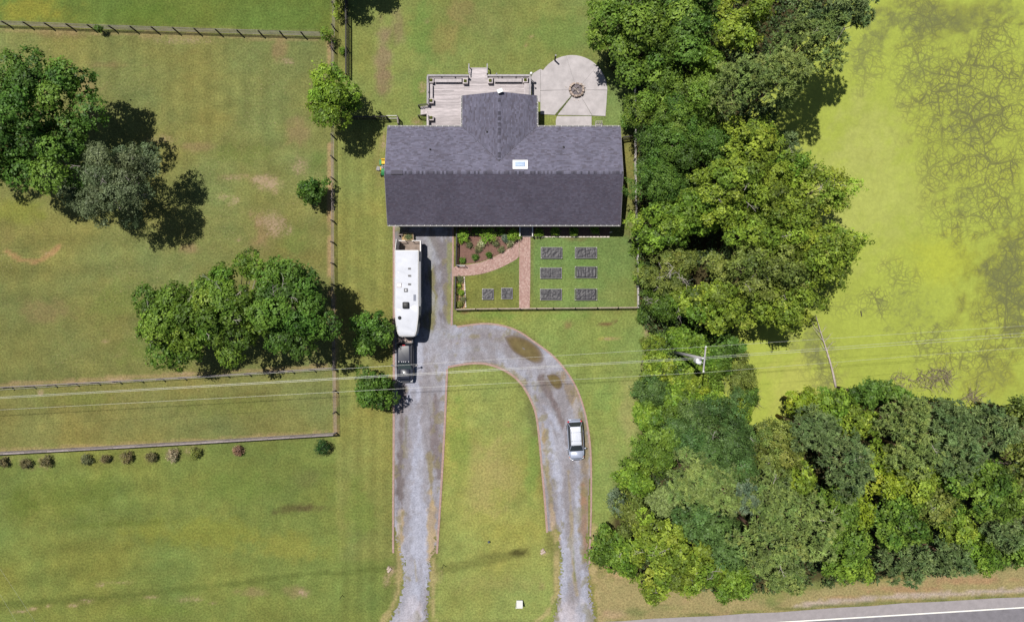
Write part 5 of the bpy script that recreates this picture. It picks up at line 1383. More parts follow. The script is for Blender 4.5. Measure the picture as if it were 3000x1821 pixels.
# --- dark pickup (nose towards the road) under the front of the camper
tx, ty = PX(1186, 1.2), PY(1042, 1.2)
tr = thing('pickup_truck', 'dark blue-black pickup truck hitched under the front of the camper', 'truck', (tx, ty, .05))
BY = .54
MB().loft([rring(w_, zb, zt, y + BY, .10) for y, w_, zb, zt in ((3.0, .94, .55, 1.02), (2.9, .98, .5, 1.05), (.92, .98, .5, 1.05))]).build('bed', M['truck_paint'], tr, world=False)
bedw = MB()
for x in (-.91, .91): bedw.box((x, 1.92 + BY, 1.22), (.12, 2.05, .42))
bedw.box((0, .93 + BY, 1.22), (1.94, .08, .42)); bedw.build('bed_wall', M['truck_paint'], tr, world=False)
MB().box((0, 2.97 + BY, 1.20), (1.70, .07, .38)).build('tailgate', M['truck_paint'], tr, world=False)
lin_ = MB().box((0, 1.95 + BY, 1.075), (1.68, 1.92, .03)).build('bed_floor', M['bed_liner'], tr, world=False)
for k in range(9): MB().box((-.72 + k * .18, 1.95 + BY, 1.105), (.07, 1.9, .03)).build('rib', M['deck_dark'], lin_, world=False)
MB().loft([rring(w_, zb, zt, y, .12) for y, w_, zb, zt in ((1.42, .98, .45, 1.14), (-.9, .98, .45, 1.14), (-1.5, .97, .45, 1.12), (-2.6, .93, .48, 1.06), (-2.85, .86, .52, 1.0), (-3.0, .70, .55, .92))]).build('body', M['truck_paint'], tr, world=False, smooth=True)
lo = [(-.88, -1.55, 1.10), (.88, -1.55, 1.10), (.88, 1.36, 1.10), (-.88, 1.36, 1.10)]
hi = [(-.70, -.72, 1.86), (.70, -.72, 1.86), (.71, 1.22, 1.88), (-.71, 1.22, 1.88)]
MB().add(lo + hi, [(3, 2, 1, 0), (4, 5, 6, 7), (0, 1, 5, 4), (1, 2, 6, 5), (2, 3, 7, 6), (3, 0, 4, 7)]).build('cab', M['truck_paint'], tr, world=False)
M['glass_teal'] = mat('windshield_glass', (0.05, 0.075, 0.085), 0.12, 0.1, 2, spec=0.4)
frustum_panels(tr, lo, hi, ('windshield', 'side_window', 'rear_window', 'side_window'), ('glass_teal', 'glass', 'glass', 'glass'), .08)
MB().loft([plan_ring(.74, -.78, 1.28, 1.87, .12), plan_ring(.72, -.74, 1.24, 1.93, .12), plan_ring(.62, -.6, 1.14, 1.95, .12)]).build('roof', M['truck_paint'], tr, world=False, smooth=True)
for x in (-.56, -.22, 0, .22, .56): MB().box((x, -.62, 1.955), (.07, .11, .03)).build('roof_lamp', M['lamp_lens'], tr, world=False)
MB().box((0, 1.26, 1.93), (.32, .08, .05)).build('brake_light', M['red_lens'], tr, world=False)
MB().loft([plan_ring(.62, -2.72, -1.50, 1.11, .14), plan_ring(.52, -2.60, -1.52, 1.17, .14)]).build('hood', M['truck_paint'], tr, world=False, smooth=True)
for s in (-1, 1):
    a = MB().tube([(s * .92, -1.15, 1.25), (s * 1.32, -1.10, 1.36)], .03, 6).build('mirror_arm', M['grey_plastic'], tr, world=False)
    MB().box((s * 1.40, -1.08, 1.40), (.24, .15, .36), s * .5).build('tow_mirror', M['grey_plastic'] if s < 0 else M['mid_grey'], tr, world=False, bevel=.03)
    MB().tube([(s * .92, -1.35, 1.15), (s * 1.34, -1.14, 1.28)], .022, 6).build('mirror_arm', M['grey_plastic'], tr, world=False)
    MB().box((s * .76, -2.88, .86), (.3, .14, .2), s * .35).build('headlight', M['lamp_lens'], tr, world=False, bevel=.03)
    MB().box((s * .95, 3.0 + BY, 1.0), (.08, .06, .36)).build('tail_light', M['red_lens'], tr, world=False)
    MB().box((s * 1.02, -.2, .42), (.14, 2.2, .05)).build('running_board', M['mid_grey'], tr, world=False)
    for y in (-2.0, 2.3): wheel(tr, s * .86, y, .40, .27)
MB().box((0, -3.03, .62), (1.7, .12, .22)).build('bumper', M['rim'], tr, world=False, bevel=.03)
MB().box((0, -2.985, .84), (.9, .05, .2)).build('grille', M['grey_plastic'], tr, world=False)

# --- white fifth-wheel camper
RZC = 3.65
cx0, cx1 = PX(1156.5, RZC), PX(1226.5, RZC)
cyr, cyf = PY(733, RZC), PY(986.5, RZC)
cxm = (cx0 + cx1) / 2; hw = (cx1 - cx0) / 2; CL = cyr - cyf
cp = thing('camper_trailer', 'long white fifth-wheel camper parked on the gravel drive', 'camper', (cxm, (cyr + cyf) / 2, .05))
yr, yf = CL / 2, -CL / 2
def cring(y, hw_, zb, zt, r=.10): return rring(hw_, zb, zt, y, r, 2)
MB().loft([cring(yr, hw, .75, RZC - .04), cring(-1.6, hw, .75, RZC - .02), cring(-1.95, hw, 1.55, RZC - .02), cring(-2.6, hw - .03, 1.60, RZC - .03), cring(yf + 1.2, hw - .16, 1.62, RZC - .08), cring(yf + .45, hw - .27, 1.75, RZC - .12), cring(yf + .12, hw - .42, 1.95, RZC - .22), cring(yf, hw - .6, 2.2, RZC - .40)]).build('body', M['camper_wall'], cp, world=False)
# roof membrane, rippled
n1, n2 = 60, 18
ys = np.linspace(yr - .06, yf + .22, n1); us = np.linspace(-1, 1, n2)
def hwid(y): return np.interp(-y, [-yr, 1.95, 2.6, -yf - 1.2, -yf - .45, -yf - .2], [hw, hw, hw - .03, hw - .16, hw - .27, hw - .40]) - .10
Yg = np.repeat(ys[:, None], n2, 1); Xg = us[None, :] * hwid(ys)[:, None]
zt = np.interp(-ys, [-yr, 2.6, -yf - 1.2, -yf - .45, -yf - .2], [RZC - .03, RZC - .025, RZC - .075, RZC - .11, RZC - .18])
Zg = zt[:, None] + .03 * (1 - us[None, :] ** 2) + .16 * (fbm(Yg * 1.6 + Xg * .7, Xg * .5, .9, 801, 2) - .5) * sstep(0, .25, 1 - np.abs(us))[None, :]
o = grid_obj('roof_membrane', Xg, Yg, Zg + .022, np.tile(np.array([.8, .79, .8]), (n1, n2, 1)), M['camper_roof']); o.parent = cp
for s in (-1, 1):
    mb = MB(); pts = [(s * (hwid(np.array([y]))[0] + .07), y, float(np.interp(-y, -ys, zt)) + .02) for y in np.linspace(yr, yf + .3, 24)]
    mb.tube(pts, .035, 6).build('roof_trim', M['white_trim'], cp, world=False)
def cu_(u, v, h=RZC): px, py = U5(u, v); return PX(px, h) - cxm, PY(py, h) - (cyr + cyf) / 2
for u, v in ((493, 443), (493, 494), (493, 555)):
    x, y = cu_(u, v); k = MB().box((x, y, RZC + .05), (.32, .20, .08)).build('roof_vent', M['mid_grey'], cp, world=False); MB().box((x - .02, y, RZC + .095), (.26, .14, .012)).build('lid', M['grey_plastic'], k, world=False)
x, y = cu_(418, 562); k = MB().box((x, y, RZC + .05), (.52, .48, .09)).build('skylight', M['planter'], cp, world=False); MB().box((x, y, RZC + .10), (.38, .34, .03)).build('dome', M['white_plastic'], k, world=False)
x, y = cu_(467, 598); k = MB().box((x, y, RZC + .05), (.42, .40, .09)).build('fan_vent', M['grey_plastic'], cp, world=False); MB().lathe((x, y, RZC + .095), [(.11, 0), (.09, .04), (.02, .06)], 12).build('cap', M['lamp_lens'], k, world=False)
x, y = cu_(530, 652); MB().box((x, y, RZC + .03), (.27, .70, .04)).build('solar_panel', M['camper_stripe'], cp, world=False)
x, y = cu_(467, 706); MB().loft([plan_ring(.34, y - .36, y + .36, RZC + .02, .08), plan_ring(.36, y - .38, y + .34, RZC + .2, .1), plan_ring(.28, y - .25, y + .25, RZC + .27, .1)]).build('air_conditioner', M['black_metal'], cp, world=False, smooth=True).location.x = x
x, y = cu_(422, 797); MB().lathe((x, y, RZC), [(.19, 0), (.2, .1), (.16, .2), (.05, .25)], 16).build('antenna_dome', M['black_metal'], cp, world=False, smooth=True)
for s in (-1, 1):
    MB().box((s * (hw + .004), .8, 1.35), (.012, CL * .70, .22)).build('stripe', M['camper_stripe'], cp, world=False)
    for y in (2.6, .6, -2.9): 
        k = MB().box((s * (hw + .008), y, 2.55), (.03, 1.0, .6)).build('window', M['grey_plastic'], cp, world=False); MB().box((s * (hw + .026), y, 2.55), (.01, .9, .5)).build('pane', M['glass'], k, world=False)
    for y in (1.9, .95): wheel(cp, s * (hw - .16), y, .40, .24)
MB().box((hw + .008, -.7, 1.95), (.03, .70, 1.9)).build('door', M['white_plastic'], cp, world=False)
aw = MB().tube([(hw + .09, 3.6, 3.30), (hw + .09, -1.4, 3.30)], .07, 8).build('awning_roller', M['camper_wall'], cp, world=False)
MB().tube([(-hw - .07, 1.8, 3.30), (-hw - .07, -1.6, 3.30)], .06, 8).build('awning_roller', M['mid_grey'], cp, world=False)
MB().box((0, -1.98, 1.25), (.5, .5, .6)).build('hitch_box', M['grey_plastic'], cp, world=False)
# rear patio: lowered ramp with rails
fy0, fy1 = yr + .02, yr + 1.28
MB().box((0, (fy0 + fy1) / 2, .92), (2 * hw - .12, fy1 - fy0, .08)).build('ramp_floor', M['camper_floor'], cp, world=False)
MB().box((hw - .03, (fy0 + fy1) / 2, 1.42), (.05, fy1 - fy0, .95)).build('ramp_side', M['camper_wall'], cp, world=False)
MB().box((hw - .03, (fy0 + fy1) / 2, 1.93), (.10, fy1 - fy0, .06)).build('ramp_rail', M['white_trim'], cp, world=False)
MB().box((-hw + .05, (fy0 + fy1) / 2, 2.1), (.05, fy1 - fy0, 2.4), rz=-.12).build('ramp_side', M['white_trim'], cp, world=False)
for x0, x1 in ((-hw + .1, -.45), (.35, hw - .05)): MB().box(((x0 + x1) / 2, fy1 - .03, 1.93), (x1 - x0, .07, .06)).build('ramp_rail', M['white_trim'], cp, world=False)
for x in (-hw + .12, -.45, .35, hw - .08): MB().box((x, fy1 - .03, 1.4), (.06, .06, 1.05)).build('post', M['white_trim'], cp, world=False)
for x in (-hw + .5, hw - .4): MB().box((x, fy1 - .25, .44), (.08, .08, .88)).build('leg', M['mid_grey'], cp, world=False)
for x in (-hw + .3, hw - .3): MB().box((x, -1.5, .38), (.1, .1, .76)).build('leg', M['mid_grey'], cp, world=False)
# things round the camper
bx, by = P(*U5(478, 212), .7)
t = thing('wood_crate', 'open wooden crate of dry clippings behind the camper', 'crate', (bx, by, .05))
for s in (-1, 1):
    MB().box((bx + s * .68, by, .40), (.05, .9, .70), s * .05).build('side', M['fence_tan'], t); MB().box((bx, by + s * .46, .40), (1.32, .05, .70)).build('side', M['fence_tan'], t)
MB().box((bx, by, .36), (1.30, .86, .60)).build('fill', M['straw'], t)
rs = np.random.RandomState(3); n_ = 700
c = np.stack([bx + .12 + rs.normal(size=n_) * .24, by + rs.normal(size=n_) * .17, .70 + rs.rand(n_) * .12], -1); nn = rs.normal(size=(n_, 3)); nn[:, 2] += 1
V, F = leaf_quads(c, nn, rs.uniform(.03, .09, n_), .35, rs); o = np_mesh('clippings', V - np.array(t.location), F, M['leaf'], np.array((.12, .16, .07)) * rs.uniform(.5, 1.4, (n_, 1))); o.parent = t
bx, by = P(*U5(427, 197), 1.0)
t = thing('saw_horse', 'narrow dark wooden stand beside the crate behind the camper', 'stand', (bx, by, .05))
MB().box((bx, by, .95), (.50, .10, .06)).build('beam', M['fence_tan'], t)
for s in (-1, 1): MB().box((bx + s * .2, by, .48), (.06, .34, .9)).build('leg', M['fence_dark'], t)
bx, by = P(*U5(545, 915), .6)
t = thing('gas_bottle', 'small blue gas bottle beside the camper nose', 'gas bottle', (bx, by, .05))
MB().lathe((bx, by, .06), [(.12, 0), (.15, .04), (.15, .36), (.09, .46), (.04, .48)], 14).build('bottle', M['blue_paint'], t, smooth=True)
MB().lathe((bx, by, .52), [(.09, 0), (.10, .12), (.085, .12), (.07, .01)], 12).build('collar', M['white_plastic'], t)

# --- riding mower partly under the eave
mx_, my_ = PX(1124.5, .7), PY(494, .7)
mo = thing('riding_mower', 'green and yellow riding mower parked against the left end of the house', 'mower', (mx_, my_, 0))
MB().loft([rring(.27, .35, .95, -.80, .1), rring(.29, .35, 1.0, -.3, .1), rring(.26, .35, 1.02, -.06, .1)]).build('hood', M['mower_green'], mo, world=False, smooth=True)
MB().box((0, .25, .42), (.55, 1.5, .12)).build('chassis', M['mower_green'], mo, world=False)
MB().box((0, .22, .5), (.7, .42, .05)).build('foot_board', M['mid_grey'], mo, world=False)
seat = MB().box((0, .72, .78), (.50, .42, .12)).build('seat', M['mower_yellow'], mo, world=False, bevel=.05)
MB().box((0, .98, .96), (.48, .12, .40), rx=-.2).build('backrest', M['mower_yellow'], seat, world=False, bevel=.05)
fe = MB()
for s in (-1, 1): fe.box((s * .40, .75, .62), (.26, .62, .06))
fe.build('fender', M['mower_green'], mo, world=False, bevel=.02)
MB().tube([(0, .0, .8), (0, .26, 1.05)], .025, 6).build('steering_column', M['black_metal'], mo, world=False)
n = 14; MB().tube([(.17 * math.cos(2 * math.pi * k / n), .28 + .15 * math.sin(2 * math.pi * k / n), 1.06 + .08 * math.sin(2 * math.pi * k / n)) for k in range(n + 1)], .018, 6).build('steering_wheel', M['black_metal'], mo, world=False)
MB().loft([plan_ring(.52, -.18, .42, .16, .2), plan_ring(.50, -.14, .38, .30, .2)]).build('mower_deck', M['mower_yellow'], mo, world=False)
MB().box((-.74, .12, .24), (.42, .46, .05), rz=-.25, ry=-.18).build('discharge_chute', M['mid_grey'], mo, world=False)
for s in (-1, 1):
    wheel(mo, s * .40, -.62, .19, .15); wheel(mo, s * .44, .74, .27, .24)

# ------------------------------------------------------------------ raised beds with black covers
def raised_bed(u0, v0, u1, v1, label, seed, rot=0.0, frame_big=False):
    h = .30
    c6 = lambda u, v: P(1300 + u / 4.107, 640 + v / 4.107, h)
    (x0, y1), (x1, y0) = c6(u0, v0), c6(u1, v1)
    cx, cy = (x0 + x1) / 2, (y0 + y1) / 2; a, b = (x1 - x0) / 2, (y1 - y0) / 2
    t = thing('raised_bed', label, 'raised bed', (cx, cy, 0), rot, 'black-covered raised beds on the front garden lawn')
    fr = MB()
    for s in (-1, 1):
        fr.box((0, s * (b - .015), h / 2), (2 * a - .08, .03, h)); fr.box((s * (a - .015), 0, h / 2), (.03, 2 * b - .08, h))
    fr.build('frame', M['zinc'], t, world=False)
    for sx_ in (-1, 1):
        for sy_ in (-1, 1): MB().box((sx_ * (a - .04), sy_ * (b - .04), h / 2 + .012), (.09, .09, h + .03), math.pi / 4).build('corner_post', M['fence_pale'], t, world=False)
    nx, ny = int(a * 2 / .045), int(b * 2 / .045)
    xs, ys = np.linspace(-a + .025, a - .025, nx), np.linspace(-b + .025, b - .025, ny)
    X, Y = np.meshgrid(xs, ys)
    edge = np.minimum(np.minimum(X + a, a - X), np.minimum(Y + b, b - Y))
    rs = np.random.RandomState(seed); an = rs.uniform(0, 3.14)
    ridg = lambda s, sd, an_: 1 - np.abs(2 * fbm(X * math.cos(an_) + Y * math.sin(an_) + 50, (-X * math.sin(an_) + Y * math.cos(an_)) * 2.6 + 50, s, sd, 2) - 1)
    Z = h + .02 + (.07 * ridg(.9, seed, an) + .045 * ridg(.5, seed + 3, an + 1.1) - .065) * sstep(0, .12, edge) - .03 * sstep(.10, .02, edge)
    if a > b * 1.4: Z -= .03 * np.exp(-(X / .05) ** 2)
    k = 1.0 if not frame_big else .92
    o = grid_obj('cover', X * k, Y * k, Z, np.ones(X.shape + (3,)), M['fabric_black']); o.parent = t
    return t
raised_bed(1170, 345, 1425, 480, 'long black-covered raised bed nearest the porch beside the path', 11)
raised_bed(1580, 345, 1843, 478, 'long black-covered raised bed nearest the porch on the woods side', 12)
raised_bed(1160, 590, 1418, 720, 'long black-covered raised bed in the middle row beside the path', 13)
raised_bed(1580, 577, 1845, 714, 'long black-covered raised bed in the middle row on the woods side', 14, math.radians(-.6), True)
raised_bed(1160, 845, 1420, 978, 'long black-covered raised bed nearest the garden fence beside the path', 15)
raised_bed(1578, 843, 1845, 983, 'long black-covered raised bed nearest the garden fence with a loose wooden frame', 16, 0, True)
raised_bed(463, 843, 597, 973, 'small square black-covered raised bed, the left of the pair', 17)
raised_bed(693, 833, 826, 966, 'small square black-covered raised bed, the right of the pair', 18)

# ------------------------------------------------------------------ utility pole, wires
PH = 12.0
bx, by = P(1966, 1029)
tx_, ty_ = P(2059, 1049, PH)
pole = thing('utility_pole', 'grey utility pole with cross arm and round transformer among the bushes', 'utility pole', (bx, by, 0))
MB().tube([(bx, by, 0), ((bx + tx_) / 2, (by + ty_) / 2, PH / 2), (tx_, ty_, PH)], [.19, .16, .12], 12).build('pole', M['pole_wood'], pole, smooth=True)
ca, cb = P(2067.5, 1014, 11.6), P(2060, 1089, 11.6)
cc = ((ca[0] + cb[0]) / 2, (ca[1] + cb[1]) / 2)
an = math.atan2(ca[1] - cb[1], ca[0] - cb[0])
arm = MB().box((cc[0], cc[1], 11.6), (math.hypot(ca[0] - cb[0], ca[1] - cb[1]), .12, .14), an).build('cross_arm', M['pole_wood'], pole)
for f in (.02, .98):
    q = (ca[0] + (cb[0] - ca[0]) * f, ca[1] + (cb[1] - ca[1]) * f)
    MB().lathe((q[0], q[1], 11.67), [(.04, 0), (.09, .05), (.05, .10), (.08, .15), (.03, .22)], 10).build('insulator', M['white_plastic'], arm)
MB().lathe((tx_, ty_, PH), [(.05, 0), (.09, .06), (.05, .12), (.08, .18), (.03, .26)], 10).build('insulator', M['white_plastic'], pole)
MB().box((cc[0], cc[1], 11.47), (.5, .06, .08), 0).build('brace', M['zinc'], pole)
qx, qy = P(2047.5, 1057, 10.6)
tf = MB().lathe((qx, qy, 9.7), [(.28, 0), (.33, .05), (.33, .85), (.29, .92), (.10, .97)], 20).build('transformer', M['transformer'], pole, smooth=False)
MB().lathe((qx + .05, qy + .1, 10.66), [(.06, 0), (.05, .25), (.02, .3)], 8).build('bushing', M['white_plastic'], tf)
MB().box(((qx + tx_) / 2 - .03, (qy + ty_) / 2, 10.2), (.1, .34, .12), 0).build('bracket', M['zinc'], tf)
MB().tube([(qx + .1, qy - .36, 10.4), (qx + .25, qy - .34, 10.4), (cb[0], cb[1] + .9, 11.3)], .03, 6).build('fuse_cutout', M['white_plastic'], pole)
def wire(label, pts, h, r=.0085, sag=.0, group='overhead power lines'):
    W = []
    for (x0, y0, h0), (x1, y1, h1) in zip(pts[:-1], pts[1:]):
        a, b = Vector((*P(x0, y0, h0), h0)), Vector((*P(x1, y1, h1), h1))
        for i in range(16): 
            f = i / 16; W.append(a.lerp(b, f) + Vector((0, 0, -sag * 4 * f * (1 - f))))
    W.append(Vector((*P(*pts[-1]), pts[-1][2])))
    o = MB().tube(W, r, 5).build('power_wire', M['wire']); tag(o, label, 'wire', group)
def ext(y0, x0, y1, x1, x): return y0 + (y1 - y0) * (x - x0) / (x1 - x0)
hh = 11.85
wire('thin overhead wire from the upper end of the cross arm', [(-1400, ext(1015, 2067, 1080, 1000, -1400), hh), (2067, 1015, hh), (4600, ext(1015, 2067, 954, 3000, 4600), hh)], hh)
wire('upper strand of the thick overhead pair meeting the pole top', [(-1400, ext(1046, 2060, 1106, 1000, -1400), 12.1), (2060, 1046, 12.1), (4600, ext(1046, 2060, 975, 3000, 4600), 12.1)], hh, .012)
wire('lower strand of the thick overhead pair just under the pole top', [(-1400, ext(1050, 2066, 1110, 1000, -1400), 11.7), (2066, 1050, 11.7), (4600, ext(1050, 2066, 984, 3000, 4600), 11.7)], hh, .012)
wire('thin overhead wire from the lower end of the cross arm', [(-1400, ext(1091, 2060, 1147, 1000, -1400), hh), (2060, 1091, hh), (4600, ext(1091, 2060, 1017, 3000, 4600), hh)], hh)
wire('faint wire crossing the bottom left corner of the lawn, the upper one', [(-60, 1575, 8), (60, 1755, 8), (180, 1940, 8)], 8, .005)
wire('faint wire crossing the bottom left corner of the lawn, the lower one', [(-60, 1640, 8), (30, 1790, 8), (120, 1940, 8)], 8, .005)

# ------------------------------------------------------------------ signs and small items on the lawn
x, y = P(1518, 1760, 0)
t = thing('yard_sign', 'white yard sign on a post in the lawn between the two drive mouths', 'sign', (x, y, 0))
MB().box((x - .26, y - .2, .62), (.07, .07, 1.24)).build('post', M['white_trim'], t)
MB().box((x + .10, y - .30, 1.15), (.80, .05, .06)).build('arm', M['white_trim'], t)
pn = MB().box((x + .16, y - .02, .72), (.72, .04, .92), rx=.55).build('panel', M['white_plastic'], t)
x, y = P(1432, 1583)
t = thing('ground_marker', 'small dark metal marker standing in the front lawn island', 'marker', (x, y, 0))
MB().tube([(x - .07, y, 0), (x - .07, y, .5)], .02, 6).build('stake', M['black_metal'], t)
MB().box((x, y - .02, .42), (.2, .05, .28), .2, rx=.5).build('plate', M['camper_stripe'], t); MB().box((x + .02, y - .14, .14), (.16, .12, .1), .4).build('base', M['camper_stripe'], t)
for (px, py, an, lb) in ((1142, 1668, .9, 'pale concrete culvert end left of the left drive mouth'), (1591, 1617, .5, 'pale concrete culvert end left of the right drive')):
    x, y = P(px, py); t = thing('culvert_pipe', lb, 'culvert', (x, y, 0), an)
    n = 12; rings = [[(a, b * math.cos(2 * math.pi * k / n), .08 + b * math.sin(2 * math.pi * k / n)) for k in range(n)] for a, b in ((-.3, .15), (.3, .15), (.3, .11), (-.2, .11))]
    MB().loft(rings).build('pipe', M['stone'], t, world=False); MB().box((.05, .28, .06), (.5, .25, .14), .2, taper=.8).build('apron', M['stone'], t, world=False)
x, y = P(1299, 1652)
t = thing('drive_marker', 'thin dark marker post beside the left drive mouth', 'post', (x, y, 0)); MB().tube([(x, y, 0), (x + .02, y, 1.0)], .03, 6).build('post', M['black_metal'], t); MB().box((x + .02, y, 1.03), (.09, .09, .05)).build('cap', M['black_metal'], t)
x, y = P(1003, 1742)
t = thing('drive_marker', 'short dark stake standing alone in the lower left lawn', 'post', (x, y, 0)); MB().tube([(x, y, 0), (x - .03, y, .8)], .035, 6).build('post', M['black_metal'], t); MB().box((x - .03, y, .82), (.09, .09, .05)).build('cap', M['black_metal'], t)
x, y = P(1787, 682)
t = thing('trellis', 'narrow white trellis at the end of the porch bed', 'trellis', (x, y, 0))
for k in range(3): MB().box((x + (k - 1) * .10, y, .55), (.03, .03, 1.1)).build('upright', M['white_trim'], t)
for k in range(5): MB().box((x, y, .15 + k * .22), (.26, .02, .03)).build('slat', M['white_trim'], t)

# ------------------------------------------------------------------ foliage
LEAF_COUNT = 0
def crown_cloud(rx, ry, rz, kind, col, rs, dens=1.0, lobe=None, tipcol=None, gap=0.0):
    """leaf or needle cards gathered in twigs, twigs in boughs, boughs over the crown's volume"""
    Rm = (rx + ry) / 2
    lr0 = lobe or (0.16 * Rm + 0.55)
    lr0 *= .64 if kind == 'pine' else .86
    rx0, ry0 = rx, ry
    sh_ = (.75 if kind == 'shrub' else .12) * lr0
    rx, ry = max(.5 * rx, rx - sh_), max(.5 * ry, ry - sh_)
    nl = int(np.clip((1.9 if kind == 'pine' else 2.35) * rx * ry / lr0 ** 2 + 6, 8, 190))
    # bough centres: golden spiral over the upper part of an uneven ellipsoid
    i = np.arange(nl) + rs.uniform(-.35, .35, nl)
    cz = 1 - (i + .5) / nl * 1.22; cz = np.clip(cz, -.35, 1)
    ph = i * 2.39996 + rs.uniform(0, 6.28)
    sr = np.sqrt(np.clip(1 - cz ** 2, 0, 1))
    p1, p2, p3 = rs.uniform(0, 6.28, 3)
    un = 1 + .13 * np.sin(2 * ph + p1) + .12 * np.sin(3 * ph + p2) + .10 * np.sin(5 * ph + p3)
    fill = rs.uniform(.60, .98, nl); fill[rs.rand(nl) < .16] *= rs.uniform(.4, .8)
    fill[rs.rand(nl) < .10] *= 1.10
    if kind == 'shrub': un = 1 + (un - 1) * .35; fill = rs.uniform(.82, 1.0, nl)
    bc = np.stack([rx * sr * np.cos(ph) * un * fill, ry * sr * np.sin(ph) * un * fill, rz * cz * fill], -1)
    br = lr0 * rs.uniform(.72, 1.3, nl)
    keepb = rs.rand(nl) > gap
    bc, br = bc[keepb], br[keepb]; nl = len(bc)
    lobcol = rs.normal(size=nl)
    # twigs on each bough
    tw = 0.33 if kind != 'pine' else 0.40
    nt = np.maximum(6, (2.6 * math.pi * br ** 2 / (tw * tw) * .52 * dens)).astype(int)
    bi = np.repeat(np.arange(nl), nt); N = len(bi)
    dv = rs.normal(size=(N, 3)); dv[:, 2] = np.where(dv[:, 2] < -.35, -dv[:, 2] * .8, dv[:, 2]); dv /= np.linalg.norm(dv, axis=1, keepdims=True)
    flat = .72 if kind != 'pine' else .62
    out = bc / (np.linalg.norm(bc, axis=1, keepdims=True) + .01)
    tc_ = bc[bi] + dv * (br[bi] * rs.uniform(.78, 1.06, N))[:, None] * np.array([1, 1, flat])
    if kind == 'spray': tc_ += out[bi] * (rs.rand(N) ** 2 * br[bi] * .9)[:, None]
    twcol = rs.normal(size=N)
    per = {'broad': 11, 'fine': 15, 'spray': 11, 'pine': 15, 'shrub': 12}[kind]
    ti = np.repeat(np.arange(N), per); n = len(ti)
    if kind == 'pine':
        nd = rs.normal(size=(n, 3)) + dv[ti] * .9 + np.array([0, 0, .7]); nd /= np.linalg.norm(nd, axis=1, keepdims=True)
        ln = rs.uniform(.13, .25, n)
        c = tc_[ti] + nd * (ln * 1.0)[:, None]
        nn = np.array([-.1, .1, 1.0]) - nd * nd[:, 2:3] + rs.normal(size=(n, 3)) * .25
        V, F = leaf_quads(c, nn, ln, .20, rs, nd)
        vary = 1 + .16 * lobcol[bi[ti]] + .14 * twcol[ti] + .12 * rs.normal(size=n)
    else:
        sg = tw * (.46 if kind != 'shrub' else .30)
        c = tc_[ti] + rs.normal(size=(n, 3)) * sg * np.array([1, 1, .55])
        nn = dv[ti] * .95 + np.array([0, 0, .40]) + rs.normal(size=(n, 3)) * .40
        sz = {'broad': (.055, .19), 'fine': (.055, .12), 'spray': (.055, .18), 'shrub': (.035, .08)}[kind]
        V, F = leaf_quads(c, nn, rs.uniform(sz[0], sz[1], n), rs.uniform(.45, .8, n), rs)
        vary = 1 + .17 * lobcol[bi[ti]] + .15 * twcol[ti] + .16 * rs.normal(size=n)
    C_ = np.array(col)[None, :] * np.clip(vary, .35, 1.9)[:, None]
    if tipcol is not None:
        a = np.clip(.25 + .35 * twcol[ti] + .35 * lobcol[bi[ti]], 0, 1)[:, None] * .8
        C_ = C_ * (1 - a) + np.array(tipcol) * np.clip(vary, .5, 1.6)[:, None] * a
    # a little hue drift from bough to bough
    C_[:, 0] *= 1 + .06 * np.roll(lobcol, 1)[bi[ti]]
    return V, F, np.clip(C_, .003, .8), bc, br

def limb(mb, a, b, r0, r1, rr, bend=.15, seg=5, n=6):
    a, b = Vector(a), Vector(b); L_ = (b - a).length
    o = Vector((rr.uniform(-1, 1), rr.uniform(-1, 1), rr.uniform(-.3, .8))) * L_ * bend
    pts = [a.lerp(b, i / seg) + o * (4 * (i / seg) * (1 - i / seg)) * .5 for i in range(seg + 1)]
    mb.tube(pts, [r0 + (r1 - r0) * i / seg for i in range(seg + 1)], n)
    return pts

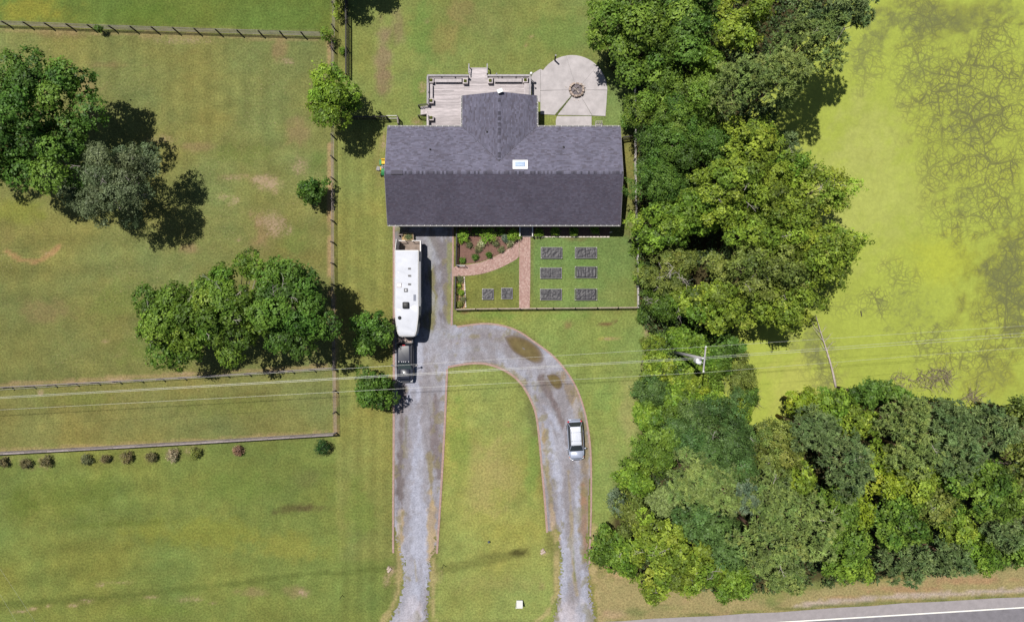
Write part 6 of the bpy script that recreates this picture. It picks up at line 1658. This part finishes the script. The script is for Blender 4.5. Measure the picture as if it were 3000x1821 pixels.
G1 = 'trees and bushes of the woods'
SPC = {'g': ((.076, .142, .015), (.130, .196, .023)),      # mid green broadleaf
       'd': ((.050, .112, .014), (.084, .152, .020)),      # dark green
       'k': ((.056, .110, .028), (.074, .130, .034)),      # blue green
       'y': ((.140, .205, .018), (.210, .262, .026)),      # yellow green
       'Y': ((.185, .250, .014), (.235, .280, .020)),      # bright golden green
       'o': ((.110, .140, .026), (.150, .170, .034)),      # olive
       'b': ((.104, .188, .016), (.156, .234, .022)),      # bright green
       'p': ((.118, .166, .040), (.154, .198, .050)),      # pine
       'q': ((.076, .118, .040), (.102, .144, .050)),      # dark pine
       'c': ((.088, .118, .052), (.118, .146, .072)),      # grey cedar
       'm': ((.085, .125, .080), (.110, .145, .100)),      # blue grey
       }
def tree(label, px, py, rxp, ryp, hc, rz, kind, sp, cat='tree', name=None, bark='bark', dead=0, group=None, dens=1.0, gap=0.0, seed=None, lobe=None, trunk_shift=0.0):
    seed = seed if seed is not None else int(px * 7 + py * 13) % 100000
    rs = np.random.RandomState(seed); rr = random.Random(seed)
    x, y = P(px, py, hc); k = SX * (CAM_H - hc) / CAM_H
    rx, ry = rxp * k, ryp * k
    name = name or {'pine': 'pine_tree'}.get(kind, 'broadleaf_tree')
    t = thing(name, label, cat, (x, y, 0), 0, group)
    base, tip = SPC[sp]
    if group == G1:      # neighbours in the woods share much of their tint
        base = tuple(.80 * a + .20 * b for a, b in zip(base, (.085, .140, .026))); tip = tuple(.82 * a + .18 * b for a, b in zip(tip, (.125, .180, .034)))
    V, F, Cc, bc, br = crown_cloud(rx, ry, rz, kind, base, rs, dens, lobe, tip, gap)
    V = V + np.array([0, 0, hc])
    V[:, 2] = np.maximum(V[:, 2], .06)
    o = np_mesh('crown', V, F, M['needle'] if kind == 'pine' else M['leaf'], Cc); o.parent = t
    global LEAF_COUNT
    LEAF_COUNT += len(F)
    mb = MB(); r0 = .04 + .026 * (rx + ry) / 2 + .007 * hc
    top = hc + rz * .25
    pts = [(0, 0, -.05), (rr.uniform(-.1, .1), rr.uniform(-.1, .1), hc * .4), (rr.uniform(-.2, .2), rr.uniform(-.2, .2), top)]
    mb.tube(pts, [r0 * 1.25, r0, r0 * .55], 8)
    order = sorted(range(len(bc)), key=lambda i: -np.hypot(bc[i][0], bc[i][1]))[:(7 if kind == 'pine' else 12)]
    for i in order:
        z0 = hc * rr.uniform(.45, .95) if kind != 'shrub' else hc * .4
        limb(mb, (0, 0, z0), (bc[i][0], bc[i][1], bc[i][2] + hc - br[i] * .5), r0 * .34, r0 * .07, rr)
    mb.build('trunk', M[bark], t, world=False, smooth=True)
    for j in range(dead):
        a = rr.uniform(0, 6.28); f = rr.uniform(.1, .75)
        cx, cy = rx * f * math.cos(a), ry * f * math.sin(a); cz = hc + rz * (math.sqrt(max(.05, 1 - f * f))) * .85
        mb = MB(); a2 = rr.uniform(0, 6.28); L_ = rr.uniform(.6, 1.4)
        e = (cx + L_ * math.cos(a2), cy + L_ * math.sin(a2), cz + .35 * L_)
        pp = limb(mb, (cx, cy, cz - .3), e, .030, .010, rr, .25, 4, 5)
        for q in pp[1:4]:
            a3 = a2 + rr.choice((-1, 1)) * rr.uniform(.5, 1.1); L3 = L_ * rr.uniform(.3, .6)
            limb(mb, q, (q.x + L3 * math.cos(a3), q.y + L3 * math.sin(a3), q.z + .2 * L3), .016, .006, rr, .2, 3, 4)
        mb.build('dead_branch', M['bark_pale'], t, world=False)
    return t

T = tree
# left pasture
T('huge dark green tree cut by the left edge of the photo', 66, 372, 235, 212, 8.2, 5.0, 'broad', 'd', dens=.9, lobe=1.75, seed=6)
T('grey-green cedar beside the huge tree, with bleached dead limbs', 338, 545, 135, 120, 7.0, 4.3, 'fine', 'c', bark='bark_pale', dead=7, dens=.95, lobe=1.2, gap=.14, seed=31)
T('left tree of the clump of three in the pasture', 530, 950, 150, 115, 6.0, 3.6, 'broad', 'g', dead=3, lobe=1.35)
T('middle tree of the clump of three, with grey twigs showing', 675, 900, 120, 150, 7.5, 4.2, 'broad', 'g', dead=9, lobe=1.35, bark='bark_pale')
T('right tree of the clump of three, beside the paddock fence', 850, 890, 118, 138, 8.0, 4.4, 'broad', 'd', dead=4, lobe=1.35)
T('round bright green tree between the two paddock fences', 985, 298, 70, 84, 5.0, 3.2, 'broad', 'b', lobe=1.15, seed=12)
T('small dark green tree left of the side yard fence', 917, 562, 40, 38, 2.2, 1.7, 'broad', 'd', lobe=.55, dens=1.1)
T('dark green tree beside the camper nose', 1095, 972, 58, 54, 3.0, 2.4, 'broad', 'd', lobe=.95)
T('dark green tree below the pickup, left of the drive', 1098, 1142, 56, 50, 2.8, 2.3, 'broad', 'd', lobe=.95)
T('tall tree just above the top of the photo, casting the shadow behind the yard fence', 985, -150, 95, 80, 6.5, 4.0, 'broad', 'd', lobe=1.3)
T('bright bush growing in the fence corner at the top', 962, 105, 24, 20, 1.2, 1.1, 'shrub', 'b', 'bush', 'bush', dens=1.4, lobe=.4)
T('weedy vine bush between the two fences at the top edge', 990, 32, 16, 30, 1.0, .9, 'shrub', 'y', 'bush', 'bush', dens=1.2, lobe=.35, gap=.2)
T('tiny weed clump between the fences above the round tree', 1003, 150, 9, 10, .4, .4, 'shrub', 'b', 'bush', 'bush', dens=1.2, lobe=.22)
T('small vine clinging to the top left paddock fence', 294, 86, 13, 9, .8, .7, 'shrub', 'd', 'bush', 'bush', dens=1.3, lobe=.28)
# upper right woods
T('large green tree overhanging the lawn beside the round patio', 1868, 95, 138, 128, 7.0, 5.2, 'broad', 'g', group=G1, dead=3, lobe=1.5)
T('green tree at the top edge behind the large patio tree', 2010, 60, 90, 120, 7.5, 4.5, 'broad', 'd', group=G1, lobe=1.4)
T('yellow-green tree at the top edge among the pines', 2165, 70, 85, 100, 8.5, 4.5, 'broad', 'y', group=G1, lobe=1.0, gap=.12)
T('rounded green tree at the lawn side below the large patio tree', 1925, 205, 62, 62, 5.5, 4.0, 'broad', 'g', group=G1, lobe=1.0)
T('small bright tree squeezed between pines and broadleaf trees', 2062, 190, 45, 50, 5.5, 3.5, 'broad', 'b', group=G1, lobe=.8)
T('grey-green pine at the top edge beside the pond', 2395, 40, 105, 80, 13.0, 4.0, 'pine', 'q', group=G1, bark='bark_pine', lobe=1.0)
T('pine whose boughs reach furthest out over the pond at the top', 2480, 40, 70, 60, 12.0, 3.4, 'pine', 'q', group=G1, bark='bark_pine', lobe=.95)
T('broad grey-green pine below the top pines at the pond edge', 2370, 125, 105, 85, 13.0, 4.0, 'pine', 'p', group=G1, bark='bark_pine', dead=2, lobe=1.0)
T('round pale pine in the middle of the upper woods', 2165, 245, 82, 82, 11.0, 3.6, 'pine', 'p', group=G1, bark='bark_pine', lobe=.9)
T('pine between the round pale pine and the pond shadow', 2285, 235, 80, 85, 13.0, 3.6, 'pine', 'p', group=G1, bark='bark_pine', lobe=.95)
T('small dark pine low in the gap of the upper woods', 2215, 345, 50, 50, 6.0, 3.0, 'pine', 'q', group=G1, bark='bark_pine', lobe=.8)
T('olive-green tree spreading towards the back of the house', 1985, 315, 135, 95, 6.0, 4.2, 'fine', 'g', group=G1, lobe=1.2)
T('fine-leaved dark tree beside the right end of the roof', 1960, 430, 105, 78, 5.6, 4.0, 'fine', 'd', group=G1, lobe=1.15)
T('fine-leaved dark tree next to the front corner of the roof', 1935, 540, 85, 78, 5.4, 3.8, 'fine', 'd', group=G1, lobe=1.1)
T('dark rounded tree behind the fine-leaved trees', 2085, 440, 60, 60, 5.6, 3.6, 'fine', 'd', group=G1, lobe=1.0)
T('dark young pine at the pond edge above the yellow trees', 2282, 425, 46, 44, 5.0, 2.6, 'pine', 'q', group=G1, bark='bark_pine', lobe=.75)
T('bright yellow-green tree directly below the young dark pine', 2195, 430, 75, 70, 7.5, 3.6, 'spray', 'y', group=G1, lobe=.95)
T('yellow-green tree in the centre of the big pond-side stand', 2150, 560, 130, 100, 8.0, 4.6, 'spray', 'y', group=G1, dead=4, lobe=1.15)
T('loose pale-leaved tree reaching over the duckweed, upper of two', 2375, 565, 95, 78, 7.5, 3.4, 'spray', 'y', group=G1, dead=5, lobe=.8, gap=.22)
T('slender sprays leaning over the pond above the loose pale tree', 2320, 490, 48, 42, 7.0, 2.8, 'spray', 'b', group=G1, dead=1, lobe=.7, gap=.12)
T('large crown reaching furthest into the pond at mid height', 2395, 745, 115, 85, 7.5, 3.8, 'spray', 'y', group=G1, dead=2, lobe=.9, gap=.08)
T('bright green tree touching the garden fence line by the woods', 1945, 662, 92, 66, 5.0, 3.6, 'broad', 'b', group=G1, lobe=1.0)
T('bright tree between the garden-side tree and the pond stand', 2050, 625, 70, 60, 6.0, 3.8, 'broad', 'b', group=G1, lobe=.95)
T('mixed green tree in the heart of the pond-side stand', 2260, 670, 110, 90, 8.0, 4.2, 'spray', 'y', group=G1, dead=3, lobe=1.1)
T('olive tree in the lower part of the pond-side stand', 2230, 790, 120, 95, 7.5, 4.2, 'spray', 'o', group=G1, dead=4, lobe=1.1)
T('thin tree with bare pale twigs beside the garden fence', 1955, 800, 85, 75, 4.6, 3.2, 'fine', 'o', group=G1, dead=9, lobe=.95, gap=.18, bark='bark_pale')
T('scrubby tree at the corner of the garden fence', 1950, 885, 78, 48, 3.8, 2.6, 'fine', 'g', group=G1, dead=5, lobe=.85, gap=.1, bark='bark_pale')
T('dense green tree above the power line bushes', 2090, 890, 95, 68, 6.5, 3.8, 'broad', 'y', group=G1, lobe=1.0)
T('bottom tree of the pond-side stand, casting shade on the duckweed', 2280, 890, 108, 72, 7.0, 3.8, 'spray', 'y', group=G1, lobe=1.0, dead=2)
# bushes round the pole
for lb, px, py, rx, ry, h, rz, kd, sp, lo_ in (
        ('yellow bush nearest the lawn above the pole foot', 1915, 1010, 36, 34, 1.1, 1.0, 'shrub', 'y', .45),
        ('green bush right above the pole', 2000, 995, 60, 40, 1.6, 1.4, 'broad', 'b', .6),
        ('yellow-green bush left of the pole foot', 1925, 1075, 48, 46, 1.2, 1.1, 'broad', 'y', .5),
        ('green bush behind the transformer', 2040, 1050, 55, 45, 1.5, 1.3, 'broad', 'b', .6),
        ('dark green bush under the right wires beside the pond', 2120, 1015, 60, 36, 1.6, 1.3, 'broad', 'd', .6),
        ('dull green bush right of the cross arm', 2105, 1068, 42, 36, 1.3, 1.1, 'broad', 'g', .5),
        ('olive bush standing on the pond margin', 2172, 1095, 36, 58, 1.5, 1.3, 'fine', 'o', .55),
        ('small dark drooping bush in the pond margin', 2192, 1165, 26, 26, 1.2, 1.0, 'fine', 'd', .45),
        ('bright yellow bush below the transformer', 2020, 1120, 55, 42, 1.3, 1.1, 'broad', 'y', .5),
        ('golden leafed bush below the cross arm', 2058, 1140, 26, 24, 1.2, 1.0, 'shrub', 'Y', .38),
        ('long-leaved dark bush at the lawn edge below the wires', 1905, 1145, 52, 42, 1.6, 1.4, 'fine', 'k', .6),
        ('yellow-green bush in the middle below the wires', 1985, 1165, 50, 40, 1.6, 1.3, 'broad', 'b', .55),
        ('leafy green bush left of the small pond bay', 2085, 1190, 62, 46, 2.0, 1.7, 'broad', 'b', .6),
        ('yellow-tipped bush at the corner of the small pond bay', 2160, 1205, 40, 36, 2.0, 1.6, 'broad', 'y', .55),
        ('green bush at the lawn edge below the long-leaved one', 1893, 1215, 44, 42, 2.0, 1.6, 'broad', 'b', .55),
        ('dark scrub at the garden fence corner', 1885, 925, 20, 16, .8, .6, 'fine', 'd', .35),
        ('shrub poking over the side fence behind the house', 1846, 352, 20, 26, 1.4, .9, 'fine', 'd', .3),
        ('low shrub at the side fence next to the raised beds', 1858, 730, 18, 22, .8, .7, 'shrub', 'b', .35),
        ('leafy shrub at the side fence beside the lower raised beds', 1872, 800, 18, 40, 1.2, 1.0, 'shrub', 'b', .4),
        ('bare brown twiggy shrub below the garden fence corner', 1890, 1000, 14, 18, .6, .5, 'shrub', 'o', .3)):
    T(lb, px, py, rx, ry, h, rz, kd, sp, 'bush', 'bush', group=G1, lobe=lo_, dens=1.1)
# lower woods
for lb, px, py, rx, ry, h, rz, kd, sp, lo_, dd in (
        ('broad blue-green tree south of the small pond bay', 2085, 1275, 135, 112, 6.0, 3.6, 'fine', 'k', 1.25, 3),
        ('green tree on the lawn side of the broad blue-green tree', 1960, 1270, 72, 66, 4.2, 2.8, 'broad', 'g', .9, 0),
        ('dense green shrub tree at the lawn edge opposite the car', 1905, 1325, 56, 56, 3.2, 2.4, 'fine', 'g', .8, 0),
        ('right half of the blue-green canopy beside the olive tree', 2160, 1360, 72, 72, 6.0, 3.4, 'fine', 'k', 1.0, 1),
        ('pale soft pine west of the broad blue-green tree', 2030, 1395, 92, 82, 8.0, 3.2, 'pine', 'p', .85, 0),
        ('pale pine touching the soft pine on its road side', 2120, 1440, 72, 60, 8.0, 3.0, 'pine', 'p', .8, 0),
        ('yellowish bush tree at the lawn edge below the car', 1858, 1400, 56, 48, 2.6, 2.0, 'broad', 'b', .65, 0),
        ('small blue-leaved tree at the lawn edge', 1808, 1472, 26, 36, 2.2, 1.8, 'fine', 'm', .55, 0),
        ('olive-yellow tree beside the small blue-leaved tree', 1850, 1500, 48, 62, 3.0, 2.2, 'broad', 'o', .7, 0),
        ('dark blue-green tree in the middle of the lower woods', 2060, 1520, 72, 66, 5.6, 3.4, 'broad', 'k', .95, 0),
        ('dark tree between the yellow stand and the great pine', 2130, 1585, 62, 66, 5.6, 3.4, 'broad', 'k', .95, 0),
        ('bushy green tree at the end of the lawn by the drive', 1775, 1595, 48, 56, 2.6, 2.2, 'broad', 'g', .7, 0),
        ('green tree with gaps at the corner of the drive mouth', 1830, 1635, 58, 52, 3.0, 2.4, 'broad', 'b', .75, 1),
        ('large yellow-green tree near the road at the drive corner', 1930, 1600, 88, 80, 5.0, 3.2, 'broad', 'y', .95, 4),
        ('golden-green tree leaning towards the road verge', 2010, 1660, 92, 74, 5.0, 3.2, 'broad', 'y', .95, 4),
        ('low yellow-green tree at the verge below the golden one', 1915, 1712, 52, 36, 3.4, 2.2, 'broad', 'y', .7, 1),
        ('bright green tree at the verge beside the great pine', 2140, 1695, 58, 60, 4.2, 2.8, 'broad', 'b', .8, 0),
        ('fuzzy olive tree beside the small pond bay', 2265, 1310, 86, 86, 6.5, 3.4, 'fine', 'o', 1.1, 1),
        ('yellow-green tree below the fuzzy olive tree', 2325, 1405, 58, 52, 6.0, 3.2, 'broad', 'y', .85, 0),
        ('small blue-grey pine crown in the lower woods', 2185, 1455, 42, 40, 8.5, 2.6, 'pine', 'm', .7, 0),
        ('upper crown of the great pine group', 2255, 1445, 82, 66, 9.5, 3.2, 'pine', 'p', .85, 1),
        ('great pale-green pine close to the road', 2240, 1580, 95, 105, 9.5, 3.8, 'pine', 'p', .9, 2),
        ('second great pine on the right of the great pine', 2360, 1540, 86, 100, 9.5, 3.8, 'pine', 'p', .9, 2),
        ('pine bough group hanging over the road verge', 2280, 1680, 72, 50, 8.0, 3.0, 'pine', 'p', .8, 0),
        ('grey pine at the corner of the pond bay', 2375, 1255, 82, 56, 9.0, 3.2, 'pine', 'q', .85, 0),
        ('tall grey pine standing above the yellow trees', 2470, 1350, 70, 100, 10.0, 3.8, 'pine', 'q', .9, 1),
        ('golden autumn-like tree at the pond edge', 2350, 1178, 40, 40, 5.0, 2.4, 'broad', 'Y', .65, 1),
        ('light green tree between the golden tree and the fallen trunk', 2435, 1178, 52, 44, 6.0, 2.8, 'broad', 'b', .75, 0),
        ('bright yellow-green tree below the fallen trunk', 2500, 1235, 56, 46, 7.0, 3.0, 'broad', 'y', .75, 0),
        ('dark green tree at the pond edge right of the fallen trunk', 2532, 1152, 38, 44, 6.0, 2.8, 'broad', 'd', .75, 0),
        ('low dark tree beside the brown brush pile', 2610, 1152, 50, 28, 5.0, 2.2, 'broad', 'd', .7, 0),
        ('pine below the brown brush pile', 2640, 1225, 86, 62, 10.0, 3.2, 'pine', 'p', .85, 0),
        ('wide dark pine in the right half of the lower woods', 2770, 1250, 82, 80, 10.0, 3.4, 'pine', 'q', .9, 0),
        ('pine crown in the centre of the right woods', 2665, 1315, 80, 64, 10.0, 3.2, 'pine', 'p', .85, 1),
        ('soft dark pine sloping towards the big green tree', 2795, 1330, 72, 72, 10.0, 3.2, 'pine', 'q', .85, 0),
        ('round dark pine near the right edge of the photo', 2905, 1245, 70, 62, 10.0, 3.2, 'pine', 'q', .85, 0),
        ('olive tree cut by the right edge below the pond', 2990, 1205, 34, 60, 7.0, 3.0, 'broad', 'o', .8, 0),
        ('shining yellow tree in the middle of the right woods', 2585, 1405, 52, 46, 8.5, 2.8, 'broad', 'Y', .7, 0),
        ('green-yellow tree right of the shining yellow tree', 2670, 1395, 74, 62, 8.0, 3.2, 'broad', 'y', .8, 0),
        ('yellow-green tree above the shining yellow tree', 2580, 1335, 48, 36, 7.5, 2.8, 'broad', 'y', .7, 0),
        ('medium green tree between great pine and yellow tree', 2450, 1480, 56, 60, 7.0, 3.2, 'broad', 'g', .85, 0),
        ('small golden crown beside the dark gap', 2515, 1495, 30, 44, 7.0, 2.6, 'broad', 'Y', .6, 0),
        ('green tree below the small golden crown', 2470, 1575, 58, 66, 6.5, 3.2, 'broad', 'g', .85, 0),
        ('bright yellow-green tree at the verge below the dark gap', 2480, 1650, 66, 44, 5.0, 2.8, 'broad', 'b', .75, 0),
        ('large fresh green tree in the right woods', 2625, 1530, 92, 74, 8.0, 3.4, 'broad', 'g', .95, 0),
        ('olive tree between the large fresh green tree and the big green tree', 2725, 1470, 56, 52, 7.5, 3.0, 'broad', 'o', .8, 1),
        ('big glossy green tree near the right edge', 2855, 1435, 118, 100, 8.5, 3.8, 'broad', 'g', 1.05, 0),
        ('yellow-green tree below the big glossy tree', 2785, 1540, 66, 50, 7.0, 2.8, 'broad', 'y', .75, 0),
        ('dark olive tree cut by the right edge of the photo', 2980, 1370, 52, 70, 8.0, 3.2, 'broad', 'o', .85, 0),
        ('dark grey-green pine nearest the road verge', 2640, 1645, 76, 52, 7.0, 3.0, 'pine', 'q', .8, 0),
        ('grey-green pine at the verge right of the nearest one', 2765, 1620, 72, 56, 7.0, 3.0, 'pine', 'q', .8, 0),
        ('bright yellow-green tree at the verge near the right edge', 2860, 1615, 44, 62, 5.5, 2.8, 'broad', 'b', .75, 0),
        ('dark pine above the verge near the right edge', 2920, 1545, 60, 52, 7.0, 3.0, 'pine', 'q', .8, 0),
        ('scrubby green tree in the bottom right of the woods', 2975, 1605, 46, 48, 4.0, 2.4, 'broad', 'g', .75, 0)):
    T(lb, px, py, rx, ry, h, rz, kd, sp, group=G1, lobe=lo_, dead=dd, bark='bark_pine' if kd == 'pine' else 'bark')

# undergrowth filling the wood floor: one uncountable mass
def undergrowth(label, poly, n, zmax, col, seed, avoid=None):
    rs = np.random.RandomState(seed)
    xs = [p[0] for p in poly]; ys = [p[1] for p in poly]
    X = rs.uniform(min(xs), max(xs), n * 3); Y = rs.uniform(max(min(ys), -60), max(ys), n * 3)
    m_ = inside(poly, X, Y) & (fbm(X, Y, 40, seed, 3) > .36)
    w0 = np.array([(PX(a), PY(b)) for a, b in zip(X, Y)])
    m_ &= ~inside(POND, w0[:, 0], w0[:, 1]) | (dist_line(POND, w0[:, 0], w0[:, 1], True) < .8)
    if seed == 9: m_ &= ~((np.hypot((X - 1925) / 75, (Y - 1500) / 70) < 1))
    m_ &= ~((np.hypot((X - 1918) / 26, (Y - 735) / 40) < 1))
    X, Y = X[m_][:n], Y[m_][:n]; k = 9
    ti = np.repeat(np.arange(len(X)), k); N = len(ti)
    hz = rs.rand(len(X)) ** 1.5 * zmax
    c = np.stack([PX(X[ti]) + rs.normal(size=N) * .22, PY(Y[ti]) + rs.normal(size=N) * .22, .10 + hz[ti] + rs.rand(N) * .25], -1)
    nn = rs.normal(size=(N, 3)) * .6 + np.array([0, 0, .8])
    V, F = leaf_quads(c, nn, rs.uniform(.08, .2, N), .6, rs)
    o = np_mesh('undergrowth', V, F, M['leaf'], np.array(col) * np.clip(1 + .35 * rs.normal(size=(N, 1)), .3, 2))
    tag(o, label, 'undergrowth', kind='stuff')
undergrowth('leafy undergrowth covering the floor of the woods', [p for p in WOODS[0] if p[1] > -950], 16000, 1.6, (.045, .075, .020), 9)

undergrowth('bright low brush filling the ground around the utility pole', [(1900, 985), (2010, 960), (2120, 960), (2150, 1010), (2170, 1060), (2110, 1130), (2120, 1220), (1990, 1240), (1890, 1230), (1880, 1120)], 2600, 1.2, (.115, .190, .024), 19)
undergrowth('pale green low growth in the small clearing of the lower woods', [(1860, 1430), (1990, 1420), (2010, 1580), (1880, 1590)], 1500, .35, (.150, .200, .062), 29)

# ------------------------------------------------------------------ garden shrubs
def shrub(label, px, py, rp, h, sp, kind='shrub', group=None, dens=1.3, lobe=None, gap=0.0, ryp=None):
    return tree(label, px, py, rp, ryp or rp, h * .5, h * .52, kind, sp, 'shrub', 'shrub', group=group, dens=dens, lobe=lobe or max(.16, rp * .04 * .42), gap=gap)
SPC.update({'B': ((.15, .27, .025), (.20, .33, .04)), 'n': ((.115, .105, .045), (.16, .125, .06)), 'r': ((.17, .10, .07), (.22, .14, .09)), 't': ((.26, .22, .14), (.32, .27, .18)),
            'e': ((.02, .06, .012), (.03, .08, .016)), 'w': ((.24, .25, .12), (.42, .40, .24)), 's': ((.10, .12, .05), (.15, .15, .07))})
GS = 'shrubs in the mulch bed'
for lb, px, py, rp, h, sp, gp in (('bright green clipped shrub next to the drive-side fence', 1358, 688, 20, 1.2, 'B', 0), ('largest bright green shrub in the middle of the mulch bed', 1431, 691, 25, 1.3, 'B', 0), ('bright green clipped shrub beside the front steps', 1506, 689, 20, 1.2, 'B', 0),
        ('dark shrub in the eave shade, left of the largest bright shrub', 1395, 674, 13, 1.0, 'g', 0), ('dark shrub in the eave shade, right of the largest bright shrub', 1468, 674, 13, 1.0, 'g', 0), ('bluish leafy shrub below the bright shrub by the steps', 1482, 697, 13, .8, 'm', 0),
        ('cream flowering plant beside the brick path junction', 1495, 711, 11, .5, 'w', .2), ('cream and green plant in the centre of the mulch bed', 1411, 714, 10.1, .5, 'w', .3), ('loose green plant on the left of the mulch bed', 1375, 717, 7.8, .5, 's', .2), ('sparse wiry plant in the mulch bed', 1400, 731, 9.4, .4, 's', .45),
        ('loose dull plant right of the cream plant', 1452, 713, 7.8, .5, 's', .3), ('thin wiry plant near the curved path', 1468, 730, 8, .35, 's', .45), ('small dark round plant nearest the middle of the curved path', 1433, 746, 7.0, .5, 'd', 0), ('small dark round plant in the middle of the lower mulch', 1392, 753, 7.8, .5, 'd', 0),
        ('small dark round plant in the corner of the mulch bed', 1355, 762, 7.0, .5, 'd', 0), ('little yellow plant by the drive-side fence', 1350, 704, 8, .4, 'y', .2)):
    shrub(lb, px, py, rp, h, sp, gap=gp, group=GS)
for i, (px, py) in enumerate(((1579, 680), (1626, 676), (1682, 678), (1744, 673))):
    shrub(('first', 'second', 'third', 'fourth')[i] + ' round green shrub in the porch bed right of the steps', px, py, 13, 1.0, 'b', group='round shrubs in the porch bed')
for lb, px, py, rp, sp in (('spiky plant at the top of the narrow soil bed', 1347, 819, 9, 's'), ('small yellow plant in the narrow soil bed', 1344, 835, 6, 'y'), ('green plant halfway down the narrow soil bed', 1350, 857, 9, 'b'), ('pale plant near the bottom of the narrow soil bed', 1356, 876, 7, 's'), ('low olive plant at the bottom of the narrow soil bed', 1347, 891, 9, 'o')):
    shrub(lb, px, py, rp, .45, sp, gap=.25, group='plants in the narrow soil bed')
for lb, px, py, rp, sp in (('brown-green shrub cut by the left edge below the capped fence', 10, 1355, 14, 'n'), ('brown shrub second from the left edge in the shrub row', 77, 1357, 15, 'n'), ('reddish brown shrub third from the left edge in the shrub row', 136, 1352, 17, 'n'),
        ('greyish green shrub in the shrub row', 256, 1345, 16, 's'), ('smallest brown shrub in the left half of the row', 310, 1343, 12, 'n'), ('large olive and brown shrub in the row', 373, 1338, 19, 'n'), ('olive brown shrub left of the pale one', 444, 1336, 16, 'n'),
        ('pale tan shrub in the middle of the row', 506, 1332, 19, 't'), ('olive shrub right of the pale tan one', 572, 1328, 18, 'o'), ('lone small reddish shrub in the row', 698, 1319, 14, 'r')):
    shrub(lb, px, py, rp, .8, sp, group='row of shrubs below the capped fence', dens=1.5)
shrub('dense dark green round shrub at the end of the row near the fence corner', 945, 1309, 25, 1.5, 'e', group='row of shrubs below the capped fence', dens=1.6)

# ------------------------------------------------------------------ dead wood in the pond
rr = random.Random(77)
a, b = P(2450, 1134, .0), P(2392, 922, .0)
t = thing('fallen_trunk', 'bare grey fallen tree trunk lying in the duckweed', 'tree trunk', (a[0], a[1], POND_Z))
mb = MB(); pts = []
for i in range(9):
    f = i / 8; pts.append((a[0] + (b[0] - a[0]) * f + .12 * math.sin(f * 5), a[1] + (b[1] - a[1]) * f, POND_Z + .10 + .22 * f))
mb.tube(pts, [.14 - .12 * i / 8 for i in range(9)], 8); mb.build('trunk', M['deadwood'], t, smooth=True)
for i, s, L_ in ((2, 1, .9), (3, -1, 1.0), (4, 1, 1.6), (4, -1, 1.4), (5, 1, 1.5), (5, -1, 2.4), (6, -1, 2.2), (6, 1, 1.0), (7, -1, 1.2)):
    mb = MB(); p = Vector(pts[i]); e = p + Vector((s * L_ * .6, L_ * .75, .25)); q = limb(mb, p, e, .03, .008, rr, .2, 4, 5)
    limb(mb, q[2], q[2] + Vector((s * .3, .6, .1)), .014, .006, rr, .2, 3, 4); mb.build('branch', M['deadwood'], t)
def brush(label, cx, cy, r, n, seed, hmax=.8):
    rr = random.Random(seed); x, y = P(cx, cy)
    t = thing('brush_pile', label, 'brush', (x, y, POND_Z)); mb = MB()
    for _ in range(n):
        a_ = rr.uniform(0, 6.28); d_ = rr.random() ** .6 * r * .04
        p = Vector((x + d_ * math.cos(a_), y + d_ * .6 * math.sin(a_), POND_Z + rr.uniform(.02, .25))); L_ = rr.uniform(.5, 1.7); a2 = rr.uniform(0, 6.28)
        e = p + Vector((L_ * math.cos(a2), L_ * math.sin(a2), rr.uniform(.1, hmax)))
        q = limb(mb, p, e, .022, .007, rr, .25, 3, 4)
        limb(mb, q[1], q[1] + Vector((rr.uniform(-.5, .5), rr.uniform(-.5, .5), .2)), .018, .006, rr, .2, 2, 4)
    mb.build('twigs', M['brush'], t)
brush('tangle of brown dead branches at the pond edge', 2740, 1110, 55, 130, 1)
brush('thin dead twigs standing in the duckweed left of the tangle', 2640, 1118, 38, 45, 2)
brush('sparse dead twigs near the pond edge right of the tangle', 2850, 1165, 36, 50, 3)
brush('dark drooping dead twigs beside the pond margin bush', 2200, 1170, 18, 40, 4)
x, y = P(2524, 918); o = MB().tube([(x, y + .3, POND_Z + .03), (x + .12, y - .35, POND_Z + .05)], [.07, .05], 7).build('floating_stick', M['charred']); tag(o, 'short dark stick floating in the duckweed', 'stick')
print('LEAF CARDS', LEAF_COUNT)
